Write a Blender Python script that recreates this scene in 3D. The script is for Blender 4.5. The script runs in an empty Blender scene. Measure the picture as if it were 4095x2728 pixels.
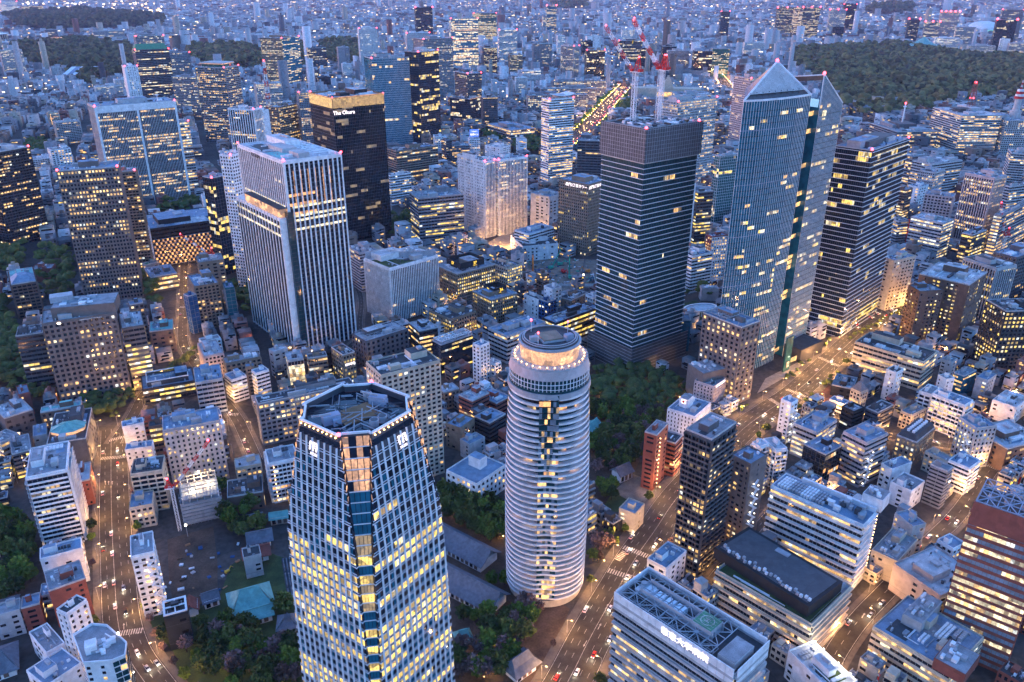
import bpy, math, random
import numpy as np
from mathutils import Vector, Matrix

# ------------------------------------------------------------------ camera, sky, sun, exposure
sc = bpy.context.scene
R = math.radians
COL = sc.collection
camd = bpy.data.cameras.new('camera')
cam = bpy.data.objects.new('camera', camd)
COL.objects.link(cam)
CAMZ = 310.0
cam.location = (0, 0, CAMZ)
cam.rotation_euler = (R(66), 0, 0)
camd.sensor_width = 36
camd.lens = 28.445
camd.clip_start = 1
camd.clip_end = 60000
sc.camera = cam

SUN_EL, SUN_AZ = 3.0, -72.0            # low on the left; weak sun lamp added for pink light after sunset
world = bpy.data.worlds.new('World')
sc.world = world
world.use_nodes = True
wn = world.node_tree
sky = wn.nodes.new('ShaderNodeTexSky')
sky.sky_type = 'NISHITA'
sky.sun_disc = False
sky.sun_elevation = R(SUN_EL)
sky.sun_rotation = R(SUN_AZ)
sky.air_density = 1.0
sky.dust_density = 0.6
sky.ozone_density = 5.0
tint = wn.nodes.new('ShaderNodeMix')
tint.data_type = 'RGBA'
tint.blend_type = 'MULTIPLY'
tint.inputs[0].default_value = 1.0
tint.inputs[7].default_value = (2.25, 1.18, 1.0, 1)
bg = wn.nodes['Background']
bg.inputs['Strength'].default_value = 0.15
wn.links.new(sky.outputs[0], tint.inputs[6])
wn.links.new(tint.outputs[2], bg.inputs['Color'])
sund = bpy.data.lights.new('sun', 'SUN')
sund.energy = 0.12
sund.angle = R(25)
sund.color = (1.0, 0.72, 0.72)
sun = bpy.data.objects.new('sun', sund)
COL.objects.link(sun)
sun.rotation_euler = (R(90 - 12), 0, R(SUN_AZ + 180 + 20))
vs = sc.view_settings
vs.view_transform = 'Standard'
vs.look = 'None'
vs.exposure = 3.5
vs.gamma = 1.0
vs.use_curve_mapping = False
cy = sc.cycles
cy.max_bounces = 4
cy.diffuse_bounces = 2
cy.glossy_bounces = 2
cy.transmission_bounces = 2
cy.volume_bounces = 0
cy.transparent_max_bounces = 4
cy.sample_clamp_indirect = 4.0
cy.use_adaptive_sampling = True
cy.adaptive_threshold = 0.02
cy.use_denoising = True

# ------------------------------------------------------------------ materials
M = {}
def new_mat(name):
    m = bpy.data.materials.new(name)
    m.use_nodes = True
    M[name] = m
    return m, m.node_tree, m.node_tree.nodes['Principled BSDF']
def noise_factor(nt, scale, lo, hi, detail=3.0):
    g = nt.nodes.new('ShaderNodeNewGeometry')
    n = nt.nodes.new('ShaderNodeTexNoise')
    n.inputs['Scale'].default_value = scale
    n.inputs['Detail'].default_value = detail
    nt.links.new(g.outputs['Position'], n.inputs['Vector'])
    mr = nt.nodes.new('ShaderNodeMapRange')
    mr.inputs['From Min'].default_value = 0.3
    mr.inputs['From Max'].default_value = 0.7
    mr.inputs['To Min'].default_value = lo
    mr.inputs['To Max'].default_value = hi
    nt.links.new(n.outputs['Fac'], mr.inputs['Value'])
    return mr.outputs[0]
def cell_factor(nt, scale, lo, hi):
    """one random value per panel- or room-sized cell"""
    g = nt.nodes.new('ShaderNodeNewGeometry')
    v = nt.nodes.new('ShaderNodeTexVoronoi'); v.inputs['Scale'].default_value = scale; v.distance = 'CHEBYCHEV'
    nt.links.new(g.outputs['Position'], v.inputs['Vector'])
    sp = nt.nodes.new('ShaderNodeSeparateColor'); nt.links.new(v.outputs['Color'], sp.inputs[0])
    mr = nt.nodes.new('ShaderNodeMapRange'); mr.inputs['To Min'].default_value = lo; mr.inputs['To Max'].default_value = hi
    nt.links.new(sp.outputs[0], mr.inputs['Value'])
    return mr.outputs[0]
def times(nt, col, fac):
    mx = nt.nodes.new('ShaderNodeMix')
    mx.data_type = 'RGBA'
    mx.blend_type = 'MULTIPLY'
    mx.inputs[0].default_value = 1.0
    if isinstance(col, tuple):
        mx.inputs[6].default_value = (*col, 1)
    else:
        nt.links.new(col, mx.inputs[6])
    nt.links.new(fac, mx.inputs[7])
    return mx.outputs[2]
def surf(name, col, rough=0.75, var=0.16, scale=0.35, metal=0.0, spec=0.3, fine=True, panel=0.22):
    m, nt, p = new_mat(name)
    c = times(nt, col, noise_factor(nt, scale, 1 - var, 1 + var, 4.0))
    if panel: c = times(nt, c, cell_factor(nt, panel, .86, 1.08))
    if fine:
        c = times(nt, c, noise_factor(nt, scale * 9, 1 - var * .6, 1 + var * .6))
    nt.links.new(c, p.inputs['Base Color'])
    p.inputs['Roughness'].default_value = rough
    p.inputs['Metallic'].default_value = metal
    p.inputs['Specular IOR Level'].default_value = spec
    return m
EM = 0.095                                                           # lit windows against the evening sky
def emit(name, col, strength, var=True, base=(.2, .17, .13), vscale=0.45):
    strength *= EM
    m, nt, p = new_mat(name)
    p.inputs['Base Color'].default_value = (*base, 1)
    p.inputs['Roughness'].default_value = 0.25
    p.inputs['Emission Color'].default_value = (*col, 1)
    if var:
        f = cell_factor(nt, vscale * .62, 0.22, 1.7)
        f2 = noise_factor(nt, vscale * 4, 0.45, 1.35, 2.0)
        mu = nt.nodes.new('ShaderNodeMath'); mu.operation = 'MULTIPLY'
        nt.links.new(f, mu.inputs[0]); nt.links.new(f2, mu.inputs[1])
        mv = nt.nodes.new('ShaderNodeMath'); mv.operation = 'MULTIPLY'
        nt.links.new(mu.outputs[0], mv.inputs[0]); mv.inputs[1].default_value = strength
        nt.links.new(mv.outputs[0], p.inputs['Emission Strength'])
    else:
        p.inputs['Emission Strength'].default_value = strength
    m.cycles.emission_sampling = 'NONE'
    return m
def glassm(name, col, rough=0.1, metal=0.0, spec=0.6, var=.3):
    m, nt, p = new_mat(name)
    nt.links.new(times(nt, col, noise_factor(nt, 0.22, 1 - var, 1 + var, 3.0)), p.inputs['Base Color'])
    p.inputs['Roughness'].default_value = rough
    p.inputs['Metallic'].default_value = metal
    p.inputs['Specular IOR Level'].default_value = spec
    return m

for n_, c_ in dict(white=(.76, .76, .77), pale=(.42, .42, .43), grey=(.24, .24, .26), dgrey=(.10, .10, .11),
                   dark=(.045, .045, .05), black=(.025, .026, .03), beige=(.52, .45, .36), tan=(.25, .19, .14),
                   brown=(.15, .1, .08), granite=(.165, .135, .125), brick=(.24, .075, .055), pink=(.46, .385, .38),
                   blue=(.015, .08, .22), bluegreen=(.015, .12, .16), teal=(.2, .5, .48), green=(.08, .24, .14),
                   bluegrey=(.27, .31, .4), rust=(.3, .16, .08), orange=(.75, .25, .04), redp=(.6, .035, .03),
                   yellowp=(.7, .45, .05), roofgrey=(.28, .28, .3), roofpale=(.5, .5, .52), roofblue=(.2, .28, .38),
                   roofdark=(.06, .063, .07), steel=(.3, .31, .33), greenmac=(.03, .36, .24)).items():
    surf(n_, c_, var=.26 if 'roof' in n_ else .13, scale=.22 if 'roof' in n_ else .3)
surf('metal_white', (.76, .77, .79), .45, .06, .4)
surf('metal_grey', (.36, .37, .4), .5, .12, .5)
surf('metal_dark', (.07, .075, .09), .5, .15, .5)
surf('asphalt', (.04, .036, .033), .8, .35, .2)
surf('paint_white', (.42, .41, .39), .7, .4, .6)
surf('paint_orange', (.5, .25, .08), .7, .2, .6)
surf('road_red', (.13, .06, .05), .85, .2, .3)
surf('pavement', (.12, .105, .092), .85, .2, .3)
surf('plaza', (.28, .25, .21), .85, .2, .3)
surf('soil', (.09, .062, .045), .95, .4, .1)
surf('sand', (.2, .165, .13), .95, .35, .12)
surf('grass', (.05, .075, .025), .95, .35, .15)
surf('trunk', (.07, .05, .035), .95, .3, 1.0)
surf('tile_slate', (.15, .16, .19), .6, .2, .6)
surf('tile_copper', (.17, .4, .37), .6, .2, .4)
glassm('glass', (.012, .016, .026))
glassm('glassd', (.01, .018, .032), .08, 0, .5)
glassm('glassb', (.012, .12, .185), .07, 0, .6)  # blue base colour also stands in for reflected sky
glassm('glassg', (.03, .12, .12), .12, .2, .8)
glassm('glass_teal', (.008, .045, .055), .08)
glassm('glass_black', (.012, .014, .018), .08, 0, .5)
glassm('glass_pale', (.25, .3, .36), .15, .2)
emit('warm', (1.0, .56, .18), 1.35)
emit('yellow', (1.0, .64, .12), 1.35)
emit('white_lit', (1.0, .82, .50), 1.2)
emit('orange_lit', (1.0, .42, .12), 1.3)
emit('cool_lit', (.92, .95, .88), 1.1)
emit('dim', (1.0, .64, .25), .3)
emit('gold', (1.0, .62, .22), .9, vscale=1.2)
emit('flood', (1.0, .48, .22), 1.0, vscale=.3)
emit('far_warm', (1.0, .58, .25), 4.5, False)
emit('far_white', (1.0, .8, .6), 5.0, False)
emit('sign_white', (1.0, .86, .95), 2.4, False)
emit('sign_yellow', (1.0, .62, .05), 2.2, False)
emit('sign_blue', (.08, .2, 1.0), 1.2, False)
emit('lamp_warm', (1.0, .5, .15), 16.0, False)
emit('lamp_white', (1.0, .84, .58), 20.0, False)
emit('lamp_red', (1.0, .04, .06), 14.0, False)
emit('tail_red', (1.0, .03, .02), 10.0, False)
emit('green_lit', (.1, 1.0, .45), 1.0, False)
LIT = dict(warm='warm', yellow='yellow', white='white_lit', orange='orange_lit', dim='dim')

def leafmat(name, a, b, ns=.11):
    m, nt, p = new_mat(name)
    g = nt.nodes.new('ShaderNodeNewGeometry')
    n = nt.nodes.new('ShaderNodeTexNoise'); n.inputs['Scale'].default_value = ns; n.inputs['Detail'].default_value = 4
    nt.links.new(g.outputs['Position'], n.inputs['Vector'])
    oi = nt.nodes.new('ShaderNodeObjectInfo')
    ad = nt.nodes.new('ShaderNodeMath'); ad.operation = 'MULTIPLY_ADD'
    ad.inputs[1].default_value = .5
    nt.links.new(oi.outputs['Random'], ad.inputs[0]); nt.links.new(n.outputs['Fac'], ad.inputs[2])
    r = nt.nodes.new('ShaderNodeValToRGB')
    r.color_ramp.elements[0].position = .45; r.color_ramp.elements[0].color = (*a, 1)
    r.color_ramp.elements[1].position = 1.05; r.color_ramp.elements[1].color = (*b, 1)
    nt.links.new(ad.outputs[0], r.inputs[0])
    c = times(nt, r.outputs[0], noise_factor(nt, 1.3, .6, 1.35))
    if ns < .05: c = times(nt, c, cell_factor(nt, .06, .35, 1.7))  # lighter and darker crowns stand in for missing shading contrast
    nt.links.new(c, p.inputs['Base Color'])
    p.inputs['Roughness'].default_value = .9
    p.inputs['Specular IOR Level'].default_value = .1
leafmat('leaf', (.04, .058, .022), (.125, .15, .04))
leafmat('leaf_fresh', (.065, .11, .02), (.16, .22, .04))
leafmat('leaf_brown', (.08, .055, .045), (.24, .16, .15))
leafmat('leaf_wood', (.022, .028, .018), (.14, .12, .045), .028)

m, nt, p = new_mat('city')                                          # far houses: each carries its own paint colour
at_ = nt.nodes.new('ShaderNodeAttribute'); at_.attribute_name = 'paint'
nt.links.new(times(nt, at_.outputs['Color'], noise_factor(nt, .25, .75, 1.2)), p.inputs['Base Color'])
p.inputs['Roughness'].default_value = .8
m, nt, p = new_mat('ground')
gn = nt.nodes.new('ShaderNodeNewGeometry')
vo = nt.nodes.new('ShaderNodeTexVoronoi'); vo.inputs['Scale'].default_value = .045
nt.links.new(gn.outputs['Position'], vo.inputs['Vector'])
rp = nt.nodes.new('ShaderNodeValToRGB')
rp.color_ramp.elements[0].color = (.022, .022, .023, 1); rp.color_ramp.elements[1].color = (.085, .075, .066, 1)
nt.links.new(vo.outputs['Color'], rp.inputs[0])
nt.links.new(times(nt, rp.outputs[0], noise_factor(nt, .3, .6, 1.3)), p.inputs['Base Color'])
p.inputs['Roughness'].default_value = .9

# ------------------------------------------------------------------ helpers
class MB:
    """collects boxes, prisms and beams for ONE mesh object"""
    def __init__(s): s.v = []; s.f = []; s.m = []; s.mats = []
    def mi(s, mat):
        if mat not in s.mats: s.mats.append(mat)
        return s.mats.index(mat)
    def faces(s, vs, fs, mat):
        o = len(s.v); k = s.mi(mat)
        s.v += vs
        for f in fs:
            s.f.append(tuple(i + o for i in f)); s.m.append(k)
    def box(s, x, y, z, sx, sy, sz, mat, rz=0.0):
        """z is the bottom"""
        c, n = math.cos(rz), math.sin(rz)
        q = []
        for dz in (0, sz):
            for a, b in ((-.5, -.5), (.5, -.5), (.5, .5), (-.5, .5)):
                q.append((x + c * a * sx - n * b * sy, y + n * a * sx + c * b * sy, z + dz))
        s.faces(q, ((3, 2, 1, 0), (4, 5, 6, 7), (0, 1, 5, 4), (1, 2, 6, 5), (2, 3, 7, 6), (3, 0, 4, 7)), mat)
    def prism(s, poly, z0, z1, mat, top=None, side=True):
        n = len(poly)
        q = [(a, b, z0) for a, b in poly] + [(a, b, z1) for a, b in poly]
        if side: s.faces(q, [(i, (i + 1) % n, (i + 1) % n + n, i + n) for i in range(n)], mat)
        s.faces([(a, b, z1) for a, b in poly], [tuple(range(n))], top or mat)
        s.faces([(a, b, z0) for a, b in poly], [tuple(range(n))[::-1]], mat)
    def frustum(s, pa, za, pb, zb, mat):
        n = len(pa)
        q = [(a, b, za) for a, b in pa] + [(a, b, zb) for a, b in pb]
        s.faces(q, [(i, (i + 1) % n, (i + 1) % n + n, i + n) for i in range(n)] + [tuple(range(n, 2 * n))], mat)
    def beam(s, p, q, w, h, mat):
        p, q = Vector(p), Vector(q); d = (q - p)
        if d.length < 1e-4: return
        d.normalize()
        up = Vector((0, 0, 1)) if abs(d.z) < .95 else Vector((1, 0, 0))
        a = d.cross(up).normalized(); b = a.cross(d).normalized()
        c = [tuple(o + a * (i * w / 2) + b * (j * h / 2)) for o in (p, q) for i, j in ((-1, -1), (1, -1), (1, 1), (-1, 1))]
        s.faces(c, ((3, 2, 1, 0), (4, 5, 6, 7), (0, 1, 5, 4), (1, 2, 6, 5), (2, 3, 7, 6), (3, 0, 4, 7)), mat)
    def cyl(s, x, y, z, r, h, mat, n=12, r2=None):
        r2 = r if r2 is None else r2
        A = [(x + r * math.cos(2 * math.pi * i / n), y + r * math.sin(2 * math.pi * i / n)) for i in range(n)]
        B_ = [(x + r2 * math.cos(2 * math.pi * i / n), y + r2 * math.sin(2 * math.pi * i / n)) for i in range(n)]
        q = [(a, b, z) for a, b in A] + [(a, b, z + h) for a, b in B_]
        s.faces(q, [(i, (i + 1) % n, (i + 1) % n + n, i + n) for i in range(n)] + [tuple(range(n))[::-1], tuple(range(n, 2 * n))], mat)
    def quad(s, a, b, c, d, mat): s.faces([tuple(a), tuple(b), tuple(c), tuple(d)], ((0, 1, 2, 3),), mat)
    def mesh(s, name):
        me = bpy.data.meshes.new(name)
        me.from_pydata(s.v, [], s.f)
        for k in s.mats: me.materials.append(M[k])
        if len(s.mats) > 1: me.polygons.foreach_set('material_index', s.m)
        return me
    def build(s, name, parent=None, loc=(0, 0, 0), rz=0.0, kind=None):
        if not s.v: return None
        return link(name, s.mesh(name), parent, loc, rz, kind)
def link(name, data, parent=None, loc=(0, 0, 0), rz=0.0, kind=None):
    o = bpy.data.objects.new(name, data)
    COL.objects.link(o)
    if parent is not None: o.parent = parent
    o.location = loc
    if rz: o.rotation_euler = (0, 0, rz)
    if kind: o['kind'] = kind
    return o
def tag(o, label, cat, group=None):
    o['label'] = label; o['category'] = cat
    if group: o['group'] = group
    return o
def thing(name, label, cat, loc=(0, 0, 0), rz=0.0, group=None):
    return tag(link(name, None, None, loc, rz), label, cat, group)
def struct(name, mb): return mb.build(name, kind='structure')
_cube = {}
def cube(mat):
    if mat not in _cube:
        b = MB(); b.box(0, 0, -.5, 1, 1, 1, mat); _cube[mat] = b.mesh('block')
    return _cube[mat]
def piece(name, mat, parent, x, y, z, sx, sy, sz, rz=0.0):
    """a box-shaped part (z = bottom) that shares its mesh with its likes"""
    o = link(name, cube(mat), parent, (x, y, z + sz / 2), rz)
    o.scale = (sx, sy, sz)
    return o
_lamp = {}
def beacon(parent, x, y, z, r=.7, mat='lamp_red', name='warning_light'):
    if mat not in _lamp:
        b = MB(); b.cyl(0, 0, -.5, .35, .35, mat, 8, .5); b.cyl(0, 0, -.15, .5, .5, mat, 8, .3); _lamp[mat] = b.mesh('bulb')
    o = link(name, _lamp[mat], parent, (x, y, z)); o.scale = (r * 2,) * 3
    return o
def glow(parent, x, y, z, power, col=(1.0, .56, .22), r=.4):
    l = bpy.data.lights.new('bulb_light', 'POINT'); l.energy = power * .8; l.color = col; l.shadow_soft_size = r
    return link('bulb_light', l, parent, (x, y, z))
_txt = {}
def text_mesh(text, mat, align='CENTER'):
    cu = bpy.data.curves.new('letters', 'FONT'); cu.body = text; cu.size = 1; cu.extrude = .025
    cu.align_x = align; cu.align_y = 'CENTER'; cu.resolution_u = 2
    t = bpy.data.objects.new('tmp', cu); COL.objects.link(t)
    dg = bpy.context.evaluated_depsgraph_get()
    me = bpy.data.meshes.new_from_object(t.evaluated_get(dg))
    bpy.data.objects.remove(t); me.materials.clear(); me.materials.append(M[mat]); _txt[(text, mat)] = me
for q_ in (('The Okura', 'sign_white'), ('37', 'sign_yellow'), ('36', 'sign_yellow'), ('MORI BLDG', 'sign_yellow'), ('虎門2丁目タワー', 'sign_white'), ('東横イン', 'sign_white'), ('Toyoko-Inn', 'sign_white'), ('Reebok', 'paint_white'),
           ('慶應義塾', 'sign_white'), ('サ', 'paint_white'), ('R', 'paint_white'), ('KAMIYACHO MT BLDG', 'metal_white'), ('MORI', 'sign_white'), ('MORI', 'white_lit'), ('EDITION', 'metal_dark'), ('慈恵大学病院', 'sign_white'), ('H', 'paint_white')): text_mesh(*q_)
def letters(text, size, mat, parent, loc, rot, name='letters', extrude=.08, align='CENTER', sx=1.0):
    key = (text, mat)
    o = link(name, _txt[key], parent, loc); o.rotation_euler = rot; o.scale = (size * sx, size, size)
    return o
def rings(a, n): return [(math.cos(2 * math.pi * i / n + a), math.sin(2 * math.pi * i / n + a)) for i in range(n)]
NATIVE = 3236.0                                                     # photograph pixels per radian

# ------------------------------------------------------------------ generic building
class Bld:
    def __init__(s, name, label, x, y, r, dist=None, group=None, parent=None):
        s.x, s.y, s.rz = x, y, R(r)
        s.c, s.s = math.cos(s.rz), math.sin(s.rz)
        s.root = parent or thing(name, label, 'building', (x, y, 0), s.rz, group)
        s.dist = dist or math.hypot(x, y)
        s.panes = []; s.frames = []
        s.near = s.dist < 760
    def world(s, x, y): return s.x + s.c * x - s.s * y, s.y + s.s * x + s.c * y
    def add(s, name, mat, x, y, z, sx, sy, sz, rz=0.0): s.frames.append((name, mat, x, y, z, sx, sy, sz, rz))
    def finish(s, limit=300, pix=9.0):
        ind, rest = [], []
        for P_ in s.panes:
            mat, x, y, z, w, h, rz = P_
            wx, wy = s.world(x, y)
            d = math.sqrt(wx * wx + wy * wy + (CAMZ - z) ** 2)
            px = min(w, 9) / d * NATIVE
            (ind if px >= pix else rest).append((px * min(h, 4), P_))
        ind.sort(key=lambda t: -t[0])
        rest = [t[1] for t in rest] + [t[1] for t in ind[limit:]]
        for _, (mat, x, y, z, w, h, rz) in ind[:limit]:
            piece('window', mat, s.root, x, y, z, w, .08, h, rz)
        if rest:
            b = MB()
            for mat, x, y, z, w, h, rz in rest:
                c, n = math.cos(rz), math.sin(rz); ox, oy = n * .04, -c * .04
                x0, y0, x1, y1 = x - c * w / 2 + ox, y - n * w / 2 + oy, x + c * w / 2 + ox, y + n * w / 2 + oy
                b.quad((x0, y0, z), (x1, y1, z), (x1, y1, z + h), (x0, y0, z + h), mat)
            b.build('glazing', s.root, kind='stuff')
        if s.near and len(s.frames) < 620:
            for f in s.frames: piece(f[0], f[1], s.root, *f[2:])
        elif s.frames:
            b = MB(); u = MB()
            for f in s.frames: (u if f[0] in ROOFBITS else b).box(*f[2:8], f[1], f[8])
            b.build('facade_frame', s.root); u.build('roof_machinery', s.root, kind='stuff')
ROOFBITS = {'air_unit', 'duct', 'pipe', 'railing', 'water_tank', 'roof_hut', 'roof_panel'}

def facade(B, rng, p0, ang, W, z0, z1, st, P):
    """one wall: panes in recesses between proud piers, sills, fins, slabs or balconies"""
    c, n = math.cos(ang), math.sin(ang)
    ox, oy = n, -c                                                   # outward
    wall, lit, lm = P['col'], P['lit'], LIT[P['lm']]
    glass = P.get('glass') or (wall if wall.startswith('glass') else {'black': 'glass_black'}.get(wall, 'glass'))
    frame = P.get('frame') or ({'glassb': 'metal_white', 'glassd': 'metal_dark', 'glassg': 'metal_white', 'black': 'metal_dark'}.get(wall, wall))
    def pos(u, k): return p0[0] + c * u + ox * k, p0[1] + n * u + oy * k
    def put(name, mat, u0, u1, k0, k1, za, zb):
        x, y = pos((u0 + u1) / 2, (k0 + k1) / 2)
        B.add(name, mat, x, y, za, abs(u1 - u0), abs(k1 - k0), zb - za, ang)
    def pane(u, z, w, h, mat, k=.06):
        x, y = pos(u, k); B.panes.append((mat, x, y, z, w, h, ang))
    fl, bay = P['fl'], P['bay']
    nf = max(1, int(round((z1 - z0 - 1.2) / fl))); fh = (z1 - z0 - 1.2) / nf
    nb = max(1, int(round(W / bay))); bw = W / nb
    rowbias = [rng.random() for _ in range(nf)]
    run = 0; state = False
    def is_lit(f, b):
        nonlocal run, state
        pr = min(.93, lit * 2.1) if rowbias[f] > .66 else lit * (.25 + .7 * rowbias[f])
        if P.get('fmax') and (f / nf) > P['fmax']: pr *= .25
        if run <= 0:
            state = rng.random() < pr; run = rng.randint(1, 3 if st in 'gax' else 8)
        run -= 1
        return state
    def gl(f, b):
        if is_lit(f, b):
            q = rng.random()
            return lm if q > .42 or lm == 'dim' else ('dim' if q > .24 else ('cool_lit' if q < .07 else ('white_lit' if lm != 'white_lit' else 'warm')))
        return glass
    if st == 'g':
        ww, wh = P.get('ww', .62), P.get('wh', .55)
        for i in range(nb + 1):
            u = i * bw; pw = bw * (1 - ww)
            put('pier', wall, max(0, u - pw / 2), min(W, u + pw / 2), 0, .42, z0, z1 - .3)
        for f in range(nf):
            z = z0 + f * fh
            put('spandrel', wall, .01, W - .01, 0, .33, z, z + fh * (1 - wh))
            for b in range(nb): pane((b + .5) * bw, z + fh * (1 - wh) + .02, bw * ww + .1, fh * wh - .06, gl(f, b))
        put('spandrel', wall, .01, W - .01, 0, .36, z1 - 1.2, z1 - .31)
    elif st in 'bw':
        wh = P.get('wh', .5); pr = 1.1 if st == 'w' else .36
        for f in range(nf):
            z = z0 + f * fh
            if st == 'w':
                put('floor_slab', wall, -.3, W + .3, 0, pr, z + fh * .12, z + fh * .42)
                put('sill', frame, 0.02, W - .02, 0, .2, z, z + fh * (1 - wh))
            else:
                put('spandrel', wall, .01, W - .01, 0, pr, z, z + fh * (1 - wh))
            for b in range(nb): pane((b + .5) * bw, z + fh * (1 - wh) + .02, bw * .93, fh * wh - .05, gl(f, b))
        put('spandrel', wall, .01, W - .01, 0, pr + .04, z1 - 1.2, z1 - .02)
    elif st == 'f':
        fw = bw * P.get('fw', .36)
        for b in range(nb + 1):
            u = min(max(b * bw, fw / 2), W - fw / 2)
            put('fin', wall, u - fw / 2, u + fw / 2, 0, .75, z0, z1 - .2)
        for f in range(nf):
            for b in range(nb):
                q = gl(f, b)
                if q != glass: pane((b + .5) * bw, z0 + f * fh + fh * .35, bw - fw, fh * .55, q, .16)
        for b in range(nb):
            pane((b + .5) * bw, z0 + .3, bw - fw - .1, z1 - z0 - 1.6, glass, .05)
        for f in range(nf + 1): put('transom', P.get('tr', 'dgrey'), .03, W - .03, 0, .24, z0 + f * fh, z0 + f * fh + fh * .2)
        put('spandrel', wall, .02, W - .02, 0, .8, z1 - P.get('cap', 2.2), z1 - .25)
    elif st == 's':
        for f in range(nf + 1):
            z = z0 + f * fh
            put('floor_slab', 'metal_white', -.9, W + .9, 0, 1.0, z - .22, z + .1)
            if f < nf:
                for b in range(nb): pane((b + .5) * bw, z + .14, bw - .22, fh - .45, gl(f, b))
        for b in range(nb + 1): put('mullion', 'metal_dark', max(0, b * bw - .1), min(W, b * bw + .1), 0, .3, z0, z1)
    elif st == 'c':
        for f in range(nf + 1): put('transom', frame, .02, W - .02, 0, .16, z0 + f * fh, z0 + f * fh + .3)
        for b in range(nb + 1): put('mullion', frame, max(0, b * bw - .09), min(W, b * bw + .09), 0, .26, z0, z1 - .1)
        for f in range(nf):
            for b in range(nb): pane((b + .5) * bw, z0 + f * fh + .34, bw - .2, fh - .38, gl(f, b))
    elif st == 'a':
        for f in range(nf):
            z = z0 + f * fh
            put('balcony', wall, .15, W - .15, 0, 1.45, z - .12, z + .1)
            put('balustrade', P.get('bal', wall), .15, W - .15, 1.33, 1.47, z + .1, z + 1.15)
            for b in range(nb): pane((b + .5) * bw, z + .2, bw * .78, fh * .68, gl(f, b))
        for b in range(0, nb + 1, P.get('div', 2)):
            put('divider', wall, max(0, b * bw - .13), min(W, b * bw + .13), 0, 1.3, z0, z1 - .3)
        put('spandrel', wall, .01, W - .01, 0, .5, z1 - 1.2, z1 - .1)
    elif st == 'x':
        cols = [b for b in range(nb) if rng.random() < .7] or [nb // 2]
        for b in cols:
            ww = rng.choice((.3, .42, .55)) * bw
            for f in range(nf):
                if rng.random() < .85: pane((b + .5) * bw, z0 + f * fh + fh * .35, ww, fh * .42, gl(f, b))
        put('coping', wall, -.05, W + .05, -.2, .18, z1 - .5, z1 + .02)
        for f in range(1, nf, 3): put('joint', P.get('joint', 'dgrey'), .05, W - .05, 0, .03, z0 + f * fh, z0 + f * fh + .1)
    elif st == 'n':
        for f in range(nf + 1): put('scaffold_rail', 'steel', 0, W, 0, .35, z0 + f * fh, z0 + f * fh + .12)
        for b in range(nb + 1): put('scaffold_post', 'steel', b * bw - .06, b * bw + .06, .05, .42, z0, z1)

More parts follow.
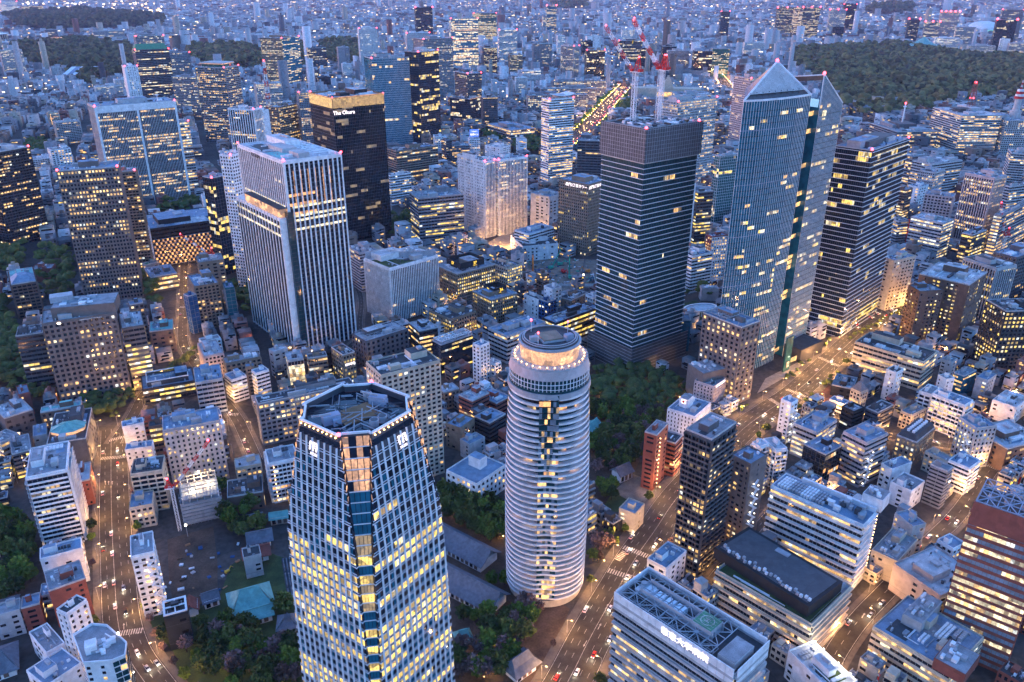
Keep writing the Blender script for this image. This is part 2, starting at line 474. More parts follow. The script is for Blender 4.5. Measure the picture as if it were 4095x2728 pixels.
def roof(B, rng, w, d, z, kind, P):
    """parapet, deck, huts and machines"""
    wall = P['col']; rc = P.get('roofcol') or rng.choice(('roofgrey', 'roofgrey', 'roofpale', 'roofblue', 'roofblue', 'roofdark'))
    if wall.startswith('glass'): wall = 'metal_grey'
    pw_ = wall if wall in ('white', 'pale', 'beige', 'pink') else ('pale' if rng.random() < .6 else wall)
    b = MB(); t = .35; ph = P.get('ph', 1.1)
    for x, y, sx, sy in ((0, -d / 2 + t / 2, w, t), (0, d / 2 - t / 2, w, t), (-w / 2 + t / 2, 0, t, d - 2 * t), (w / 2 - t / 2, 0, t, d - 2 * t)):
        b.box(x, y, z - .05, sx, sy, ph, pw_)
    b.build('parapet', B.root)
    piece('roof_deck', rc, B.root, 0, 0, z - .1, w - 2 * t - .02, d - 2 * t - .02, .22)
    iw, idp = w - 3, d - 3
    if iw < 4 or idp < 4 or kind == 'none': return
    z += .12
    area = iw * idp
    hs = min(3.4 + area / 700, 6)
    pent = []
    if kind != 'flat':
        pw, pd = iw * rng.uniform(.25, .48), idp * rng.uniform(.3, .55)
        px, py = rng.uniform(-1, 1) * (iw - pw) / 2, rng.uniform(-.2, 1) * (idp - pd) / 2
        B.add('roof_hut', wall, px, py, z, pw, pd, hs)
        B.add('roof_panel', rc, px, py, z + hs, pw - .5, pd - .5, .2)
        pent.append((px, py, pw, pd))
        if area > 160:
            B.add('air_unit', 'metal_grey', px + pw * .2, py, z + hs + .2, pw * .25, pd * .4, 1.3)
        if area > 260:
            q2 = (-px * .8, -py * .6 - idp * .2, iw * .2, idp * .2)
            if not (abs(q2[0] - px) < (pw + q2[2]) / 2 and abs(q2[1] - py) < (pd + q2[3]) / 2):
                B.add('roof_hut', rng.choice((wall, 'pale')), q2[0], q2[1], z, q2[2], q2[3], hs * .7); pent.append(q2)
    def free(x, y, sx, sy):
        if abs(x) + sx / 2 > iw / 2 or abs(y) + sy / 2 > idp / 2: return False
        return all(abs(x - a) > (sx + c) / 2 + .2 or abs(y - e) > (sy + g) / 2 + .2 for a, e, c, g in pent)
    for _ in range(min(4, int(area / 120))):                         # felt patches and trays
        sx, sy = iw * rng.uniform(.15, .4), idp * rng.uniform(.15, .4); B.add('roof_panel', rng.choice(('roofdark', 'roofpale', 'roofgrey', 'roofblue')), rng.uniform(-.5, .5) * (iw - sx), rng.uniform(-.5, .5) * (idp - sy), z - .02 + .012 * _, sx, sy, .05)
    for _ in range(min(16, 3 + int(area / 40))):                      # rows of condensers
        nx, ny = rng.randint(1, 6), rng.randint(1, 3)
        ux, uy, uh = rng.uniform(.8, 2.0), rng.uniform(.8, 2.2), rng.uniform(.9, 2.4)
        sx, sy = nx * (ux + .3), ny * (uy + .5)
        x, y = rng.uniform(-.5, .5) * iw, rng.uniform(-.5, .5) * idp
        if free(x, y, sx, sy):
            m_ = rng.choice(('metal_white', 'metal_grey', 'metal_white', 'pale', 'metal_dark'))
            for i in range(nx):
                for j in range(ny):
                    B.add('air_unit', m_, x + (i - (nx - 1) / 2) * (ux + .3), y + (j - (ny - 1) / 2) * (uy + .5), z, ux, uy, uh)
            pent.append((x, y, sx, sy))
    for _ in range(min(12, 3 + int(area / 60))):
        L = rng.uniform(.2, .5) * max(iw, idp); a = rng.random() < .5
        th = rng.choice((.25, .4, .8)); sx, sy = (L, th) if a else (th, L)
        x, y = rng.uniform(-.5, .5) * iw, rng.uniform(-.5, .5) * idp
        if free(x, y, sx, sy): B.add('duct', rng.choice(('metal_grey', 'metal_white')), x, y, z + .25, sx, sy, .5); pent.append((x, y, sx, sy))
    if area > 60:
        for _ in range(min(30, int(area / 14))):
            sx, sy = rng.uniform(.4, 1.6), rng.uniform(.4, 1.6); x, y = rng.uniform(-.49, .49) * iw, rng.uniform(-.49, .49) * idp
            if free(x, y, sx, sy): B.add('air_unit', rng.choice(('metal_white', 'metal_grey', 'metal_dark', 'pale', 'bluegrey')), x, y, z, sx, sy, rng.uniform(.4, 2.0))
        for y in (-idp / 2 + .1, idp / 2 - .1):
            B.add('railing', 'metal_grey', 0, y, z + .95, iw, .07, .09)

def generic(T, name='office_building', roofkind='mech', limit=300):
    key, x, y, r, w, d, h, st, col, fl, bay, lit, lm, label, ex = T
    rng = random.Random(key)
    z0 = ex.get('z0', 0)
    B = Bld(ex.get('name', name), label, x, y, r, group=ex.get('group'))
    P = dict(col=col, fl=fl, bay=bay, lit=lit, lm=lm); P.update(ex)
    core = MB(); cw = P.get('core') or ({'glassb': 'glassb', 'glassd': 'glassd', 'glassg': 'glassg'}.get(col, col))
    core.box(0, 0, z0 - (.5 if z0 == 0 else 0), w, d, h - z0 + (.4 if z0 == 0 else -.1), cw)
    core.build('wall', B.root)
    for (p0, a, W, sd) in (((-w / 2, -d / 2), 0, w, 'R'), ((w / 2, -d / 2), 90, d, 'E'), ((w / 2, d / 2), 180, w, 'B'), ((-w / 2, d / 2), 270, d, 'L')):
        nx, ny = math.sin(R(a) + B.rz), -math.cos(R(a) + B.rz)
        fx, fy = B.world(p0[0] + math.cos(R(a)) * W / 2, p0[1] + math.sin(R(a)) * W / 2)
        if -(nx * fx + ny * fy) / math.hypot(fx, fy) < -.3: continue
        Q = dict(P); s_ = st
        if 'st' + sd in ex: s_ = ex['st' + sd]
        if 'col' + sd in ex: Q['col'] = ex['col' + sd]
        if 'lit' + sd in ex: Q['lit'] = ex['lit' + sd]
        facade(B, rng, p0, R(a), W, z0 + (ex.get('base', 0)), h, s_, Q)
    roof(B, rng, w, d, h, ex.get('roof', roofkind), P)
    if h > 95:
        for sx in (-1, 1): beacon(B.root, sx * (w / 2 - .5), -d / 2 + .5, h + 1.6, .8 + B.dist / 2500)
    B.finish(limit, 9.0)
    B.w, B.d, B.h, B.rng = w, d, h, rng
    return B

# ------------------------------------------------------------------ surveyed places, in metres from the camera's foot
TABLE = [
('ark',-559.4,1230.2,35.6,110.5,48,147,'f','pale',4,2.2,0.33,'warm','wide white office tower in two dark vertical-striped halves with rooftop dish',{'name': 'tower'}),
('arkside',-519.7,1293.8,31.7,23.5,23.5,110,'b','pale',4.4,3.4,0.75,'warm','pale office block with rows of warm lit windows beside the two-halved tower',{'name': 'tower'}),
('banded',-986.6,2340.1,32.7,86.4,45,140,'b','dgrey',4.4,4,0.3,'white','dark banded tower with green pitched crown behind the white slab tower',{'name': 'tower'}),
('gridtop',-1161.1,2756.9,32.6,84.1,40,150,'g','grey',4.5,4,0.3,'white','grey gridded tower with red lights rising behind the dark banded tower',{'name': 'tower'}),
('greyback',-1053.3,2689.9,31.0,68.9,50,105,'g','grey',4.5,4,0.22,'white','plain grey tower right of the dark banded tower',{'name': 'tower'}),
('slabw',-987.8,2197.7,33.5,32.0,40,110,'x','white',4,5,0.15,'white','narrow blank white slab tower with one column of windows',{'name': 'tower'}),
('crown',-603.6,1742.2,73.7,50.9,66.9,150,'a','grey',3.6,4,0.38,'warm','tall grey apartment tower with glowing flat crown on its roof',{'name': 'tower'}),
('tgrey',-800.0,2082.6,75.5,25.9,68.2,95,'g','grey',3.8,3.6,0.26,'white','stepped grey-blue tower left of the apartment tower with glowing crown',{'name': 'tower'}),
('finw',-460.2,1434.6,74.9,24.9,49.6,110,'f','white',4,4.5,0.15,'warm','white ribbed mid-rise with broad piers behind the white gridded slab',{'name': 'tower'}),
('lefttree',-1751.3,2992.3,39.8,66.9,30,90,'g','pale',3.6,4,0.26,'white','pale gridded apartment tower before the far wood',{'name': 'tower'}),
('lowband',-2342.2,5017.9,34.8,165.0,60,45,'b','pale',5,8,0.22,'white','long low banded institution between two woods',{}),
('lowgrey',-2677.9,5066.0,37.4,106.3,40,50,'b','grey',5,8,0.15,'white','grey box institution standing at the edge of the wood',{}),
('brighta',-5344.7,9297.4,39.3,154.4,70,110,'b','white',6,8,0.64,'white','brightly lit office tower far off beyond the wood',{'name': 'tower'}),
('brightb',-7718.6,15296.9,36.1,195.1,60,110,'b','grey',6,8,0.52,'white','far office tower with lit bands among dense houses',{'name': 'tower'}),
('brightc',-4745.1,8650.1,38.2,178.7,70,80,'b','dgrey',6,8,0.6,'white','broad dark office with yellow lit bands far beyond the wood',{'name': 'tower'}),
('aptA',-1163.3,2427.7,35.3,70.0,26,34,'a','white',3.4,4,0.19,'white','white low apartment slab beside the wood',{}),
('aptB',-1164.9,2523.7,34.2,42.5,24,42,'a','white',3.4,4,0.19,'white','white apartment slab just left of the narrow white slab tower',{}),
('whiteblk',-1559.5,2903.2,37.5,32.7,26,40,'x','pale',3.6,5,0.15,'white','pale plain block beside the striped hall roof',{}),
('flata',-805.3,1452.6,38.5,31.8,28,38,'g','white',3.3,5,0.2,'warm','white angled apartment block with scattered windows in the low houses',{}),
('flatb',-845.4,1463.1,39.7,42.5,22,20,'a','white',3.3,4,0.25,'warm','white terraced low flats by the small park',{}),
('orng',-1055.6,1912.3,38.1,20.5,16,34,'a','beige',3.3,4,0.6,'orange','slim flats with orange lit stair landings',{}),
('aptC',-925.2,1719.9,37.9,45.0,24,44,'a','pale',3.3,4,0.3,'warm','pale flats with balcony grid left of the two-halved tower',{}),
('brown',-723.1,2684.6,70.0,92.6,78.2,150,'g','tan',4.2,3.6,0.41,'white','tan stone tower with warm window columns and a glass side',{'stR': 'b','colR': 'glassb','litR': 0.4,'name': 'tower'}),
('officeg',-590.4,2037.1,25.9,59.4,36,85,'g','pale',3.8,3,0.49,'white','pale office block with evenly lit windows below the tan stone tower',{'name': 'tower'}),
('balbrown',-452.3,1651.3,64.8,60.0,22.7,85,'a','tan',3.3,3.4,0.45,'warm','tan hotel slab with close balcony grid behind the white ribbed tower',{'name': 'tower'}),
('whiteleft',-473.2,1564.1,56.3,25.0,19.5,88,'x','white',3.8,6,0.5,'warm','white slab with one lit stair column behind the white ribbed tower',{'name': 'tower'}),
('gridbehind',-412.4,1660.3,23.5,23.6,29.4,110,'g','grey',3.6,3.2,0.4,'warm','grey brown gridded tower half hidden by the dark gold-topped hotel',{'name': 'tower'}),
('okura',-207.9,1053.4,37.8,70.4,63.3,180,'c','black',3.9,2.4,0.1,'dim','dark glass hotel tower with glowing gold crown and script sign',{'glass': 'glass_black','name': 'tower'}),
('izumi1',-242.0,1660.3,25.2,79.7,52.4,175,'c','glassb',4.1,2.4,0.04,'warm','blue glass office tower with granite flank and sloping top',{'stL': 'x','colL': 'grey','name': 'tower'}),
('izumi2',-176.3,1670.2,52.6,57.3,35.8,185,'c','glassd',4.1,3,0.22,'yellow','taller dark glass slab attached behind the blue glass tower',{'name': 'tower'}),
('izumipod',-172.8,1409.2,36.2,81.2,38.7,48,'b','tan',3.9,5,0.3,'warm','broad tan podium block with dark window bands under the blue glass tower',{}),
('gridw',-537.2,3209.5,19.0,66.6,36,150,'g','white',3.9,4,0.11,'white','tall white gridded tower with square dark windows far behind the hotel',{'ww': 0.72,'name': 'tower'}),
('blackt',-547.5,5394.1,15.3,105.3,46,160,'c','black',4.2,4,0.06,'white','black glass tower with a notched top far off',{'name': 'tower'}),
('wband',-379.4,3465.2,16.0,92.8,40,120,'b','white',4.2,5,0.11,'white','white banded tower in front of the black glass tower',{'name': 'tower'}),
('greyizu',-218.9,2386.2,35.9,93.1,56.9,165,'g','grey',4,3.4,0.21,'white','big grey punched-window tower right behind the blue glass tower',{'name': 'tower'}),
('prince',-185.1,3302.7,13.0,104.0,48,180,'c','glassb',4.2,3,0.46,'white','tall glass tower with four glowing ledges',{'name': 'tower'}),
('darkpod',-100.4,1961.2,57.9,73.4,56.5,62,'c','glassd',4.2,3,0.22,'white','dark glass podium block with a shallow lit roof edge',{}),
('darktow',-102.7,1978.3,33.0,37.3,60.4,115,'g','dgrey',3.9,3,0.17,'white','dark stone tower rising from the glass podium block',{'z0': 61,'name': 'tower'}),
('darklit',-78.9,3033.4,10.9,46.8,32,95,'g','dark',4,3.4,0.41,'white','dark tower with orange windows right of the tower with glowing ledges',{'name': 'tower'}),
('greenlit',-150.4,4741.9,11.5,126.1,45,150,'b','glassg',4.4,5,0.49,'white','greenish lit office tower behind the tower with glowing ledges',{'name': 'tower'}),
('wband2',-19.2,3499.9,9.9,73.3,40,130,'b','white',4.4,5,0.26,'white','white banded tower right of the greenish lit office',{'name': 'tower'}),
('dark18',-51.8,1892.2,11.0,32.2,36,70,'g','dgrey',4,3,0.12,'warm','dark small-windowed block with a lit roof edge beside the podium block',{}),
('g19',-600.0,3044.4,20.5,40.2,30,95,'x','grey',4,6,0.08,'white','plain grey tower among trees along the far avenue',{'name': 'tower'}),
('g20',-720.8,3158.2,22.4,65.4,40,85,'b','dgrey',4,4,0.3,'white','dark block with a brightly lit top floor by the far avenue trees',{'name': 'tower'}),
('g21',-567.8,2924.0,20.3,31.8,22,50,'g','white',4,4,0.15,'white','white block with big square windows near the far avenue',{}),
('g22',-642.6,2728.8,22.6,38.8,26,48,'b','dgrey',4,4,0.26,'white','dark blue office block behind the tan stone tower',{}),
('g23',-574.9,2589.1,21.9,39.4,26,42,'b','dark',4,4,0.26,'white','dark block with green lit side near the far avenue',{}),
('g24',-462.1,2558.5,19.6,33.0,26,30,'g','white',3.6,4,0.22,'white','white low office left of the blue glass tower',{}),
('whL',-47.1,1058.1,39.4,16.2,59.8,100,'f','white',3.8,2.2,0.12,'warm','white ribbed twin block,left wing over the lit forecourt',{'stL': 'x','name': 'tower'}),
('whR',-5.4,1062.7,31.9,44.0,25.9,100,'f','white',3.8,2.2,0.2,'warm','white ribbed twin block,right wing over the lit forecourt',{'stL': 'g','name': 'tower'}),
('tyi',-69.9,1509.0,12.4,19.3,14.3,45,'g','white',3.4,3.4,0.3,'warm','white hotel with a blue roof sign',{}),
('s1',-139.8,1591.9,14.4,22.5,22,36,'g','white',3.4,3.4,0.3,'warm','white office left of the hotel with blue roof sign',{}),
('s2',-117.8,1478.2,31.2,11.7,18.0,48,'b','dgrey',3.6,4,0.3,'warm','dark striped block in front of the hotel with blue roof sign',{}),
('s3',-97.9,1500.3,13.3,36.6,26,36,'b','grey',3.6,4,0.45,'warm','grey rounded office with lit ribbon windows',{}),
('s4',-25.9,1457.7,50.9,29.1,34.3,42,'x','white',3.8,5,0.1,'warm','blank white box block behind the white ribbed twin block',{}),
('pmo',-1.8,1769.8,30.1,57.9,98.0,26,'b','grey',5,5,0.5,'warm','low flat-roofed building with broad pale roof panels among trees',{}),
('cyl',73.0,1330.4,29.2,46.0,23.4,140,'b','white',3.7,4,0.35,'warm','white banded tower with curved canopy on its roof',{'name': 'tower'}),
('c2',121.2,1253.8,78.9,40.4,36.9,90,'b','dgrey',4,6,0.08,'warm','grey office block with dark window bands left of the tower under construction',{'name': 'tower'}),
('c3',281.1,1322.4,36.7,90.5,34.1,140,'g','pale',4,3.2,0.45,'warm','huge pale gridded government block behind the tower under construction',{'name': 'tower'}),
('c4',475.1,1659.2,21.9,55.0,53.0,138,'g','pink',4,3.4,0.1,'warm','pinkish stone tower left of the peaked glass tower',{'name': 'tower'}),
('c5a',193.2,2445.7,6.2,155.3,22,45,'g','grey',4,4,0.34,'white','longest grey government slab,rearmost of the row by the avenue',{}),
('c5b',150.6,2248.3,7.0,149.8,24,48,'g','grey',4,4,0.34,'white','grey government slab in the middle of the row by the avenue',{}),
('c5c',113.6,2100.4,7.9,151.1,24,50,'g','grey',4,4,0.34,'white','grey government slab partly hidden by the white banded canopy tower',{}),
('c6a',112.6,3222.7,7.6,68.6,36,95,'g','grey',4,3.4,0.09,'white','grey small-windowed tower behind the government slabs',{'name': 'tower'}),
('c6b',196.6,2905.0,50.9,32.5,54.5,110,'f','pale',4,4,0.41,'white','striped pale office with a dark flank behind the government slabs',{'name': 'tower'}),
('c6c',270.5,2793.0,4.0,59.0,40,105,'c','tan',4,3.4,0.26,'white','brownish glass office tower with a lit roof edge',{'name': 'tower'}),
('c6d',60.7,2704.9,8.3,60.0,24,50,'b','white',4,6,0.22,'white','white and black block left of the government slabs',{}),
('c6e',11.3,2992.7,9.1,44.7,40,75,'g','tan',4,3.4,0.45,'white','tan office with yellow lit windows left of the government slabs',{}),
('c6f',26.2,2495.5,8.7,32.5,18,50,'a','white',3.4,4,0.15,'white','slim white flats left of the government slabs',{}),
('c7a',572.3,2954.9,-1.4,70.9,40,90,'b','pink',4,4,0.22,'white','pinkish banded hotel beyond the red cranes',{'name': 'tower'}),
('c7b',642.6,2887.4,-3.0,60.0,40,95,'c','glassd',4,4,0.19,'white','curved dark blue office by the palace wood',{'name': 'tower'}),
('c7c',723.8,2981.4,-4.2,58.7,40,95,'b','glassg',4,4,0.38,'white','green glass office by the palace wood',{'name': 'tower'}),
('c7d',483.9,3091.3,0.4,39.7,30,85,'c','black',4,4,0.04,'white','black box tower beyond the red cranes',{'name': 'tower'}),
('c7e',591.5,3237.6,-1.0,49.6,40,85,'c','dark',4,4,0.08,'white','black flat-topped office beyond the red cranes',{'name': 'tower'}),
('c7f',455.1,3322.6,1.9,90.5,40,100,'b','dgrey',4.4,5,0.49,'white','dark office with lit bands behind the left crane jib',{'name': 'tower'}),
('c7g',370.1,3933.4,4.0,64.6,50,80,'x','white',5,8,0.04,'white','blank white box block far behind the government slabs',{'name': 'tower'}),
('c7h',327.6,3759.3,4.3,42.8,40,70,'c','dark',4,5,0.08,'white','dark blue box block beside the blank white one',{}),
('c8a',242.9,5428.0,6.7,60.2,50,170,'b','glassb',5,6,0.45,'white','far glass tower rising from a wider lit base',{'name': 'tower'}),
('c8b',265.5,6218.1,6.9,96.0,70,80,'b','pale',5,6,0.68,'white','bright wide base block of the far glass tower',{'name': 'tower'}),
('c8c',1224.3,5016.3,-4.5,49.9,45,150,'c','grey',5,6,0.06,'white','far grey-blue tower alone above low houses',{'name': 'tower'}),
('c9a',624.5,4650.9,1.7,68.9,36,70,'g','white',4,5,0.3,'white','white hotel block far beyond the red cranes',{}),
('c9b',1069.7,3803.7,-6.1,86.2,40,60,'b','white',4,5,0.22,'white','white broad block at the edge of the palace wood',{}),
('c9c',214.3,3790.8,6.0,32.5,30,90,'g','white',4,4,0.38,'white','slim white office tower far behind the government slabs',{'name': 'tower'}),
('c10',471.3,2208.2,-2.0,93.3,60,40,'b','pale',4,5,0.15,'white','pale flat office roof behind the huge government block',{}),
('d1',884.0,1619.0,1.5,75.7,110.8,78,'b','pale',4,4,0.7,'warm','pale government tower with octagonal helipad and a red lattice mast',{}),
('d2',958.5,1589.0,-0.8,58.2,66.3,70,'g','pale',3.8,4,0.15,'warm','pale wedge-shaped block with a round ringed tower on top',{}),
('d3',777.1,1642.3,4.9,79.7,106.6,44,'b','grey',4,4,0.8,'warm','broad grey office with lit bands and a white mast by the moat',{}),
('d5',642.6,1227.2,27.1,67.9,33.9,62,'b','pale',4,4,0.3,'warm','pale broad block at the foot of the helipad government tower',{}),
('d6',620.0,1254.1,25.3,35.1,21.3,66,'b','grey',4,4,0.75,'warm','lit office between the slab-edged tower and the government tower',{}),
('d7',1675.8,5329.3,-7.9,114.0,46,160,'g','dgrey',4.5,5,0.38,'white','dark far tower with orange windows left of the yellow lit one',{'name': 'tower'}),
('d8',1708.2,5063.8,11.6,108.8,106.3,170,'b','dgrey',4.5,5,0.45,'white','dark far tower with yellow lit bands beyond the palace wood',{'name': 'tower'}),
('d9',2095.7,5621.2,-11.0,99.3,40,140,'g','pale',4.5,5,0.3,'white','pale far apartment tower right of the yellow lit one',{'name': 'tower'}),
('d10',2226.5,5767.6,-11.8,79.8,40,170,'c','black',4.5,5,0.08,'white','slim black far tower with a lit top floor',{'name': 'tower'}),
('d11',2173.7,4703.4,-15.5,54.7,36,120,'g','dark',4.5,5,0.22,'white','dark far block with red roof lights behind the green hall roof',{'name': 'tower'}),
('d12',2482.3,4947.4,-17.2,94.9,40,150,'g','pink',4.5,5,0.26,'white','far reddish tower with a row of red roof lights',{'name': 'tower'}),
('d13',2226.1,3914.8,-20.2,79.9,45,150,'c','black',4.5,5,0.09,'white','black far tower beside the white dome',{'name': 'tower'}),
('d14',2670.1,4660.0,-20.3,100.0,45,170,'b','grey',4.5,5,0.11,'white','grey far tower behind the black one by the dome',{'name': 'tower'}),
('d15',2305.1,4403.3,-18.2,89.5,40,95,'b','pale',4,5,0.3,'white','pale tower right of the green hall roof',{'name': 'tower'}),
('d16',2364.7,4887.3,-16.5,76.1,40,100,'b','grey',4,5,0.3,'white','grey far block with red roof lights above the green hall roof',{'name': 'tower'}),
('d17',2083.1,4128.3,-17.2,104.0,46,60,'b','white',4,5,0.3,'white','white banded school block right of the green hall roof',{}),
('d18',2182.8,3814.2,-20.4,38.7,19.0,75,'x','white',4,6,0.22,'white','white block with stepped top at the edge of the palace wood',{}),
('d19',2218.3,3769.5,-21.1,72.6,60,60,'b','pale',4,5,0.3,'white','pale wide office at the edge of the palace wood',{}),
('d20',2103.0,3848.7,-19.0,106.7,50,45,'g','pale',4,5,0.38,'white','pale lit office by the trees beneath the dome',{}),
('d21',810.4,1307.7,-22.5,22.4,40,60,'b','pale',4,4,0.2,'warm','pale striped office at the tree clump below the ringed tower',{}),
('d22',1874.6,4982.9,-11.3,60.2,40,70,'c','black',4,5,0.02,'white','small black box tower below the slim black far tower',{}),
('darkleft',-646.1,1022.6,62.8,54.2,51.6,118,'a','dark',3.5,4,0.22,'warm','dark balconied apartment tower with a green roof edge',{'name': 'tower'}),
('granite',-426.7,817.1,21.0,55.1,31.0,139,'g','granite',4.1,3.0,0.3,'warm','tall brown granite tower with a regular square window grid',{'ww': 0.58,'name': 'tower'}),
('graniteb',-427.9,899.2,19.5,17.3,19.3,118,'a','tan',3.3,3.4,0.3,'warm','brown balconied apartment slab touching the granite tower',{'name': 'tower'}),
('wgrid',-288.9,841.3,67.0,20.6,13.9,147,'g','white',3.5,3.4,0.16,'warm','narrow white gridded tower squeezed beside the white ribbed tower',{'ww': 0.6,'name': 'tower'}),
('dglass1',-330.0,895.4,56.6,21.2,15.8,111.9,'c','glassd',4,3.4,0.3,'yellow','dark glass office left of the white gridded tower',{'name': 'tower'}),
('oheri',-403.2,957.7,32.2,81.0,69.0,47,'b','black',4.4,2.6,0,'orange','long low hotel wing with a honeycomb of orange lit windows',{}),
('oheritower',-387.0,1017.7,25.4,16.3,13.3,60,'x','white',5,8,0,'warm','small white lift tower on the hotel wing',{}),
('lobby1',-415.0,885.0,51.9,15.1,9.5,14,'x','grey',5,8,0.1,'warm','low pavilion with a grassy green roof by the hotel wing',{'roofcol': 'green'}),
('lobby2',-388.3,847.9,32.4,27.3,37.5,17,'b','dgrey',5,5,0.5,'warm','flat grey-roofed lobby hall in front of the hotel wing',{'roofcol': 'bluegrey'}),
('blueroof',-498.2,778.5,32.1,21.3,49.6,35.5,'a','brown',3.6,4,0.08,'warm','brown apartment block with a pale blue hipped roof among trees',{'roofcol': 'teal'}),
('redrf',-530.2,870.0,15.5,21.0,18,14,'x','brick',4,6,0.1,'warm','red-brick low house beside the blue hipped roof block',{}),
('brapt',-301.2,744.6,30.0,22.3,37.8,44,'g','tan',3.3,3.6,0.14,'warm','tan apartment block with a red and white crane above it',{}),
('brapt2',-314.8,804.9,24.5,25.5,26,46,'x','tan',3.6,6,0.12,'warm','grey-topped rear wing of the tan apartment block',{}),
('bluenet1',-305.3,718.7,46.2,8.7,8.8,38,'n','blue',4,4,0,'warm','building wrapped in bright blue scaffold netting by the sloping street',{}),
('bluenet2',-274.7,738.1,25.2,8.5,16.2,40,'n','bluegreen',4,4,0,'warm','building wrapped in blue-green scaffold netting right of the tan apartments',{}),
('kmt',-340.3,589.9,26.6,50.7,31.4,72,'g','granite',4.1,3.9,0.2,'warm','brown granite office with a roof helipad and stepped penthouses',{'ww': 0.55}),
('kmtl',-389.0,600.5,24.2,19.0,20.0,52,'b','dgrey',4,4,0.25,'yellow','dark lower wing with a round tank left of the granite office',{}),
('kmtr',-313.3,615.5,27.3,16.5,36.5,55,'b','granite',4,4,0.4,'yellow','dark lower wing with white roof units right of the granite office',{}),
('kmtr2',-337.8,677.8,30.4,11.2,9.5,46,'g','dgrey',4,4,0.15,'warm','dark block with purple-grey roof deck behind the granite office wing',{}),
('tealfr',-320.1,680.6,21.1,19.8,24.7,22,'x','brown',4,6,0.15,'warm','low block with a bright teal terrace front',{'roofcol': 'teal'}),
('sml1',-266.0,651.5,34.6,16.4,8.9,22,'g','white',3.5,3.5,0.15,'warm','white small block with cluttered roof by the tan apartments',{}),
('wfins',-111.3,775.7,43.6,59.3,43.4,56.7,'f','white',4,2.1,0.03,'warm','white finned office with a sweeping curved roof screen',{}),
('gapt',-162.6,845.3,33.6,21.4,30.9,44,'b','pink',3.2,3.4,0.05,'warm','pinkish balcony flats left of the curved-roof finned office',{}),
('octo',-96.5,1019.1,23.2,60.0,37.0,62.3,'b','grey',4,4,0.4,'yellow','grey octagonal office with deep window bands and mechanical roof',{}),
('wb270',-170.5,1213.5,35.0,34.3,12.6,45,'b','white',4,4,0.2,'warm','white banded office right behind the dark hotel tower',{}),
('m37',-49.5,808.3,39.3,49.0,40.1,37.6,'g','tan',3.7,2.6,0.6,'yellow','brown gridded office with black rooftop box reading 37',{'ww': 0.62}),
('m36',-16.6,740.9,37.4,31.0,30.6,32,'g','tan',3.6,2.6,0.4,'yellow','tan and cream office with black rooftop box reading 36',{'ww': 0.6}),
('bro3',-56.1,710.7,43.4,30.7,32.8,24.4,'g','tan',3.7,3,0.55,'yellow','brown gridded office with a blank penthouse and blue roof',{'ww': 0.6}),
('cream',-7.1,835.7,43.8,22.3,29.1,30,'g','beige',3.6,3,0.5,'yellow','cream block with yellow windows behind the brown 37 office',{}),
('glit',-23.7,709.4,27.7,14.1,15.4,16,'c','pale',4,3,0.8,'yellow','small glowing glass office beside the brown gridded office',{}),
('dsm',-80.1,672.0,29.7,18.1,23.1,26,'b','dark',4,4,0.4,'warm','dark stepped small office with lit floors below the finned office',{}),
('civic',-115.8,653.3,40.6,43.0,22.7,28,'g','dgrey',4.2,5,0.12,'warm','dark grey civic block with roof machinery behind a sunken screen',{'ww': 0.5}),
('truss',-51.3,639.8,40.7,34.1,12.6,28,'b','glassd',4,4,0.4,'yellow','blue-grey office with open steel truss roof',{}),
('wofc',4.8,672.0,42.5,47.5,25.0,26,'b','pale',4,4,0.25,'warm','pale wide office with white roof deck behind the round tower',{}),
('tora2',89.0,982.6,47.7,44.1,45.1,88.7,'g','tan',3.75,3,0.06,'yellow','tan stone tower with small punched windows and roof-edge lettering',{'ww': 0.5,'name': 'tower'}),
('tgw',46.3,1050.1,46.7,28.8,32.9,54.8,'x','pale',4,8,0.03,'warm','blank pale grey stepped block left of the tan stone tower',{}),
('museum',27.1,962.9,17.1,45.0,50.6,18.2,'x','white',4,5,0.12,'warm','white low hall with a set-back upper storey by the construction yard',{}),
('museum2',27.6,969.0,44.8,44.7,24.4,30,'b','white',4,4,0.3,'warm','white set-back upper block with lit glass',{'z0': 18}),
('sm21a',22.0,745.6,41.5,8.5,21.3,26,'x','white',4,5,0.1,'warm','white small block by the yard with a dark roof box',{}),
('sm21b',40.5,756.6,38.1,11.9,13.1,32,'x','white',4,4,0.2,'warm','white narrow block with a dark lit side by the yard',{}),
('sm21c',34.4,732.3,45.2,11.8,11.9,28,'g','blue',4,4,0.25,'white','deep blue small block in front of the yard',{}),
('sm21d',62.3,764.4,50.3,28.4,14.5,20,'x','tan',4,5,0.05,'warm','brown slanted-roof small block at the yard edge',{}),
('sm21e',83.2,764.5,34.1,13.9,11.1,20,'g','white',3.5,3.5,0.15,'warm','white crooked small house beside the construction tower',{}),
('longroof',56.3,708.0,41.9,60.9,18.2,24,'b','black',5,5,0.5,'yellow','long dark-roofed hall beside the construction tower',{}),
('brwh',227.5,868.8,20.8,19.9,11.5,52,'g','brick',3.3,3.4,0.3,'warm','brick and white apartment block left of the peaked glass tower',{'ww': 0.5,'colR': 'white'}),
('slant',198.0,842.3,29.4,28.3,26.8,41.3,'b','white',3.6,4,0.1,'warm','white chamfered office with a sloping corner',{}),
('litofc',231.5,965.0,18.9,20.9,8.5,78,'b','dgrey',4,4,0.75,'yellow','dark office with glowing yellow floors behind the construction tower',{}),
('tealgl',295.2,1118.1,27.5,34.1,11.4,92,'c','glassg',4,3.4,0.15,'yellow','teal glass office left of the peaked glass tower',{'name': 'tower'}),
('grs',226.0,992.7,18.8,12.9,8.5,58,'x','grey',4,6,0.1,'warm','grey blank small tower with a lit billboard at its foot',{}),
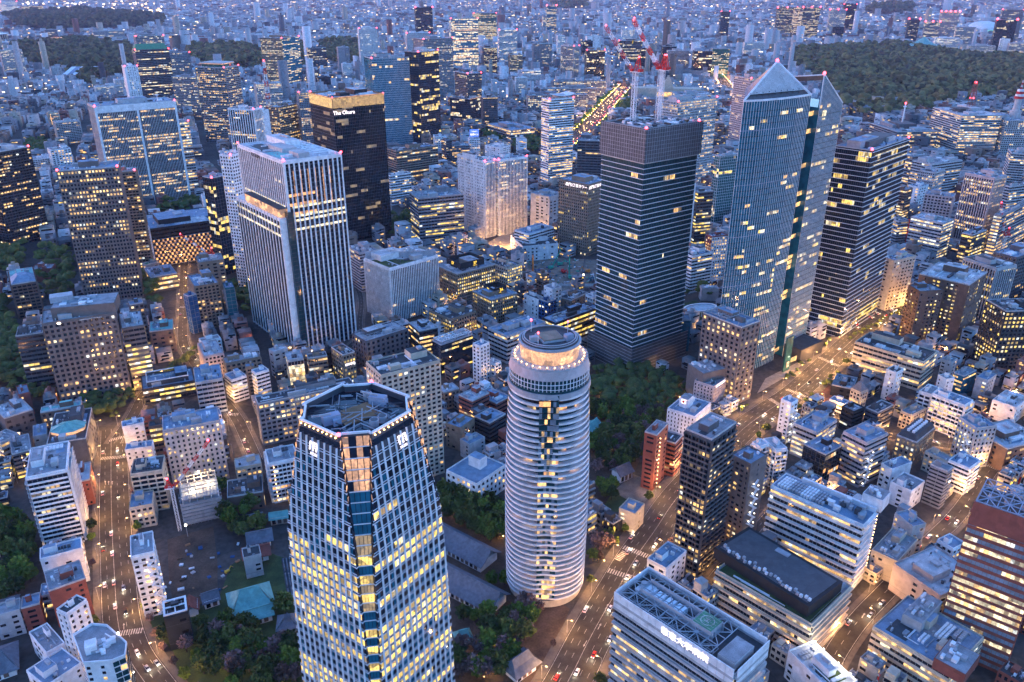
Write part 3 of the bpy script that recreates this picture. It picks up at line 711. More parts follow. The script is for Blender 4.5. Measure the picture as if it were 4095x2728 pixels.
('whs',210.9,958.0,15.3,8.5,20,90,'x','white',4,6,0.1,'warm','blank white slab peeking beside the construction tower',{'name': 'tower'}),
('ncr',172.7,589.9,36.7,22.2,37.9,67.8,'g','granite',4.1,5,0.3,'warm','brown-grey stone office with open framed roof before the peaked tower',{'ww': 0.5}),
('strip',155.7,680.9,-4.2,12.1,14.3,30,'b','glassb',2.5,6,0.05,'white','small louvred glass pavilion building behind the construction tower',{}),
('e1',393.6,786.8,28.9,33.1,14.6,53.4,'x','beige',3.6,5,0.12,'warm','beige block with ribbed flank beside the slab-edged office tower',{}),
('e2',383.2,704.3,9.7,23.8,17.7,50,'x','brown',3.6,4,0.45,'yellow','brown stone block with paired lit windows,front one of two',{}),
('e3',419.1,727.8,45.1,50.6,44.1,56,'x','brown',3.6,4,0.4,'yellow','brown stone block with stepped roof,rear one of two',{}),
('e4',476.9,770.0,23.7,27.8,37.2,54,'f','pale',4,3,0.3,'yellow','pale ribbed office block behind the brown stone blocks',{}),
('e5',580.0,987.2,33.7,28.5,35.9,93.5,'f','pink',4,3,0.7,'warm','pinkish ribbed tower with warm lit windows and a stone crown',{'name': 'tower'}),
('e6',511.5,959.9,40.5,29.3,38.6,46,'b','pale',4.2,4,0.75,'white','office with bright white floor bands and a green roof deck',{}),
('e7',587.1,1158.5,36.6,26.2,16.3,40.2,'x','white',4,6,0.1,'warm','bare white slab tower with one recessed dark strip',{}),
('e8',537.4,1097.7,41.7,20.4,14.4,50,'b','brown',3.6,4,0.65,'warm','dark brown office with lit floors left of the bare white slab tower',{}),
('e9',567.1,1057.9,56.1,24.8,33.4,52,'g','pink',4,4,0.12,'warm','pinkish block with an open grid of dark bays',{}),
('e10',524.0,888.0,38.1,34.5,11.5,50,'b','dark',4,4,0.55,'yellow','round-cornered dark office with lit floors',{}),
('e11',615.4,964.9,41.7,130.5,8.5,60,'b','grey',4,4,0.55,'warm','long grey government block with speckled lit windows',{}),
('e12',539.1,824.2,33.9,59.0,24.2,48,'g','dgrey',4,4,0.1,'warm','dark block with a pale roof deck behind the ribbed office',{}),
('e13',427.1,640.5,4.7,33.1,27.1,58,'g','dark',3.8,3.6,0.5,'yellow','dark office tower with lit crown at the lamp-lit crossroads',{}),
('e14',612.2,1177.9,39.7,31.5,22.8,58,'g','pale',4,3,0.5,'warm','pale low office with bright windows below the helipad government tower',{}),
('e15',700.0,1110.7,22.7,39.6,8.5,52,'b','pale',4,4,0.5,'warm','pale lit office right of the pinkish ribbed tower',{}),
('e16',494.8,1005.1,15.4,17.5,15.4,32,'b','pale',3.6,4,0.4,'warm','pale low shop block with a red vertical banner',{}),
('f1',-330.8,522.9,23.5,26.5,8.5,24,'g','brown',4,4,0.15,'warm','brown brick block with a pale green roof deck',{'ww': 0.5,'roofcol': 'teal'}),
('f2',-310.5,495.2,20.7,24.0,46,24,'x','dgrey',4.5,5,0.15,'warm','grey hall with a pale green octagonal roof',{}),
('f3',-280.8,590.4,24.5,38.7,26.9,13.2,'b','dark',4,4,0.55,'yellow','dark office with a white-framed machine roof and lit floors',{}),
('f4',-238.9,570.1,22.8,19.4,28.1,28,'b','pale',3.7,4,0.25,'warm','pale grey office with a skewed dark roof',{}),
('f5',-213.0,469.2,22.8,34.7,20.1,44.3,'g','pink',3.5,3.2,0.25,'warm','pinkish hotel tower with tank and chillers on its roof',{'ww': 0.42}),
('f6',-270.4,503.1,26.9,14.0,8.7,22,'x','white',3.5,4,0.15,'warm','white small block at the crossing with a shrine-like kiosk',{}),
('f7',-256.1,478.7,16.3,17.1,8.5,18,'x','white',3.5,4,0.1,'warm','white flat block with dark roof strip along the wide street',{}),
('f8',-231.8,438.5,16.7,18.6,17.9,28,'x','beige',3.4,5,0.1,'warm','cream block with side balconies along the wide street',{'stR': 'a'}),
('f9',-275.6,410.7,24.5,20.7,34.8,50,'a','white',3.1,2.48,0.12,'warm','striped blue-white apartment slab with a long flat roof',{'div': 9,'bal': 'white','core': 'dgrey'}),
('f10',-230.3,419.7,19.6,13.1,15.9,15,'g','beige',3.4,3.6,0.2,'warm','cream small block with plant pots on its roof',{}),
('f11',-252.1,502.3,21.4,11.5,8.8,22,'b','brown',4,4,0.4,'yellow','brown block with a wide ventilator roof left of the pinkish hotel',{}),
('f12',-224.2,607.9,28.2,28.4,12.9,24,'g','tan',3.6,4,0.1,'warm','tan block with blue roof panels on the sloping side street',{}),
('f13',-222.6,583.3,41.8,12.4,14.1,20,'b','white',3.2,4,0.15,'warm','white narrow banded block next to a blank brown flank',{}),
('f14',-212.0,589.3,18.6,7,7,26,'x','tan',3.2,8,0,'warm','blank brown tall block beside the white narrow banded one',{}),
('f15',-177.9,464.5,21.9,16.1,12.7,14,'g','beige',3.6,3,0.5,'warm','cream block with bright windows below the pinkish hotel',{}),
('f16',-172.0,438.2,17.5,21.9,19.4,12,'x','brown',4,6,0.1,'warm','brown low block with a row of white roof units',{}),
('f17',-376.0,536.5,46.1,19.5,24.9,15,'x','dgrey',4,5,0.1,'white','dark glazed low block with pale roof patches',{}),
('f18',-356.4,491.2,63.8,13.3,13.9,18,'b','pale',4,5,0.3,'warm','pale office with spotlit wall at the left street',{}),
('f19',-336.3,477.0,32.7,11.6,24.6,20,'b','dgrey',3.4,3.4,0.5,'yellow','dark flats with a zigzag of stair lamps',{}),
('f20',-381.9,561.6,35.1,7.6,17.3,18,'x','brick',3.5,4,0.1,'warm','low white-rimmed house among the trees behind the brick block',{}),
('f21',-335.3,499.1,28.6,8.5,17.4,18,'x','pale',3.5,5,0.1,'warm','narrow pale-roofed block left of the octagonal roof',{}),
('f22',-278.6,445.3,24.1,8.5,22.8,18,'x','brick',3.5,5,0.1,'warm','narrow brick block with white-rimmed roof on the wide street',{}),
('f23',-258.5,630.8,29.6,15.7,31.5,22,'g','pink',3.5,3.4,0.25,'warm','pinkish small tower at the street bend',{}),
('g1',-152.3,529.5,26.7,70.1,12.0,34,'g','grey',3.6,3.6,0.35,'warm','long grey office slab with a terraced roof behind the notched glass tower',{'ww': 0.7}),
('beige',-70.3,472.1,32.1,41.3,23.4,85,'g','beige',3.3,3.6,0.2,'warm','tall beige apartment tower with white roof and curved glass corners',{'ww': 0.62,'name': 'tower'}),
('g3',-182.8,615.0,22.3,12.8,17.2,22.6,'c','pale',3.8,2.4,0.9,'white','small glowing white-glass office with a roof garden',{}),
('g4',-198.7,625.2,42.2,13.1,8.5,24,'x','pale',3.8,6,0.1,'warm','pale block left of the glowing white-glass office',{}),
('g5',-163.0,612.6,21.0,15.5,8.5,24,'b','tan',3.8,4,0.5,'warm','brown banded office right of the glowing white-glass office',{}),
('g6',-155.2,624.5,19.5,7,7,24,'b','black',3.8,4,0.3,'yellow','black narrow office next to the brown banded one',{}),
('g7',-141.3,615.0,39.1,11.0,20.3,28,'g','tan',3.6,3,0.25,'yellow','tan narrow office with pink lit sign on its wall',{}),
('g8',-202.4,584.3,41.3,10.9,8.5,24,'b','white',3.4,4,0.35,'warm','white balcony flats left of the long grey office slab',{}),
('g9',-149.7,449.8,23.1,18.1,17.7,29,'a','white',3.1,2.48,0.25,'orange','white-roofed flats with orange lit landings left of the notched tower',{}),
('inst',-23.7,450.9,51.5,28.8,26.0,17.9,'g','white',4.6,4,0.08,'warm','white low institution with a flat blue roof and a block turret',{'ww': 0.5,'roof': 'none'}),
('ter1',-28.9,546.5,47.6,18.3,14.7,22,'b','brick',3.2,3.1,0.15,'orange','red-brown terraced flats,higher stepped part',{}),
('ter2',-14.7,557.6,47.3,16.0,22.1,15,'b','brick',3.2,3.1,0.2,'orange','red-brown terraced flats,lower part with wide roofs',{}),
('bapt',-37.5,511.4,57.4,17.5,13.2,18.6,'x','tan',3.2,5,0.1,'warm','tan narrow flats with a column of orange landing lamps',{}),
('dk1',-23.9,532.6,39.1,10.2,9.4,17,'b','dgrey',3.4,2.48,0.1,'warm','dark flats with a pinkish flat roof below the terraces',{}),
('dk2',-16.0,520.7,49.6,17.6,14.9,18,'b','dark',3.4,2.48,0.1,'warm','dark steep-roofed flats with white skylights below the terraces',{}),
('wt1',-25.8,614.7,47.2,10.9,8.5,34,'g','white',3.2,4,0.12,'warm','white slim flats behind the terraces',{'ww': 0.5}),
('wt2',-15.2,619.5,48.9,7.5,9.1,15,'g','white',3.2,4,0.1,'warm','white small flats beside the slim white ones',{}),
('h6',-50.5,570.6,31.4,13.4,11.7,15,'g','tan',3.2,3.6,0.2,'orange','tan small flats behind the beige tower',{}),
('h7',-28.0,496.1,43.2,14.7,10.0,13,'x','pale',3.2,5,0.1,'warm','small house with a glazed sloping roof beside the tan narrow flats',{}),
('rd',104.6,478.5,56.6,12.8,20.1,26.0,'b','brick',3.4,2.48,0.25,'warm','red-brown balcony flats at the edge of the wooded hill',{}),
('rd2',94.8,461.3,56.4,18.5,8.5,42,'x','brick',3.4,6,0.1,'orange','red-brown rear wing with a long roof house',{}),
('ht1',130.5,524.5,52.6,26.9,21.5,24,'g','white',3.1,2.8,0.04,'warm','white hotel with a turret bearing a glowing square sign',{'ww': 0.35}),
('ht2',156.9,572.1,48.2,19.8,16.9,21.6,'g','pink',3.1,2.6,0.04,'warm','pinkish hotel with a lit roof-edge sign behind the white one',{'ww': 0.35}),
('dapt',107.6,380.5,45.7,25.2,15.9,90,'a','dgrey',3.25,2.23,0.3,'warm','tall dark apartment tower with a white penthouse and balconies',{'name': 'tower'}),
('dbr',134.4,392.7,40.1,15.8,13.3,64,'x','granite',3.3,3.2,0.25,'warm','dark brown tower with an outside stair right of the tall dark apartments',{}),
('wrd',164.5,461.9,32.5,8.5,7,30,'a','white',3.2,2.48,0.15,'warm','white rounded-balcony flats right of the dark brown tower',{}),
('sm22',73.8,413.8,55.2,13.0,10.9,14,'x','beige',3.4,5,0.1,'warm','small house with a white turret by the walled garden',{}),
('i1',325.6,625.5,44.6,29.5,57.2,25.8,'b','beige',4,4,0.5,'warm','broad cream banded office with cars parked on its roof',{}),
('i2',306.7,582.8,38.9,11.4,8.5,25.3,'x','white',3.4,3,0.25,'warm','thin white tower with paired small windows',{}),
('i3',200.2,515.8,39.7,8.5,8.5,33.7,'x','white',3.4,4,0.2,'yellow','thin pale tower with a lit outside stair',{}),
('i4',215.2,500.8,41.8,27.3,17.6,24,'b','pale',3.8,2.48,0.5,'white','stepped pale office with greenish windows and sloping glass',{}),
('i5',209.2,468.8,36.7,18.5,16.6,24,'c','black',3.4,3.2,0.15,'orange','black glass apartment block with white balcony edges',{}),
('i6',236.1,468.7,33.0,23.0,17.6,34,'b','pink',3.8,2.48,0.35,'warm','lilac-grey office with air units and a lit outside stair',{}),
('i7',284.4,494.2,42.2,30.6,13.6,20,'g','tan',3.6,3.2,0.5,'warm','brown office with a dark mansard roof of air units',{'ww': 0.5,'roof': 'none'}),
('i8',327.9,532.9,37.4,13.5,23.6,26.7,'a','white',3.2,3.2,0.35,'warm','white apartment slab with a strong balcony grid',{}),
('i9',255.5,533.3,32.0,12.4,10.2,18,'b','black',3.6,4,0.1,'warm','small black office with units on its roof',{}),
('i10',275.8,534.5,36.2,20.7,9.8,18,'b','dgrey',3.4,4,0.35,'orange','dark flats with orange side landings and a small roof garden',{}),
('i11',321.3,487.1,12.6,16.1,16.3,32,'g','pale',3.5,3,0.4,'yellow','slim pale tower with a lit zigzag outside stair',{'ww': 0.5}),
('i12',273.1,437.4,40.9,8.0,10.8,28,'b','grey',2.6,4.96,0.05,'warm','slim grey louvred tower with horizontal stripes',{}),
('i13',292.3,472.4,33.2,8.5,17.2,14,'g','beige',3.4,3.4,0.15,'warm','cream block with a wide blue roof',{}),
('i14',299.3,456.6,38.1,16.2,13.3,20,'b','white',3.2,2.23,0.3,'warm','white corner flats with curved balconies and lamps',{}),
('i15',175.2,464.4,16.8,8.7,14.8,28,'a','white',3.1,2.23,0.2,'warm','white rounded flats with stacked balconies beside the big white office',{}),
('i16',254.7,438.9,39.8,17.8,13.8,15,'x','white',3.6,5,0.15,'warm','white low block with a brown awning roof',{}),
('i17',255.5,457.9,27.4,19.3,8.5,17,'x','white',3.6,5,0.1,'warm','white narrow block beside the lilac-grey office',{}),
('i18',303.9,538.6,35.6,19.7,8.8,13,'g','beige',3.2,3.4,0.3,'warm','cream stepped flats behind the mansard-roofed office',{}),
('i19',321.7,554.1,44.2,16.7,8.5,22,'a','white',3.2,3.6,0.2,'warm','white flats behind the apartment slab with balcony grid',{}),
('i20',370.1,593.6,34.2,19.2,8.5,18,'b','glassb',3.4,4,0.3,'warm','blue-grey glass block with an open roof frame',{}),
('i21',383.2,585.5,39.4,16.5,8.8,18,'x','pale',3.4,4,0.2,'warm','pale plain block with a lit corner among small houses',{}),
('i22',384.8,552.0,40.1,25.3,16.9,15,'x','white',3.6,5,0.15,'warm','white hall with a big flat white roof',{}),
('i23',349.1,494.0,20.7,36.1,29.9,18,'x','brown',4,6,0.1,'warm','brown wall building with a bright painted mural at its foot',{}),
('i24',347.9,580.3,19.2,8.5,8.5,20,'x','white',3.4,4,0.1,'warm','white small stair block among low houses',{}),
('i25',366.9,613.7,40.9,11.1,8.5,20,'x','pale',3.2,3.4,0.25,'warm','pale wedge-topped flats right of the broad cream office',{}),
('i26',273.2,593.5,60.4,23.7,16.3,9,'x','black',4,6,0.1,'warm','low black-roofed shop with white roof lettering',{}),
('i27',275.2,570.0,32.4,8.9,8.5,14,'g','beige',3.2,3,0.5,'warm','small cream flats with a dark slate hipped roof',{}),
('i28',257.4,562.7,45.1,8.5,12.2,8,'b','white',4,4,0.7,'warm','white low kiosk building on the brown plaza',{}),
('big',174.5,379.2,45.4,17.4,53.5,44,'w','white',4.3,2.2,0.3,'warm','large white office with projecting floor slabs and a chiller-filled roof',{'roof': 'none','roofcol': 'roofblue'}),
('hosp',68.6,243.7,43.1,21.3,55.7,82,'w','pale',4.1,1.9,0.4,'warm','large hospital block with roof helipad and glowing sign letters',{'roof': 'none','roofcol': 'roofdark','name': 'tower'}),
('wtri',85.0,357.5,47.2,20.3,12.1,22,'x','white',3.6,5,0.1,'warm','white wedge-shaped office with blue roof decks at the junction',{}),
('pod',141.7,336.4,42.8,40.5,54.8,24,'w','beige',4.2,1.9,0.3,'warm','low cream slab-edged annex with planted roof around a black hall',{}),
('lowblue',202.4,302.1,39.2,34.7,37.5,20,'b','beige',3.6,2.48,0.55,'warm','cream banded block with a wide worn blue roof',{}),
('court',145.4,284.7,25.3,15.6,27.6,16,'x','white',4,6,0.1,'warm','white connecting block with roof courts beside the hospital',{}),
('j1',241.5,375.1,39.0,8.7,7,12,'x','dgrey',4,5,0.1,'warm','low dark building with a green roof deck by the side street',{}),
('j2',231.3,351.0,27.3,33.9,28.9,17,'x','pink',4,6,0,'warm','blank pinkish block left of the red-brown tower',{}),
('j3',219.0,375.3,44.6,29.0,14.6,15,'x','beige',3.4,4,0.15,'warm','cream stepped flats with a green roof terrace',{}),
('j4',203.8,364.2,37.4,7,7,7,'g','beige',3.2,3.6,0.1,'warm','low brown-roofed shophouse at the side street crossing',{}),
('j5',234.8,393.1,18.7,9.5,14.4,20,'x','pale',3.6,4,0.2,'warm','grey sloped-terrace house with slanted windows',{}),
('j6',252.6,378.2,29.3,11.1,9.9,15,'g','white',3.2,3.4,0.15,'warm','white cluttered small block by the red-brown tower',{}),
('k1',-250.1,363.0,28.1,20.5,10.7,22,'x','white',3.4,5,0.15,'warm','white block with round porthole lamps and a dark roof',{}),
('k2',-235.2,338.4,34.9,17.1,17.6,24,'x','brick',3.5,5,0.1,'warm','red-walled block with white roof ducts',{}),
('k3',-250.3,329.6,25.6,8.5,9.3,15,'x','brick',3.5,6,0.1,'warm','red blank-walled block with a pale flat roof',{}),
('k4',-259.7,324.4,26.8,11.7,9.6,15,'x','pale',3.5,5,0.1,'warm','pale grey house with warm roof lamps beside the graveyard',{}),
('k5',-212.1,304.5,63.9,11.0,7.1,35,'g','white',3.3,3.4,0.08,'warm','white slim tower with curved glass bay and green roof deck',{'ww': 0.4}),
('k6',-193.8,343.9,24.2,11.1,18.8,40,'x','white',3.4,3.4,0.06,'warm','white-roofed slab with lit open stair along the wide street',{}),
('k7',-169.9,318.1,24.2,11.2,11.5,20,'x','black',4,5,0.12,'yellow','black block with a white-framed open roof',{'roofcol': 'roofdark'}),
('k8',-229.8,305.5,49.4,8.7,20.8,13,'x','white',3.4,4,0.1,'warm','white low house with a grey pitched roof near the street tower',{}),
('k9',-215.9,286.0,56.0,17.1,16.9,14,'x','white',3.4,4,0.3,'warm','white low house with blue terrace roof and warm lamps',{}),
('k10',-147.7,370.3,22.9,9.5,9.2,14,'x','pale',3.4,4,0.1,'warm','pale house with teal roof beside the digging ground',{}),
('biz',329.4,747.2,45.7,84.7,32.4,175.5,'s','glassd',4.35,1.9,0.13,'yellow','dark office tower ringed by white projecting floor edges right of the peaked tower',{'name': 'tower'}),
('resid',112.8,666.7,37.0,61.0,46.8,206,'s','glass_teal',4.1,1.9,0.03,'warm','dark tower under construction with white floor edges and a screened top',{'roof': 'flat','name': 'tower','glass': 'glass_teal'}),
('wg',-199.1,726.9,38.6,53.3,98.2,173,'f','white',3.9,4.3,0.02,'white','white ribbed hotel and office tower with a lit terrace box',{'fw': 0.27,'roof': 'mech','name': 'tower'}),
('rbrown',235.7,314.1,50.4,25,31.3,83,'b','brick',4.1,1.8,0.42,'white','red-brown and glass banded tower with an open lattice roof',{'roof': 'none','glass': 'glass_pale','wh': 0.6,'name': 'tower'}),
]
ANNEX = [
('kmt', -334.9, 593.1, 16.2, 45.2, 24, 81, 'granite', 'penthouse'),
('ncr', 154.9, 580.0, 24.7, 21.6, 20.2, 30, 'granite', 'podium'),
('brwh', 209.1, 806.0, -0.4, 18.4, 10.5, 14, 'pink', 'podium'),
('big', 201.5, 374.1, 47.1, 11.6, 11.0, 52, 'white', 'penthouse'),
('pod', 138.8, 339.8, 37.8, 29.5, 57.8, 31, 'black', 'roof_hall'),
('lowblue', 203.9, 313.0, 41.5, 23.4, 9.4, 26, 'pale', 'penthouse'),
('lowblue', 205.0, 281.1, 42.6, 17.5, 13.9, 26, 'brick', 'penthouse'),
]
ROADTAB = [('left', [(-301.7, 533.3), (-273.8, 471.2), (-249.0, 417.3), (-223.5, 364.8), (-206.9, 330.7), (-192.1, 308.0), (-175.1, 290.5), (-156.6, 272.2)], 19, 5, 20, 3.5, 1000), ('leftup', [(-291.8, 511.2), (-294.1, 533.3), (-295.9, 557.0), (-302.8, 589.9), (-300.0, 609.6), (-292.2, 647.9)], 10, 2, 26, 2.5, 700), ('slope', [(-396.7, 934.6), (-373.4, 868.9), (-342.5, 785.5), (-311.0, 696.3), (-297.1, 671.8), (-272.1, 634.7), (-232.0, 575.6), (-213.6, 550.0), (-198.1, 521.2), (-180.4, 487.7)], 10, 2, 24, 2.5, 800), ('lane', [(-195.6, 918.2), (-179.0, 868.9), (-159.0, 803.1), (-152.3, 743.1), (-144.6, 705.4), (-151.6, 680.5)], 7, 2, 0, 2, 0), ('main', [(17.1, 272.2), (27.6, 291.3), (41.6, 322.5), (59.6, 357.2), (72.7, 383.4), (89.5, 410.7), (104.8, 438.6), (126.1, 469.0), (172.4, 530.7), (201.9, 561.2), (233.0, 590.7), (271.8, 638.2), (303.3, 676.6), (345.7, 727.6), (379.0, 761.4), (426.6, 803.1)], 23, 6, 17, 4.5, 1150), ('side', [(156.9, 300.9), (167.9, 314.7), (185.0, 333.5), (211.3, 357.2), (238.2, 383.4), (254.6, 399.2), (283.3, 424.1), (323.2, 468.0), (371.2, 517.4), (386.2, 530.1)], 11, 2, 22, 2.5, 900), ('cross', [(237.0, 589.9), (249.8, 560.5), (268.1, 533.3), (287.5, 517.4), (310.3, 511.2), (334.3, 502.2)], 9, 2, 20, 2, 1000), ('gap', [(114.3, 364.8), (132.5, 387.7), (147.9, 406.4), (172.8, 435.8)], 7, 2, 40, 1.5, 700), ('diet', [(98.5, 1637.5), (156.6, 1829.6), (197.7, 1980.5), (268.7, 2293.6), (302.6, 2429.2), (365.6, 2692.1)], 36, 6, 0, 6, 0), ('moat', [(795.4, 3421.0), (700.1, 2813.0), (646.8, 2429.2), (617.0, 2133.7)], 30, 6, 0, 5, 0), ('east', [(379.0, 761.4), (380.4, 803.1), (403.3, 871.9)], 10, 2, 0, 2, 0)]
CROSSTAB = [(-283.6, 492.3, 8.5, 17, 15, 'left'), (-292.5, 518.6, 33.8, 12, 10, 'left'), (-198.8, 323.5, 11.7, 12, 10, 'left'), (63.6, 367.7, -26.2, 19, 13, 'main'), (74.6, 387.7, -32.9, 19, 13, 'main'), (64.4, 384.5, 52.3, 10, 7, 'main'), (235.4, 589.1, -49.4, 22, 14, 'main'), (213.5, 571.2, -67.4, 22, 14, 'main'), (282.4, 650.6, -58.3, 22, 14, 'main'), (215.1, 361.9, -38.2, 9, 7, 'side'), (221.3, 366.6, -43.9, 9, 7, 'side'), (336.0, 479.3, -50.4, 9, 7, 'side'), (-218.5, 554.9, 9.1, 9, 7, 'slope'), (-341.1, 783.0, 0.0, 9, 7, 'slope')]
OCTA = [(-197.8, 279.3), (-185.3, 263.0), (-173.6, 264.3), (-169.3, 267.4), (-171.8, 274.7), (-185.4, 285.3), (-192.5, 286.1)]
ARROWTAB = [(-274.9, 460.6, 116.0, 'left'), (-272.6, 460.6, 115.8, 'left'), (-270.2, 460.6, 114.3, 'left'), (51.4, 342.1, 62.0, 'main'), (46.0, 327.5, 63.1, 'main'), (37.4, 315.3, -118.0, 'main'), (87.5, 400.0, 58.9, 'main'), (261.0, 617.8, 51.5, 'main'), (-204.0, 327.5, 113.7, 'left'), (230.5, 376.0, 42.1, 'side'), (187.9, 335.5, 48.8, 'side')]
AREAS = [('building_yard', 'sand', [(17.4, 934.6), (25.7, 951.5), (107.3, 937.9), (97.7, 832.2), (76.8, 821.4), (48.5, 821.4), (17.4, 871.9)]), ('plaza', 'plaza', [(-37.3, 996.2), (-10.0, 1055.0), (29.8, 1005.6), (25.3, 934.6), (1.6, 951.5)]), ('digging_ground', 'soil', [(-209.3, 400.0), (-185.9, 412.9), (-172.2, 379.8), (-161.3, 347.1), (-182.6, 340.4), (-194.8, 364.8)]), ('hill_floor', 'soil', [(67.6, 634.7), (92.7, 639.0), (121.2, 626.1), (150.8, 605.6), (136.9, 571.2), (121.5, 543.3), (98.5, 523.7), (90.0, 487.7), (81.0, 465.8), (65.6, 460.6), (50.6, 450.4)]), ('sports_court', 'sand', [(67.3, 450.4), (83.2, 471.2), (105.8, 455.5), (96.3, 433.4), (84.0, 426.4)]), ('lawn', 'grass', [(53.1, 421.8), (67.3, 450.4), (79.8, 435.8), (75.7, 426.4), (62.1, 428.7)]), ('temple_ground', 'soil', [(-48.7, 455.5), (-6.3, 445.4), (-4.2, 364.8), (19.9, 350.5), (31.3, 340.4), (13.3, 290.5), (-37.3, 290.5)]), ('garden', 'grass', [(-196.3, 333.9), (-160.7, 345.4), (-163.3, 376.0), (-152.7, 391.8), (-120.4, 376.0), (-98.4, 282.2), (-156.2, 282.2), (-170.8, 309.4)]), ('plaza', 'plaza', [(300.9, 721.2), (318.5, 690.3), (387.7, 766.1), (380.4, 803.1)]), ('brown_plaza', 'road_red', [(244.9, 589.9), (263.6, 609.6), (270.6, 593.8), (252.3, 567.6), (244.9, 571.2)]), ('lawn', 'grass', [(174.7, 790.4), (195.5, 803.1), (205.6, 766.1), (182.7, 721.2), (167.9, 732.0)]), ('pavement_square', 'plaza', [(201.3, 589.9), (231.3, 617.8), (252.0, 624.5), (269.8, 643.4), (257.4, 652.4), (216.4, 617.8)]), ('moat', 'glassd', [(851.3, 2118.9), (848.5, 1961.2), (900.3, 1869.7), (865.3, 1813.0), (801.7, 1869.7), (806.0, 2027.0)])]
WOODS = {'hill': [(67.8, 624.5), (92.2, 634.7), (120.4, 621.1), (146.4, 601.6), (134.1, 571.2), (118.1, 543.3), (97.8, 523.7), (90.3, 493.4), (80.5, 473.9), (66.1, 465.8), (53.7, 465.8)], 'templeA': [(-46.8, 450.4), (-7.7, 440.6), (-5.8, 400.0), (-17.6, 395.9), (-42.8, 417.3)], 'templeB': [(-15.3, 364.8), (-4.2, 364.8), (5.6, 357.6), (-6.4, 347.1)], 'templeC': [(-31.0, 340.4), (-6.3, 333.9), (17.2, 340.4), (14.3, 324.4), (0.6, 290.5), (-26.7, 290.5)], 'roundA': [(-6.7, 364.8), (0.7, 357.6), (36.8, 352.3), (47.7, 364.8), (46.9, 383.8), (56.3, 400.0), (63.7, 395.9), (56.3, 376.0), (38.3, 340.4), (17.3, 343.7), (-4.1, 350.5)], 'gardenA': [(-195.9, 327.5), (-183.5, 330.7), (-170.8, 321.3), (-177.3, 309.4), (-187.4, 312.3)], 'gardenB': [(-175.4, 327.5), (-150.2, 327.5), (-128.5, 315.3), (-107.7, 312.3), (-99.1, 284.8), (-144.7, 284.8), (-162.1, 303.7)], 'gardenD': [(-197.3, 455.5), (-165.4, 435.8), (-153.7, 404.2), (-163.0, 400.0), (-180.5, 412.9)], 'gardenE': [(-148.5, 340.4), (-130.5, 330.7), (-131.6, 318.3), (-150.2, 327.5)], 'leftlow': [(-297.1, 376.0), (-274.9, 372.2), (-265.8, 357.6), (-269.5, 340.4), (-276.6, 340.4)], 'gardenC': [(-137.9, 340.4), (-123.2, 347.1), (-113.6, 327.5), (-131.0, 324.4)], 'wl1': [(-645.1, 977.9), (-608.4, 969.0), (-573.3, 902.3), (-583.8, 871.9)], 'wl2': [(-579.0, 951.5), (-547.5, 969.0), (-481.4, 843.2), (-472.9, 790.4), (-497.8, 803.1)], 'wl3': [(-509.4, 743.1), (-479.8, 721.2), (-418.2, 634.7), (-405.1, 593.8), (-423.0, 593.8)], 'wl4': [(-429.6, 634.7), (-401.2, 634.7), (-368.5, 578.6), (-385.6, 571.2)], 'wl5': [(-345.6, 578.6), (-324.4, 582.3), (-306.4, 589.9), (-298.3, 574.9), (-305.0, 546.6), (-323.6, 539.9)], 'wl6': [(-544.0, 803.1), (-532.5, 803.1), (-484.0, 721.2), (-490.6, 710.6)], 'wl7': [(-425.1, 871.9), (-410.2, 871.9), (-365.0, 766.1), (-386.3, 790.4)], 'wl8': [(-302.7, 829.5), (-278.1, 843.2), (-249.7, 743.1), (-274.0, 766.1)], 'ok': [(-174.3, 1120.2), (-141.6, 1131.7), (-127.9, 1034.7), (-158.2, 1024.9)], 'okb': [(-525.7, 1180.2), (-481.2, 1219.0), (-461.9, 1155.5), (-503.3, 1131.7)], 'pmo': [(2.7, 1708.7), (58.4, 1749.0), (54.0, 1606.1), (2.5, 1580.1)], 'pmo2': [(-64.2, 1813.0), (3.0, 1869.7), (2.8, 1733.7), (-51.7, 1708.7)], 'arkp': [(-1001.6, 1684.3), (-967.8, 1708.7), (-880.8, 1550.7), (-933.3, 1563.2)], 'bld': [(179.5, 816.1), (210.5, 829.5), (208.3, 778.1), (195.5, 803.1)], 'strp': [(992.1, 1660.6), (1045.4, 1684.3), (976.6, 1571.6), (931.4, 1550.7)], 'left2': [(-326.3, 426.4), (-307.1, 421.8), (-277.8, 379.8), (-284.9, 372.2), (-297.1, 376.0)], 'scourt': [(57.7, 455.5), (65.6, 460.6), (70.2, 450.4), (59.0, 426.4)], 'nsch': [(297.6, 1929.8), (333.0, 1961.2), (311.4, 1813.0), (284.0, 1802.0)], 'c10': [(302.2, 2293.6), (341.6, 2364.1), (310.7, 2097.0), (272.2, 2097.0)]}
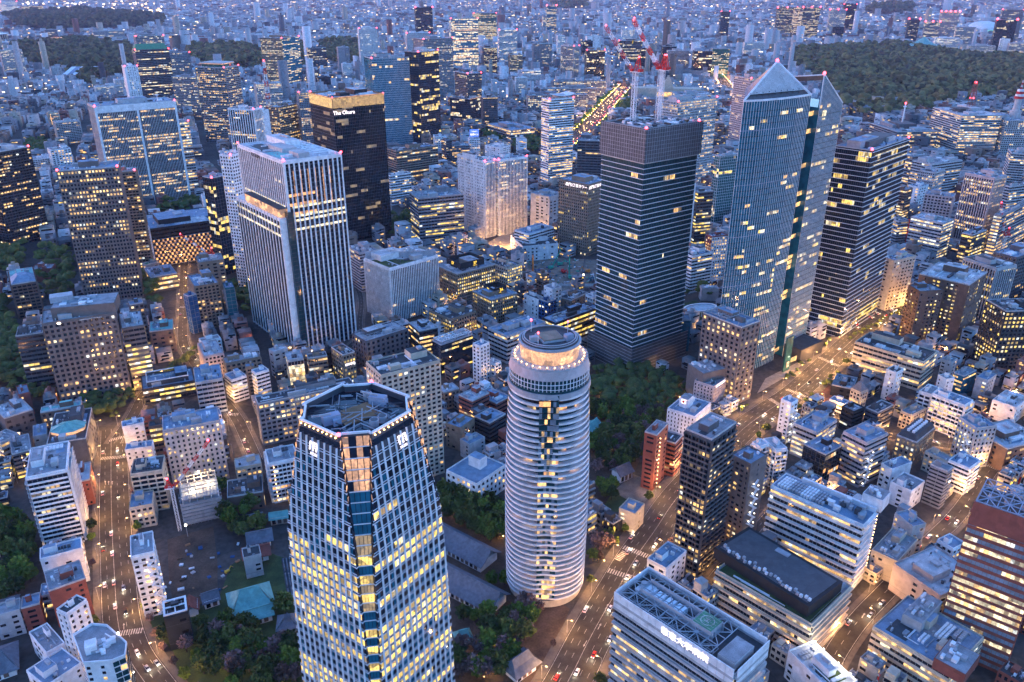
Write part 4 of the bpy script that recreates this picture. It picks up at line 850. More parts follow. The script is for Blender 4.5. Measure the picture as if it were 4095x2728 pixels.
FAR_WOODS = {'palace': [(1333.9, 4020.9), (1680.1, 4287.3), (1982.7, 4433.7), (1960.7, 3923.1), (2169.2, 3614.3), (1513.9, 2382.4), (1209.0, 2268.2), (1003.5, 2075.5), (875.1, 2027.0), (862.6, 2148.8), (1005.0, 2692.1), (1120.9, 3495.9)], 'akasakaA': [(-4232.3, 7361.5), (-4344.3, 8074.7), (-4222.4, 8484.7), (-3339.1, 7614.0), (-2735.2, 6831.9), (-2580.4, 6372.2), (-2756.3, 5915.8), (-2862.3, 5428.1), (-3635.6, 6372.2)], 'akasakaB': [(-2475.6, 4287.3), (-2404.3, 4723.2), (-1870.2, 4203.8), (-1438.0, 3246.7), (-1329.1, 2813.0), (-1358.0, 2692.1), (-1666.5, 3165.7), (-1987.5, 3421.0)], 'nag': [(-1559.3, 4123.5), (-1428.0, 4287.3), (-1193.0, 4071.6), (-959.2, 3246.7), (-1017.4, 3165.7), (-1288.3, 3421.0)], 'akm': [(-1086.3, 4403.6), (-1028.2, 4344.7), (-773.0, 3246.7), (-806.3, 3246.7)], 'yot': [(-994.4, 4495.0), (-828.5, 4723.2), (-624.8, 3614.3), (-642.5, 3331.6), (-775.1, 3515.1)], 'top': [(583.1, 12626.8), (1061.1, 13116.5), (836.5, 10310.3), (528.6, 10310.3)], 'far2': [(3872.1, 9441.1), (4369.6, 9714.3), (3866.6, 8484.7), (3441.9, 8274.7)]}

# ------------------------------------------------------------------ ground, roads, squares
def flat(name, poly, z, mat, kind='structure', parent=None):
    b = MB(); b.faces([(x, y, z) for x, y in poly], [tuple(range(len(poly)))], mat)
    return b.build(name, parent, kind=kind)
g = MB()
g.faces([(-30000, -3000, 0), (30000, -3000, 0), (30000, 45000, 0), (-30000, 45000, 0)], [(0, 1, 2, 3)], 'ground')
struct('ground', g)
def resample(pts, step):
    out = []; carry = 0.0
    for (x0, y0), (x1, y1) in zip(pts, pts[1:]):
        L = math.hypot(x1 - x0, y1 - y0); t = carry
        while t < L:
            out.append((x0 + (x1 - x0) * t / L, y0 + (y1 - y0) * t / L, math.atan2(y1 - y0, x1 - x0))); t += step
        carry = t - L
    return out
def smooth(pts):
    for _ in range(2):
        q = [pts[0]]
        for a, b in zip(pts, pts[1:]):
            q += [(a[0] * .75 + b[0] * .25, a[1] * .75 + b[1] * .25), (a[0] * .25 + b[0] * .75, a[1] * .25 + b[1] * .75)]
        pts = q + [pts[-1]]
    return pts
def ribbon(pts, w, off=0.0):
    L, Rr = [], []
    for i, p_ in enumerate(pts):
        a = pts[max(0, i - 1)]; b = pts[min(len(pts) - 1, i + 1)]
        dx, dy = b[0] - a[0], b[1] - a[1]; l = math.hypot(dx, dy) or 1
        nx, ny = -dy / l, dx / l
        L.append((p_[0] + nx * (off + w / 2), p_[1] + ny * (off + w / 2))); Rr.append((p_[0] + nx * (off - w / 2), p_[1] + ny * (off - w / 2)))
    return L, Rr
def strip(mb, pts, w, off, z0, z1, mat):
    L, Q = ribbon(pts, w, off); n = len(L)
    v = [(x, y, z1) for x, y in L] + [(x, y, z1) for x, y in Q] + [(x, y, z0) for x, y in L] + [(x, y, z0) for x, y in Q]
    f = []
    for i in range(n - 1):
        f.append((i + n, i + n + 1, i + 1, i))
        if z1 - z0 > .01: f += [(i, i + 1, i + 1 + 2 * n, i + 2 * n), (i + 1 + n, i + n, i + 3 * n, i + 1 + 3 * n)]
    mb.faces(v, f, mat)
ROADS = []
LAMPS = []
def road(key, pts, w, lanes=2, lamps=0, side=3.0, power=900, centre=True):
    pts = smooth(pts)
    k = len(ROADS) * .003
    b = MB(); strip(b, pts, w, 0, 0, .05 + k, 'asphalt'); rd = struct('road', b)
    if side:
        b = MB()
        for s_ in (-1, 1): strip(b, pts, side, s_ * (w / 2 + side / 2), 0, .17 + k, 'pavement')
        struct('pavement', b)
    z = .056 + k
    marks = MB()
    for l in range(1, lanes):
        off = -w / 2 + w * l / lanes
        if centre and l == lanes // 2 and lanes > 2: strip(marks, pts, .2, off, z, z, 'paint_white'); continue
        for i, (x, y, a) in enumerate(resample(pts, 9.0)):
            c, s_ = math.cos(a), math.sin(a)
            strip(marks, [(x - s_ * off, y + c * off), (x - s_ * off + c * 3.6, y + c * off + s_ * 3.6)], .15, 0, z, z, 'paint_white')
    for s_ in (-1, 1): strip(marks, pts, .2, s_ * (w / 2 - .6), z, z, 'paint_white')
    marks.build('lane_marking', rd)
    ROADS.append((pts, w))
    if lamps:
        for i, (x, y, a) in enumerate(resample(pts, lamps)):
            s_ = 1 if i % 2 else -1
            LAMPS.append((x - math.sin(a) * s_ * (w / 2 + .7), y + math.cos(a) * s_ * (w / 2 + .7), a + (-math.pi / 2 if s_ > 0 else math.pi / 2), power))
    return rd
def crossing(x, y, a, length, n, rd, z=.1):
    """zebra bars laid across a road: a is the walking direction"""
    b = MB(); c, s_ = math.cos(a), math.sin(a)
    for i in range(n):
        t = (i - (n - 1) / 2) * length / n
        strip(b, [(x + c * t + s_ * 2, y + s_ * t - c * 2), (x + c * t - s_ * 2, y + s_ * t + c * 2)], length / n * .5, 0, z, z, 'paint_white')
    b.build('crossing_bars', rd)
RD = {}
for key, pts, w, lanes, lamps, side, power in ROADTAB: RD[key] = road(key, pts, w, lanes, lamps, side, power)
for x, y, a, L, n, key in CROSSTAB: crossing(x, y, R(a), L, n, RD[key])
def arrow(x, y, a, rd, mat='paint_white', z=.1, s=1.0):
    b = MB(); c, n = math.cos(a), math.sin(a)
    T_ = lambda u, v: (x + c * u - n * v, y + n * u + c * v, z)
    b.quad(T_(-2.5 * s, -.15), T_(.8 * s, -.15), T_(.8 * s, .15), T_(-2.5 * s, .15), mat)
    b.faces([T_(.8 * s, -.6), T_(2.5 * s, 0), T_(.8 * s, .6)], [(0, 1, 2)], mat)
    b.build('lane_arrow', rd)
for x, y, a, key in ARROWTAB: arrow(x, y, R(a), RD[key])
for k_, (name, mat, poly) in enumerate(AREAS): flat(name, poly, .02 + .0035 * k_, mat)

# ------------------------------------------------------------------ buildings from the survey table
BL = {}
for T in TABLE: BL[T[0]] = generic(T)
def local(B, x, y):
    dx, dy = x - B.x, y - B.y
    return dx * B.c + dy * B.s, -dx * B.s + dy * B.c
for pk, x, y, r, w, d, h, col, nm in ANNEX:                          # penthouses and podiums that belong to a building
    B = BL[pk]; lx, ly = local(B, x, y); rz = R(r) - B.rz
    z0 = B.h if h > B.h else 0
    o = piece(nm, col, B.root, lx, ly, z0 - .1, w, d, h - z0, rz)
    b = MB(); b.box(0, 0, 0, w - (4 if col == 'black' else .8), d - (4 if col == 'black' else .8), .12, 'dgrey' if col == 'black' else 'roofgrey'); b.build('roof_deck', B.root, (lx, ly, h - .05), rz)
    b = MB()
    for i in range(26 if col == 'black' else 14):
        if col == 'black': b.box(-w * .38 + B.rng.uniform(-.06, .06) * w, (-.46 + i * .036) * d, 0, 1.4, 1.3, B.rng.uniform(.8, 1.8), B.rng.choice(('metal_grey', 'metal_white'))); continue
        b.box(B.rng.uniform(-.35, .35) * w, B.rng.uniform(-.35, .35) * d, 0, B.rng.uniform(1, w * .2), B.rng.uniform(1, d * .2), B.rng.uniform(.8, 2), B.rng.choice(('metal_grey', 'metal_white')))
    b.build('roof_machinery', B.root, (lx, ly, h + .07), rz, kind='stuff')
def wall_text(B, side, text, size, mat, u, z, k=.9, name='sign_letters', sx=1.0):
    """letters standing on the right-hand (R) or left-hand (L) wall of a building, u from the wall's middle"""
    if side == 'R': return letters(text, size, mat, B.root, (u, -B.d / 2 - k, z), (R(90), 0, 0), name, sx=sx)
    return letters(text, size, mat, B.root, (-B.w / 2 - k, -u, z), (R(90), 0, R(-90)), name, sx=sx)

# dark hotel with the gold crown
B = BL['okura']
for side, W in (('R', B.w), ('L', B.d)):
    n = int(W / 1.1)
    for i in range(n):
        u = -W / 2 + (i + .5) * W / n
        if side == 'R': piece('crown_fin', 'gold', B.root, u, -B.d / 2 - .55, B.h - 11, .42, .5, 11.5)
        else: piece('crown_fin', 'gold', B.root, -B.w / 2 - .55, u, B.h - 11, .5, .42, 11.5)
b = MB()
for x, y, sx, sy in ((0, -B.d / 2 - .3, B.w + 1, .3), (-B.w / 2 - .3, 0, .3, B.d + 1), (0, B.d / 2 - .3, B.w, .3), (B.w / 2 - .3, 0, .3, B.d)):
    b.box(x, y, B.h - 10.5, sx, sy, 12.5, 'rust')
b.build('crown_screen', B.root)
b = MB(); b.box(0, -B.d / 2 - .9, B.h + 1.2, B.w + 2, .4, .5, 'flood'); b.box(-B.w / 2 - .9, 0, B.h + 1.2, .4, B.d + 2, .5, 'flood'); b.build('crown_rim', B.root)
wall_text(B, 'R', 'The Okura', 6.5, 'sign_white', -B.w * .3, B.h - 17, .7)
for i in range(5): piece('roof_lamp', 'flood', B.root, -B.w * .3 + i * 9, 4, B.h + .2, 5, 3, .3)
# two-halved tower
B = BL['ark']
piece('end_pier', 'white', B.root, -B.w / 2 + 1, -B.d / 2 - .9, 0, 3.2, 1.6, B.h)
piece('end_pier', 'white', B.root, B.w / 2 - 1, -B.d / 2 - .9, 0, 3.2, 1.6, B.h)
piece('middle_pier', 'white', B.root, 1, -B.d / 2 - .9, 0, 3, 1.8, B.h)
piece('middle_joint', 'dgrey', B.root, 3.4, -B.d / 2 - .9, 0, 1.6, 1.2, B.h - 9)
b = MB(); b.box(0, -B.d / 2 - .7, B.h - 9, B.w - .2, 1.2, 9.3, 'white'); b.build('top_band', B.root)
b = MB(); b.cyl(0, 0, 0, .4, 5, 'metal_white', 8); b.cyl(0, 0, 5, .3, 1.8, 'metal_white', 16, 3.4); b.build('dish_aerial', B.root, (B.w * .33, 0, B.h + 1))
# glowing ledges, crowns
B = BL['prince']
for z in (B.h - 42, B.h - 78, B.h - 108, B.h - 138): piece('glowing_ledge', 'flood', B.root, 0, -B.d / 2 - .8, z, B.w + 1, 1.5, 2.2)
B = BL['crown']
piece('crown_slab', 'pale', B.root, 0, 0, B.h + 7, B.w * .8, B.d * .8, 2.0); piece('crown_glow', 'flood', B.root, 0, 0, B.h + 6.1, B.w * .82, B.d * .82, .8)
piece('crown_glass', 'glassg', B.root, 0, 0, B.h, B.w * .7, B.d * .7, 6)
B = BL['darkpod']; piece('lit_edge', 'flood', B.root, 0, -B.d / 2 - .6, B.h + .2, B.w, .5, .8)
B = BL['dark18']; piece('lit_edge', 'gold', B.root, 0, -B.d / 2 - .5, B.h - .6, B.w, .6, 1.6)
B = BL['banded']
b = MB(); b.frustum([(-B.w / 2, -B.d / 2), (B.w / 2, -B.d / 2), (B.w / 2, B.d / 2), (-B.w / 2, B.d / 2)], B.h, [(-B.w * .42, -B.d * .1), (B.w * .42, -B.d * .1), (B.w * .42, B.d * .1), (-B.w * .42, B.d * .1)], B.h + 14, 'green'); b.build('pitched_crown', B.root)
# curved canopy on the banded tower
B = BL['cyl']
pts = [(-B.w * .52, 9), (-B.w * .3, 6.2), (0, 4.2), (B.w * .3, 4.6), (B.w * .52, 7)]
b = MB()
for (x0, z0_), (x1, z1_) in zip(pts, pts[1:]):
    b.faces([(x0, -B.d / 2 - 2, B.h + z0_), (x1, -B.d / 2 - 2, B.h + z1_), (x1, B.d / 2 + 2, B.h + z1_), (x0, B.d / 2 + 2, B.h + z0_),
             (x0, -B.d / 2 - 2, B.h + z0_ + .8), (x1, -B.d / 2 - 2, B.h + z1_ + .8), (x1, B.d / 2 + 2, B.h + z1_ + .8), (x0, B.d / 2 + 2, B.h + z0_ + .8)],
            [(0, 1, 5, 4), (4, 5, 6, 7), (2, 3, 7, 6), (1, 0, 3, 2)], 'white')
b.cyl(0, 0, B.h, min(B.w, B.d) * .38, 5, 'pale', 24)
b.build('curved_canopy', B.root)
piece('canopy_deck', 'roofpale', B.root, 0, 0, B.h + 5.6, B.w * .42, B.d * .6, .5)
# rooftop number boxes
for key, txt in (('m37', '37'), ('m36', '36')):
    B = BL[key]; s = .62 if key == 'm37' else .5
    b = MB(); W, D_ = B.w * s, B.d * s; t = .5
    for x, y, sx, sy in ((0, -D_ / 2, W, t), (0, D_ / 2, W, t), (-W / 2, 0, t, D_ - t), (W / 2, 0, t, D_ - t)): b.box(x, y, B.h + .2, sx, sy, 7, 'black')
    ox = B.w * .04; b.build('screen_box', B.root, (ox, B.d * .04, 0))
    letters(txt, 4.4, 'sign_yellow', B.root, (ox + W * .1, B.d * .04 - D_ / 2 - .35, B.h + 4.2), (R(90), 0, 0), 'sign_letters')
    letters(txt, 4.4, 'sign_yellow', B.root, (ox - W / 2 - .35, B.d * .04 + D_ * .05, B.h + 4.2), (R(90), 0, R(-90)), 'sign_letters')
    letters('MORI BLDG', .95, 'sign_yellow', B.root, (ox + W * .1, B.d * .04 - D_ / 2 - .35, B.h + 1.6), (R(90), 0, 0), 'sign_letters')
wall_text(BL['tora2'], 'L', '虎門2丁目タワー', 4.4, 'sign_white', BL['tora2'].d * .1, BL['tora2'].h - 3.6, .6)
wall_text(BL['tora2'], 'R', '虎門2丁目タワー', 4.4, 'sign_white', -BL['tora2'].w * .12, BL['tora2'].h - 3.6, .6)
B = BL['tyi']
b = MB(); b.box(0, 0, 0, 17, 1.2, 13, 'sign_blue'); b.build('roof_sign', B.root, (0, -B.d * .3, B.h + 4.5))
b = MB(); b.box(-6, 0, 0, .5, .5, 5, 'steel'); b.box(6, 0, 0, .5, .5, 5, 'steel'); b.build('sign_post', B.root, (0, -B.d * .3, B.h))
letters('東横イン', 3.9, 'sign_white', B.root, (0, -B.d * .3 - .75, B.h + 8.2), (R(90), 0, 0), 'sign_letters')
letters('Toyoko-Inn', 2.2, 'sign_white', B.root, (0, -B.d * .3 - .75, B.h + 14), (R(90), 0, 0), 'sign_letters')
B = BL['i26']; letters('Reebok', 5.2, 'paint_white', B.root, (B.w * .1, B.d * .18, B.h + .3), (0, 0, R(0)), 'roof_letters')
B = BL['ht1']
piece('turret', 'white', B.root, -B.w * .02, B.d * .12, B.h, 9, 7, 7.5); piece('turret_roof', 'roofgrey', B.root, -B.w * .02, B.d * .12, B.h + 7.5, 8.4, 6.4, .3)
piece('sign_board', 'sign_white', B.root, -B.w * .02 - 4.62, B.d * .12, B.h + 3.6, .25, 3.4, 3.2)
b = MB(); b.cyl(0, 0, 0, 1.1, .12, 'redp', 20); o = b.build('sign_emblem', B.root, (-B.w * .02 - 4.76, B.d * .12, B.h + 5.2)); o.rotation_euler = (0, R(-90), 0)
B = BL['ht2']; piece('sign_strip', 'sign_white', B.root, 0, -B.d / 2 - .6, B.h - .9, B.w * .7, .3, 1.5)
B = BL['g7']; letters('慶應義塾', 2.3, 'sign_white', B.root, (0, -B.d / 2 - .6, B.h - 9), (R(90), 0, 0), 'sign_letters')
B = BL['e16']; piece('vertical_banner', 'redp', B.root, B.w * .4, -B.d / 2 - 1.2, 4, .5, 5, 30); letters('サ', 4, 'paint_white', B.root, (B.w * .4 - .4, -B.d / 2 - 1.2, 20), (R(90), 0, R(-90)), 'sign_letters')
B = BL['kmt']
b = MB(); b.cyl(0, 0, 0, 4.6, .1, 'roofpale', 32); b.build('landing_pad', B.root, (-6, 6, B.h + 9.3))
b = MB()
for i, (a0, a1) in enumerate(zip(rings(0, 32), rings(0, 32)[1:] + rings(0, 32)[:1])):
    b.faces([(a0[0] * 3.6, a0[1] * 3.6, 0), (a1[0] * 3.6, a1[1] * 3.6, 0), (a1[0] * 4.1, a1[1] * 4.1, 0), (a0[0] * 4.1, a0[1] * 4.1, 0)], [(0, 1, 2, 3)], 'paint_white')
b.build('pad_ring', B.root, (-6, 6, B.h + 9.45)); letters('R', 4.4, 'paint_white', B.root, (-6, 6, B.h + 9.48), (0, 0, 0), 'pad_letter')
wall_text(B, 'R', 'KAMIYACHO MT BLDG', 1.5, 'metal_white', 8, B.h - .7, .5)
piece('roof_screen', 'metal_grey', B.root, -10, 9, B.h + 9, 16, 10, 4.5); piece('roof_lamp', 'lamp_white', B.root, -14, -B.d / 2 - .4, B.h - 1.2, 2.2, .3, 1.0)
# pale green roofs
def pyramid(B, name, n, r, z, hgt, mat, x=0, y=0, sx=1.0, sy=1.0, eave='beige'):
    b = MB(); q = rings(math.pi / n, n)
    b.frustum([(x + a * r * sx, y + c * r * sy) for a, c in q], z, [(x + a * r * .06 * sx, y + c * r * .06 * sy) for a, c in q], z + hgt, mat)
    for a, c in q: b.beam((x + a * r * sx, y + c * r * sy, z + .1), (x + a * r * .06 * sx, y + c * r * .06 * sy, z + hgt + .1), .3, .3, mat)
    o = b.build(name, B.root)
    b = MB(); b.prism([(x + a * r * .95 * sx, y + c * r * .95 * sy) for a, c in q], z - 2.2, z - .02, eave); b.build('eave_band', B.root)
    return o
B = BL['f2']; pyramid(B, 'octagonal_roof', 8, B.w * .47, B.h + 3.2, 3.6, 'tile_copper', 0, -B.d * .15, 1.05, .85, 'flood')
B = BL['blueroof']
b = MB(); q = [(-B.w / 2, -B.d / 2), (B.w / 2, -B.d / 2), (B.w / 2, 0), (-B.w / 2, 0)]
b.frustum(q, B.h + 1.1, [(-B.w * .2, -B.d * .34), (B.w * .2, -B.d * .34), (B.w * .2, -B.d * .1), (-B.w * .2, -B.d * .1)], B.h + 6, 'roofblue'); b.build('hipped_roof', B.root)
B = BL['i27']; b = MB(); b.frustum([(-B.w / 2, -B.d / 2), (B.w / 2, -B.d / 2), (B.w / 2, B.d / 2), (-B.w / 2, B.d / 2)], B.h + 1.1, [(-1, -1.5), (1, -1.5), (1, 1.5), (-1, 1.5)], B.h + 7, 'tile_slate'); b.build('hipped_roof', B.root)
B = BL['i7']; b = MB(); b.frustum([(-B.w * .49, -B.d * .49), (B.w * .49, -B.d * .49), (B.w * .49, B.d * .49), (-B.w * .49, B.d * .49)], B.h + .1, [(-B.w * .42, -B.d * .38), (B.w * .42, -B.d * .38), (B.w * .42, B.d * .38), (-B.w * .42, B.d * .38)], B.h + 4.5, 'roofdark'); b.build('mansard_roof', B.root)
for i in range(14): piece('air_unit', 'metal_white', B.root, -B.w * .35 + (i % 7) * B.w * .11, -2 + (i // 7) * 3.5, B.h + 4.5, 1.6, 1.6, 1.7)
# curved roof screen on the finned office
B = BL['wfins']
path = [(-B.w * .48, B.d * .47), (-B.w * .2, B.d * .25), (-B.w * .02, -B.d * .02), (B.w * .2, -B.d * .3), (B.w * .49, -B.d * .44)]
path = smooth(path); n = 0
for x, y, a in resample(path, 1.15):
    piece('roof_fin', 'metal_white', B.root, x, y, B.h, .35, .7, 7.2 + 2.5 * math.sin(n * .06), a); n += 1
b = MB(); strip(b, path, .2, .6, B.h, B.h + 6.4, 'bluegrey'); b.build('roof_screen', B.root)
flat('planted_deck', [(-B.w * .48, -B.d * .46), (B.w * .1, -B.d * .46), (-B.w * .1, -B.d * .1), (-B.w * .48, B.d * .3)], B.h + .3, 'grass', None, B.root)
rng = random.Random(5)
for i in range(26): piece('air_unit', rng.choice(('metal_white', 'metal_grey')), B.root, B.w * rng.uniform(.05, .45), B.d * rng.uniform(-.1, .42), B.h + .2, rng.uniform(1.5, 3), rng.uniform(1.5, 3), rng.uniform(1.5, 3.2))
# white institution turret, truss roofs
B = BL['inst']; piece('turret', 'white', B.root, B.w * .12, B.d * .05, B.h, 7, 10, 7.5); piece('turret_roof', 'roofblue', B.root, B.w * .12, B.d * .05, B.h + 7.5, 6, 9, .25); piece('roof_pool', 'roofblue', B.root, -B.w * .2, -B.d * .12, B.h + .13, B.w * .42, B.d * .6, .1)
def truss(B, x0, x1, y0, y1, z, nx, ny, mat='bluegrey', th=.35, name='lattice_beam'):
    """crossing beams over a roof, each its own part"""
    def bm(p, q):
        b = MB(); b.beam(p, q, th, th, mat); b.build(name, B.root)
    for i in range(nx + 1):
        x = x0 + (x1 - x0) * i / nx; bm((x, y0, z), (x, y1, z))
    for j in range(ny + 1):
        y = y0 + (y1 - y0) * j / ny; bm((x0, y, z + .02), (x1, y, z + .02))
    for i in range(nx):
        for j in range(ny):
            xa, xb = x0 + (x1 - x0) * i / nx, x0 + (x1 - x0) * (i + 1) / nx; ya, yb = y0 + (y1 - y0) * j / ny, y0 + (y1 - y0) * (j + 1) / ny
            if (i + j) % 2: bm((xa, ya, z), (xb, yb, z))
            else: bm((xb, ya, z), (xa, yb, z))
B = BL['truss']; truss(B, -B.w * .48, B.w * .48, -B.d * .46, B.d * .46, B.h + 3, 7, 3, 'metal_white')
B = BL['ncr']; truss(B, -B.w * .46, B.w * .46, -B.d * .1, B.d * .46, B.h + 2.6, 4, 5, 'metal_grey', .3)
B = BL['civic']; truss(B, -B.w * .46, B.w * .46, -B.d * .4, B.d * .46, B.h + 2.2, 6, 3, 'metal_grey', .3)
B = BL['k7']; b = MB()
for x, y, sx, sy in ((0, -B.d / 2 + .5, B.w, 1), (0, B.d / 2 - .5, B.w, 1), (-B.w / 2 + .5, 0, 1, B.d), (B.w / 2 - .5, 0, 1, B.d), (0, 0, .6, B.d), (0, 0, B.w, .6)): b.box(x, y, B.h + 2 + sx * .002, sx, sy, .6, 'metal_white')
b.build('white_frame', B.root)
B = BL['f3']; b = MB()
for x, y, sx, sy in ((0, -B.d * .33, B.w * .8, .6), (0, B.d * .4, B.w * .8, .6), (-B.w * .4, 0, .6, B.d * .74), (B.w * .4, 0, .6, B.d * .74)): b.box(x, y, B.h + 4 + sx * .002, sx, sy, .7, 'metal_white')
b.build('white_frame', B.root); piece('screen_wall', 'roofdark', B.root, 0, -B.d * .34, B.h, B.w * .8, .4, 4)
# painted mural
B = BL['i23']; rng = random.Random(9)
for i in range(12): piece('mural_patch', rng.choice(('yellowp', 'redp', 'pink', 'white', 'orange', 'yellowp')), B.root, -B.w * .45 + i * B.w * .08, -B.d / 2 - .12 - .01 * i, .6 + rng.random(), B.w * .1, .08, rng.uniform(2.5, 5))
# lit outside stairs
def stair(B, side, u, z0, z1, name='landing'):
    """a zigzag outside stair: landings and flights with lamps"""
    n = int((z1 - z0) / 3.2); k = 1.3
    for i in range(n):
        z = z0 + i * 3.2
        P_ = lambda a, kk: (u + a, -B.d / 2 - kk) if side == 'R' else (-B.w / 2 - kk, -(u + a))
        x, y = P_(2.0 if i % 2 else -2.0, k)
        piece('landing', 'metal_white', B.root, x, y, z, 1.8 if side == 'R' else 2.4, 2.4 if side == 'R' else 1.8, .2)
        b = MB(); p_, q_ = P_(2.0 if i % 2 else -2.0, k), P_(-2.0 if i % 2 else 2.0, k)
        b.beam((*p_, z + .1), (*q_, z + 3.3), 1.2, .25, 'metal_white'); b.build('stair_flight', B.root)
        x, y = P_(2.6 if i % 2 else -2.6, k + .2)
        beacon(B.root, x, y, z + 2.4, .28, 'lamp_white' if B.x > 0 else 'lamp_warm', 'landing_lamp')
stair(BL['i6'], 'R', -BL['i6'].w * .28, 1, BL['i6'].h - 5); stair(BL['i11'], 'L', BL['i11'].d * .25, 3, BL['i11'].h - 4); stair(BL['i3'], 'R', 0, 2, BL['i3'].h - 3)
stair(BL['bapt'], 'R', -BL['bapt'].w * .2, 2, BL['bapt'].h - 1); stair(BL['dbr'], 'R', -2, 4, BL['dbr'].h - 12); stair(BL['f19'], 'R', 2, 2, BL['f19'].h - 1); stair(BL['k6'], 'R', BL['k6'].w * .36, 2, BL['k6'].h - 2)
for k_ in ('g9', 'i14', 'rd2', 'orng'):
    B = BL[k_]
    for i in range(int(B.h / 3.1)): beacon(B.root, -B.w * .36, -B.d / 2 - 1.7, 2.4 + i * 3.1, .3, 'lamp_warm', 'landing_lamp')
# orange honeycomb hotel wing
B = BL['oheri']; rows, cols = 9, 30
for i in range(rows):
    for j in range(cols):
        if (i + j) % 2 == 0: piece('window', 'orange_lit', B.root, -B.w * .47 + j * B.w * .94 / cols, -B.d / 2 - .5, 3 + i * 3.55, B.w * .94 / cols * .82, .12, 2.5)
for i in range(rows + 1): piece('eave_rail', 'metal_grey', B.root, 0, -B.d / 2 - .8, 2.3 + i * 3.55, B.w * .98, 1.4, .3)
piece('end_slab', 'white', B.root, -B.w / 2 - 1, -B.d / 2 + 10, 0, 2.5, 24, B.h + 4)
# helipad tower, masts
def lattice_mast(parent, x, y, z, h, w, mats, name='lattice_mast'):
    b = MB(); n = max(4, int(h / w / 1.2)); top = w * .35
    for i in range(n):
        za, zb = z + h * i / n, z + h * (i + 1) / n; wa, wb = w + (top - w) * i / n, w + (top - w) * (i + 1) / n
        m_ = mats[i % len(mats)]; t = max(.25, w * .07)
        C4 = ((-.5, -.5), (.5, -.5), (.5, .5), (-.5, .5))
        for j in range(4):
            a, c = C4[j], C4[(j + 1) % 4]
            b.beam((x + a[0] * wa, y + a[1] * wa, za), (x + a[0] * wb, y + a[1] * wb, zb), t, t, m_)
            b.beam((x + a[0] * wa, y + a[1] * wa, za), (x + c[0] * wb, y + c[1] * wb, zb), t * .6, t * .6, m_)
            b.beam((x + a[0] * wa, y + a[1] * wa, za), (x + c[0] * wa, y + c[1] * wa, za), t * .7, t * .7, m_)
    return b.build(name, parent)
B = BL['d1']
b = MB(); b.prism([(a * 17, c * 17) for a, c in rings(math.pi / 8, 8)], 0, 1, 'roofdark'); b.build('landing_pad', B.root, (-B.w * .2, 0, B.h + 6))
b = MB(); b.prism([(a * 12, c * 12) for a, c in rings(math.pi / 8, 8)], 0, 6, 'dgrey'); b.build('pad_base', B.root, (-B.w * .2, 0, B.h))
lattice_mast(B.root, B.w * .25, B.d * .2, B.h + 1, 52, 11, ('brick', 'brown', 'brick'))
for z in (20, 36): b = MB(); b.cyl(0, 0, 0, 8 - z * .09, 1.5, 'brick', 12); b.build('mast_gallery', B.root, (B.w * .25, B.d * .2, B.h + z))
for z in (22, 52):
    for a, c in rings(.4, 3): beacon(B.root, B.w * .25 + a * 6 * (60 - z) / 60, B.d * .2 + c * 6 * (60 - z) / 60, B.h + z, 1.6)
B = BL['d2']
b = MB(); b.cyl(0, 0, 0, 10, 14, 'pale', 20); b.cyl(0, 0, 14, 6.5, 22, 'pale', 20, 6); b.build('round_tower', B.root, (B.w * .05, 0, B.h))
for i in range(4):
    b = MB(); b.cyl(0, 0, 0, 8.2 - i * .8, 3.5, 'redp' if i % 2 == 0 else 'metal_white', 20); b.build('tower_ring', B.root, (B.w * .05, 0, B.h + 36 + i * 4.4))
lattice_mast(B.root, B.w * .05, 0, B.h + 53, 16, 3, ('redp', 'white'))
B = BL['d3']; b = MB(); b.cyl(0, 0, 0, 1.6, 36, 'metal_white', 10, 1.1); b.cyl(0, 0, 30, 3.4, 1.5, 'metal_white', 12); b.build('radio_mast', B.root, (0, 6, B.h + 8)); beacon(B.root, 0, 6, B.h + 46, 1.8); piece('top_storey', 'dgrey', B.root, 0, 4, B.h, B.w * .45, B.d * .4, 9)
for k_, n_ in (('d12', 5), ('d13', 2), ('d16', 3), ('d11', 2), ('d7', 3), ('d8', 3), ('d9', 3), ('c8a', 2), ('blackt', 2)):
    B = BL[k_]
    for i in range(n_): beacon(B.root, -B.w / 2 + B.w * i / (n_ - 1), -B.d / 2, B.h + 4, 4.5)
# telecom mast beside the tan tower
t_ = thing('antenna_mast', 'red and white lattice antenna mast before the tan stone tower', 'mast', (-575, 1975, 0))
lattice_mast(t_, 0, 0, 0, 140, 11, ('redp', 'metal_white'))
for z in (60, 95, 125): b = MB(); b.cyl(0, 0, 0, 6 - z * .025, 2, 'metal_white', 12); b.build('gallery', t_, (0, 0, z))
beacon(t_, 0, 0, 142, 1.8)

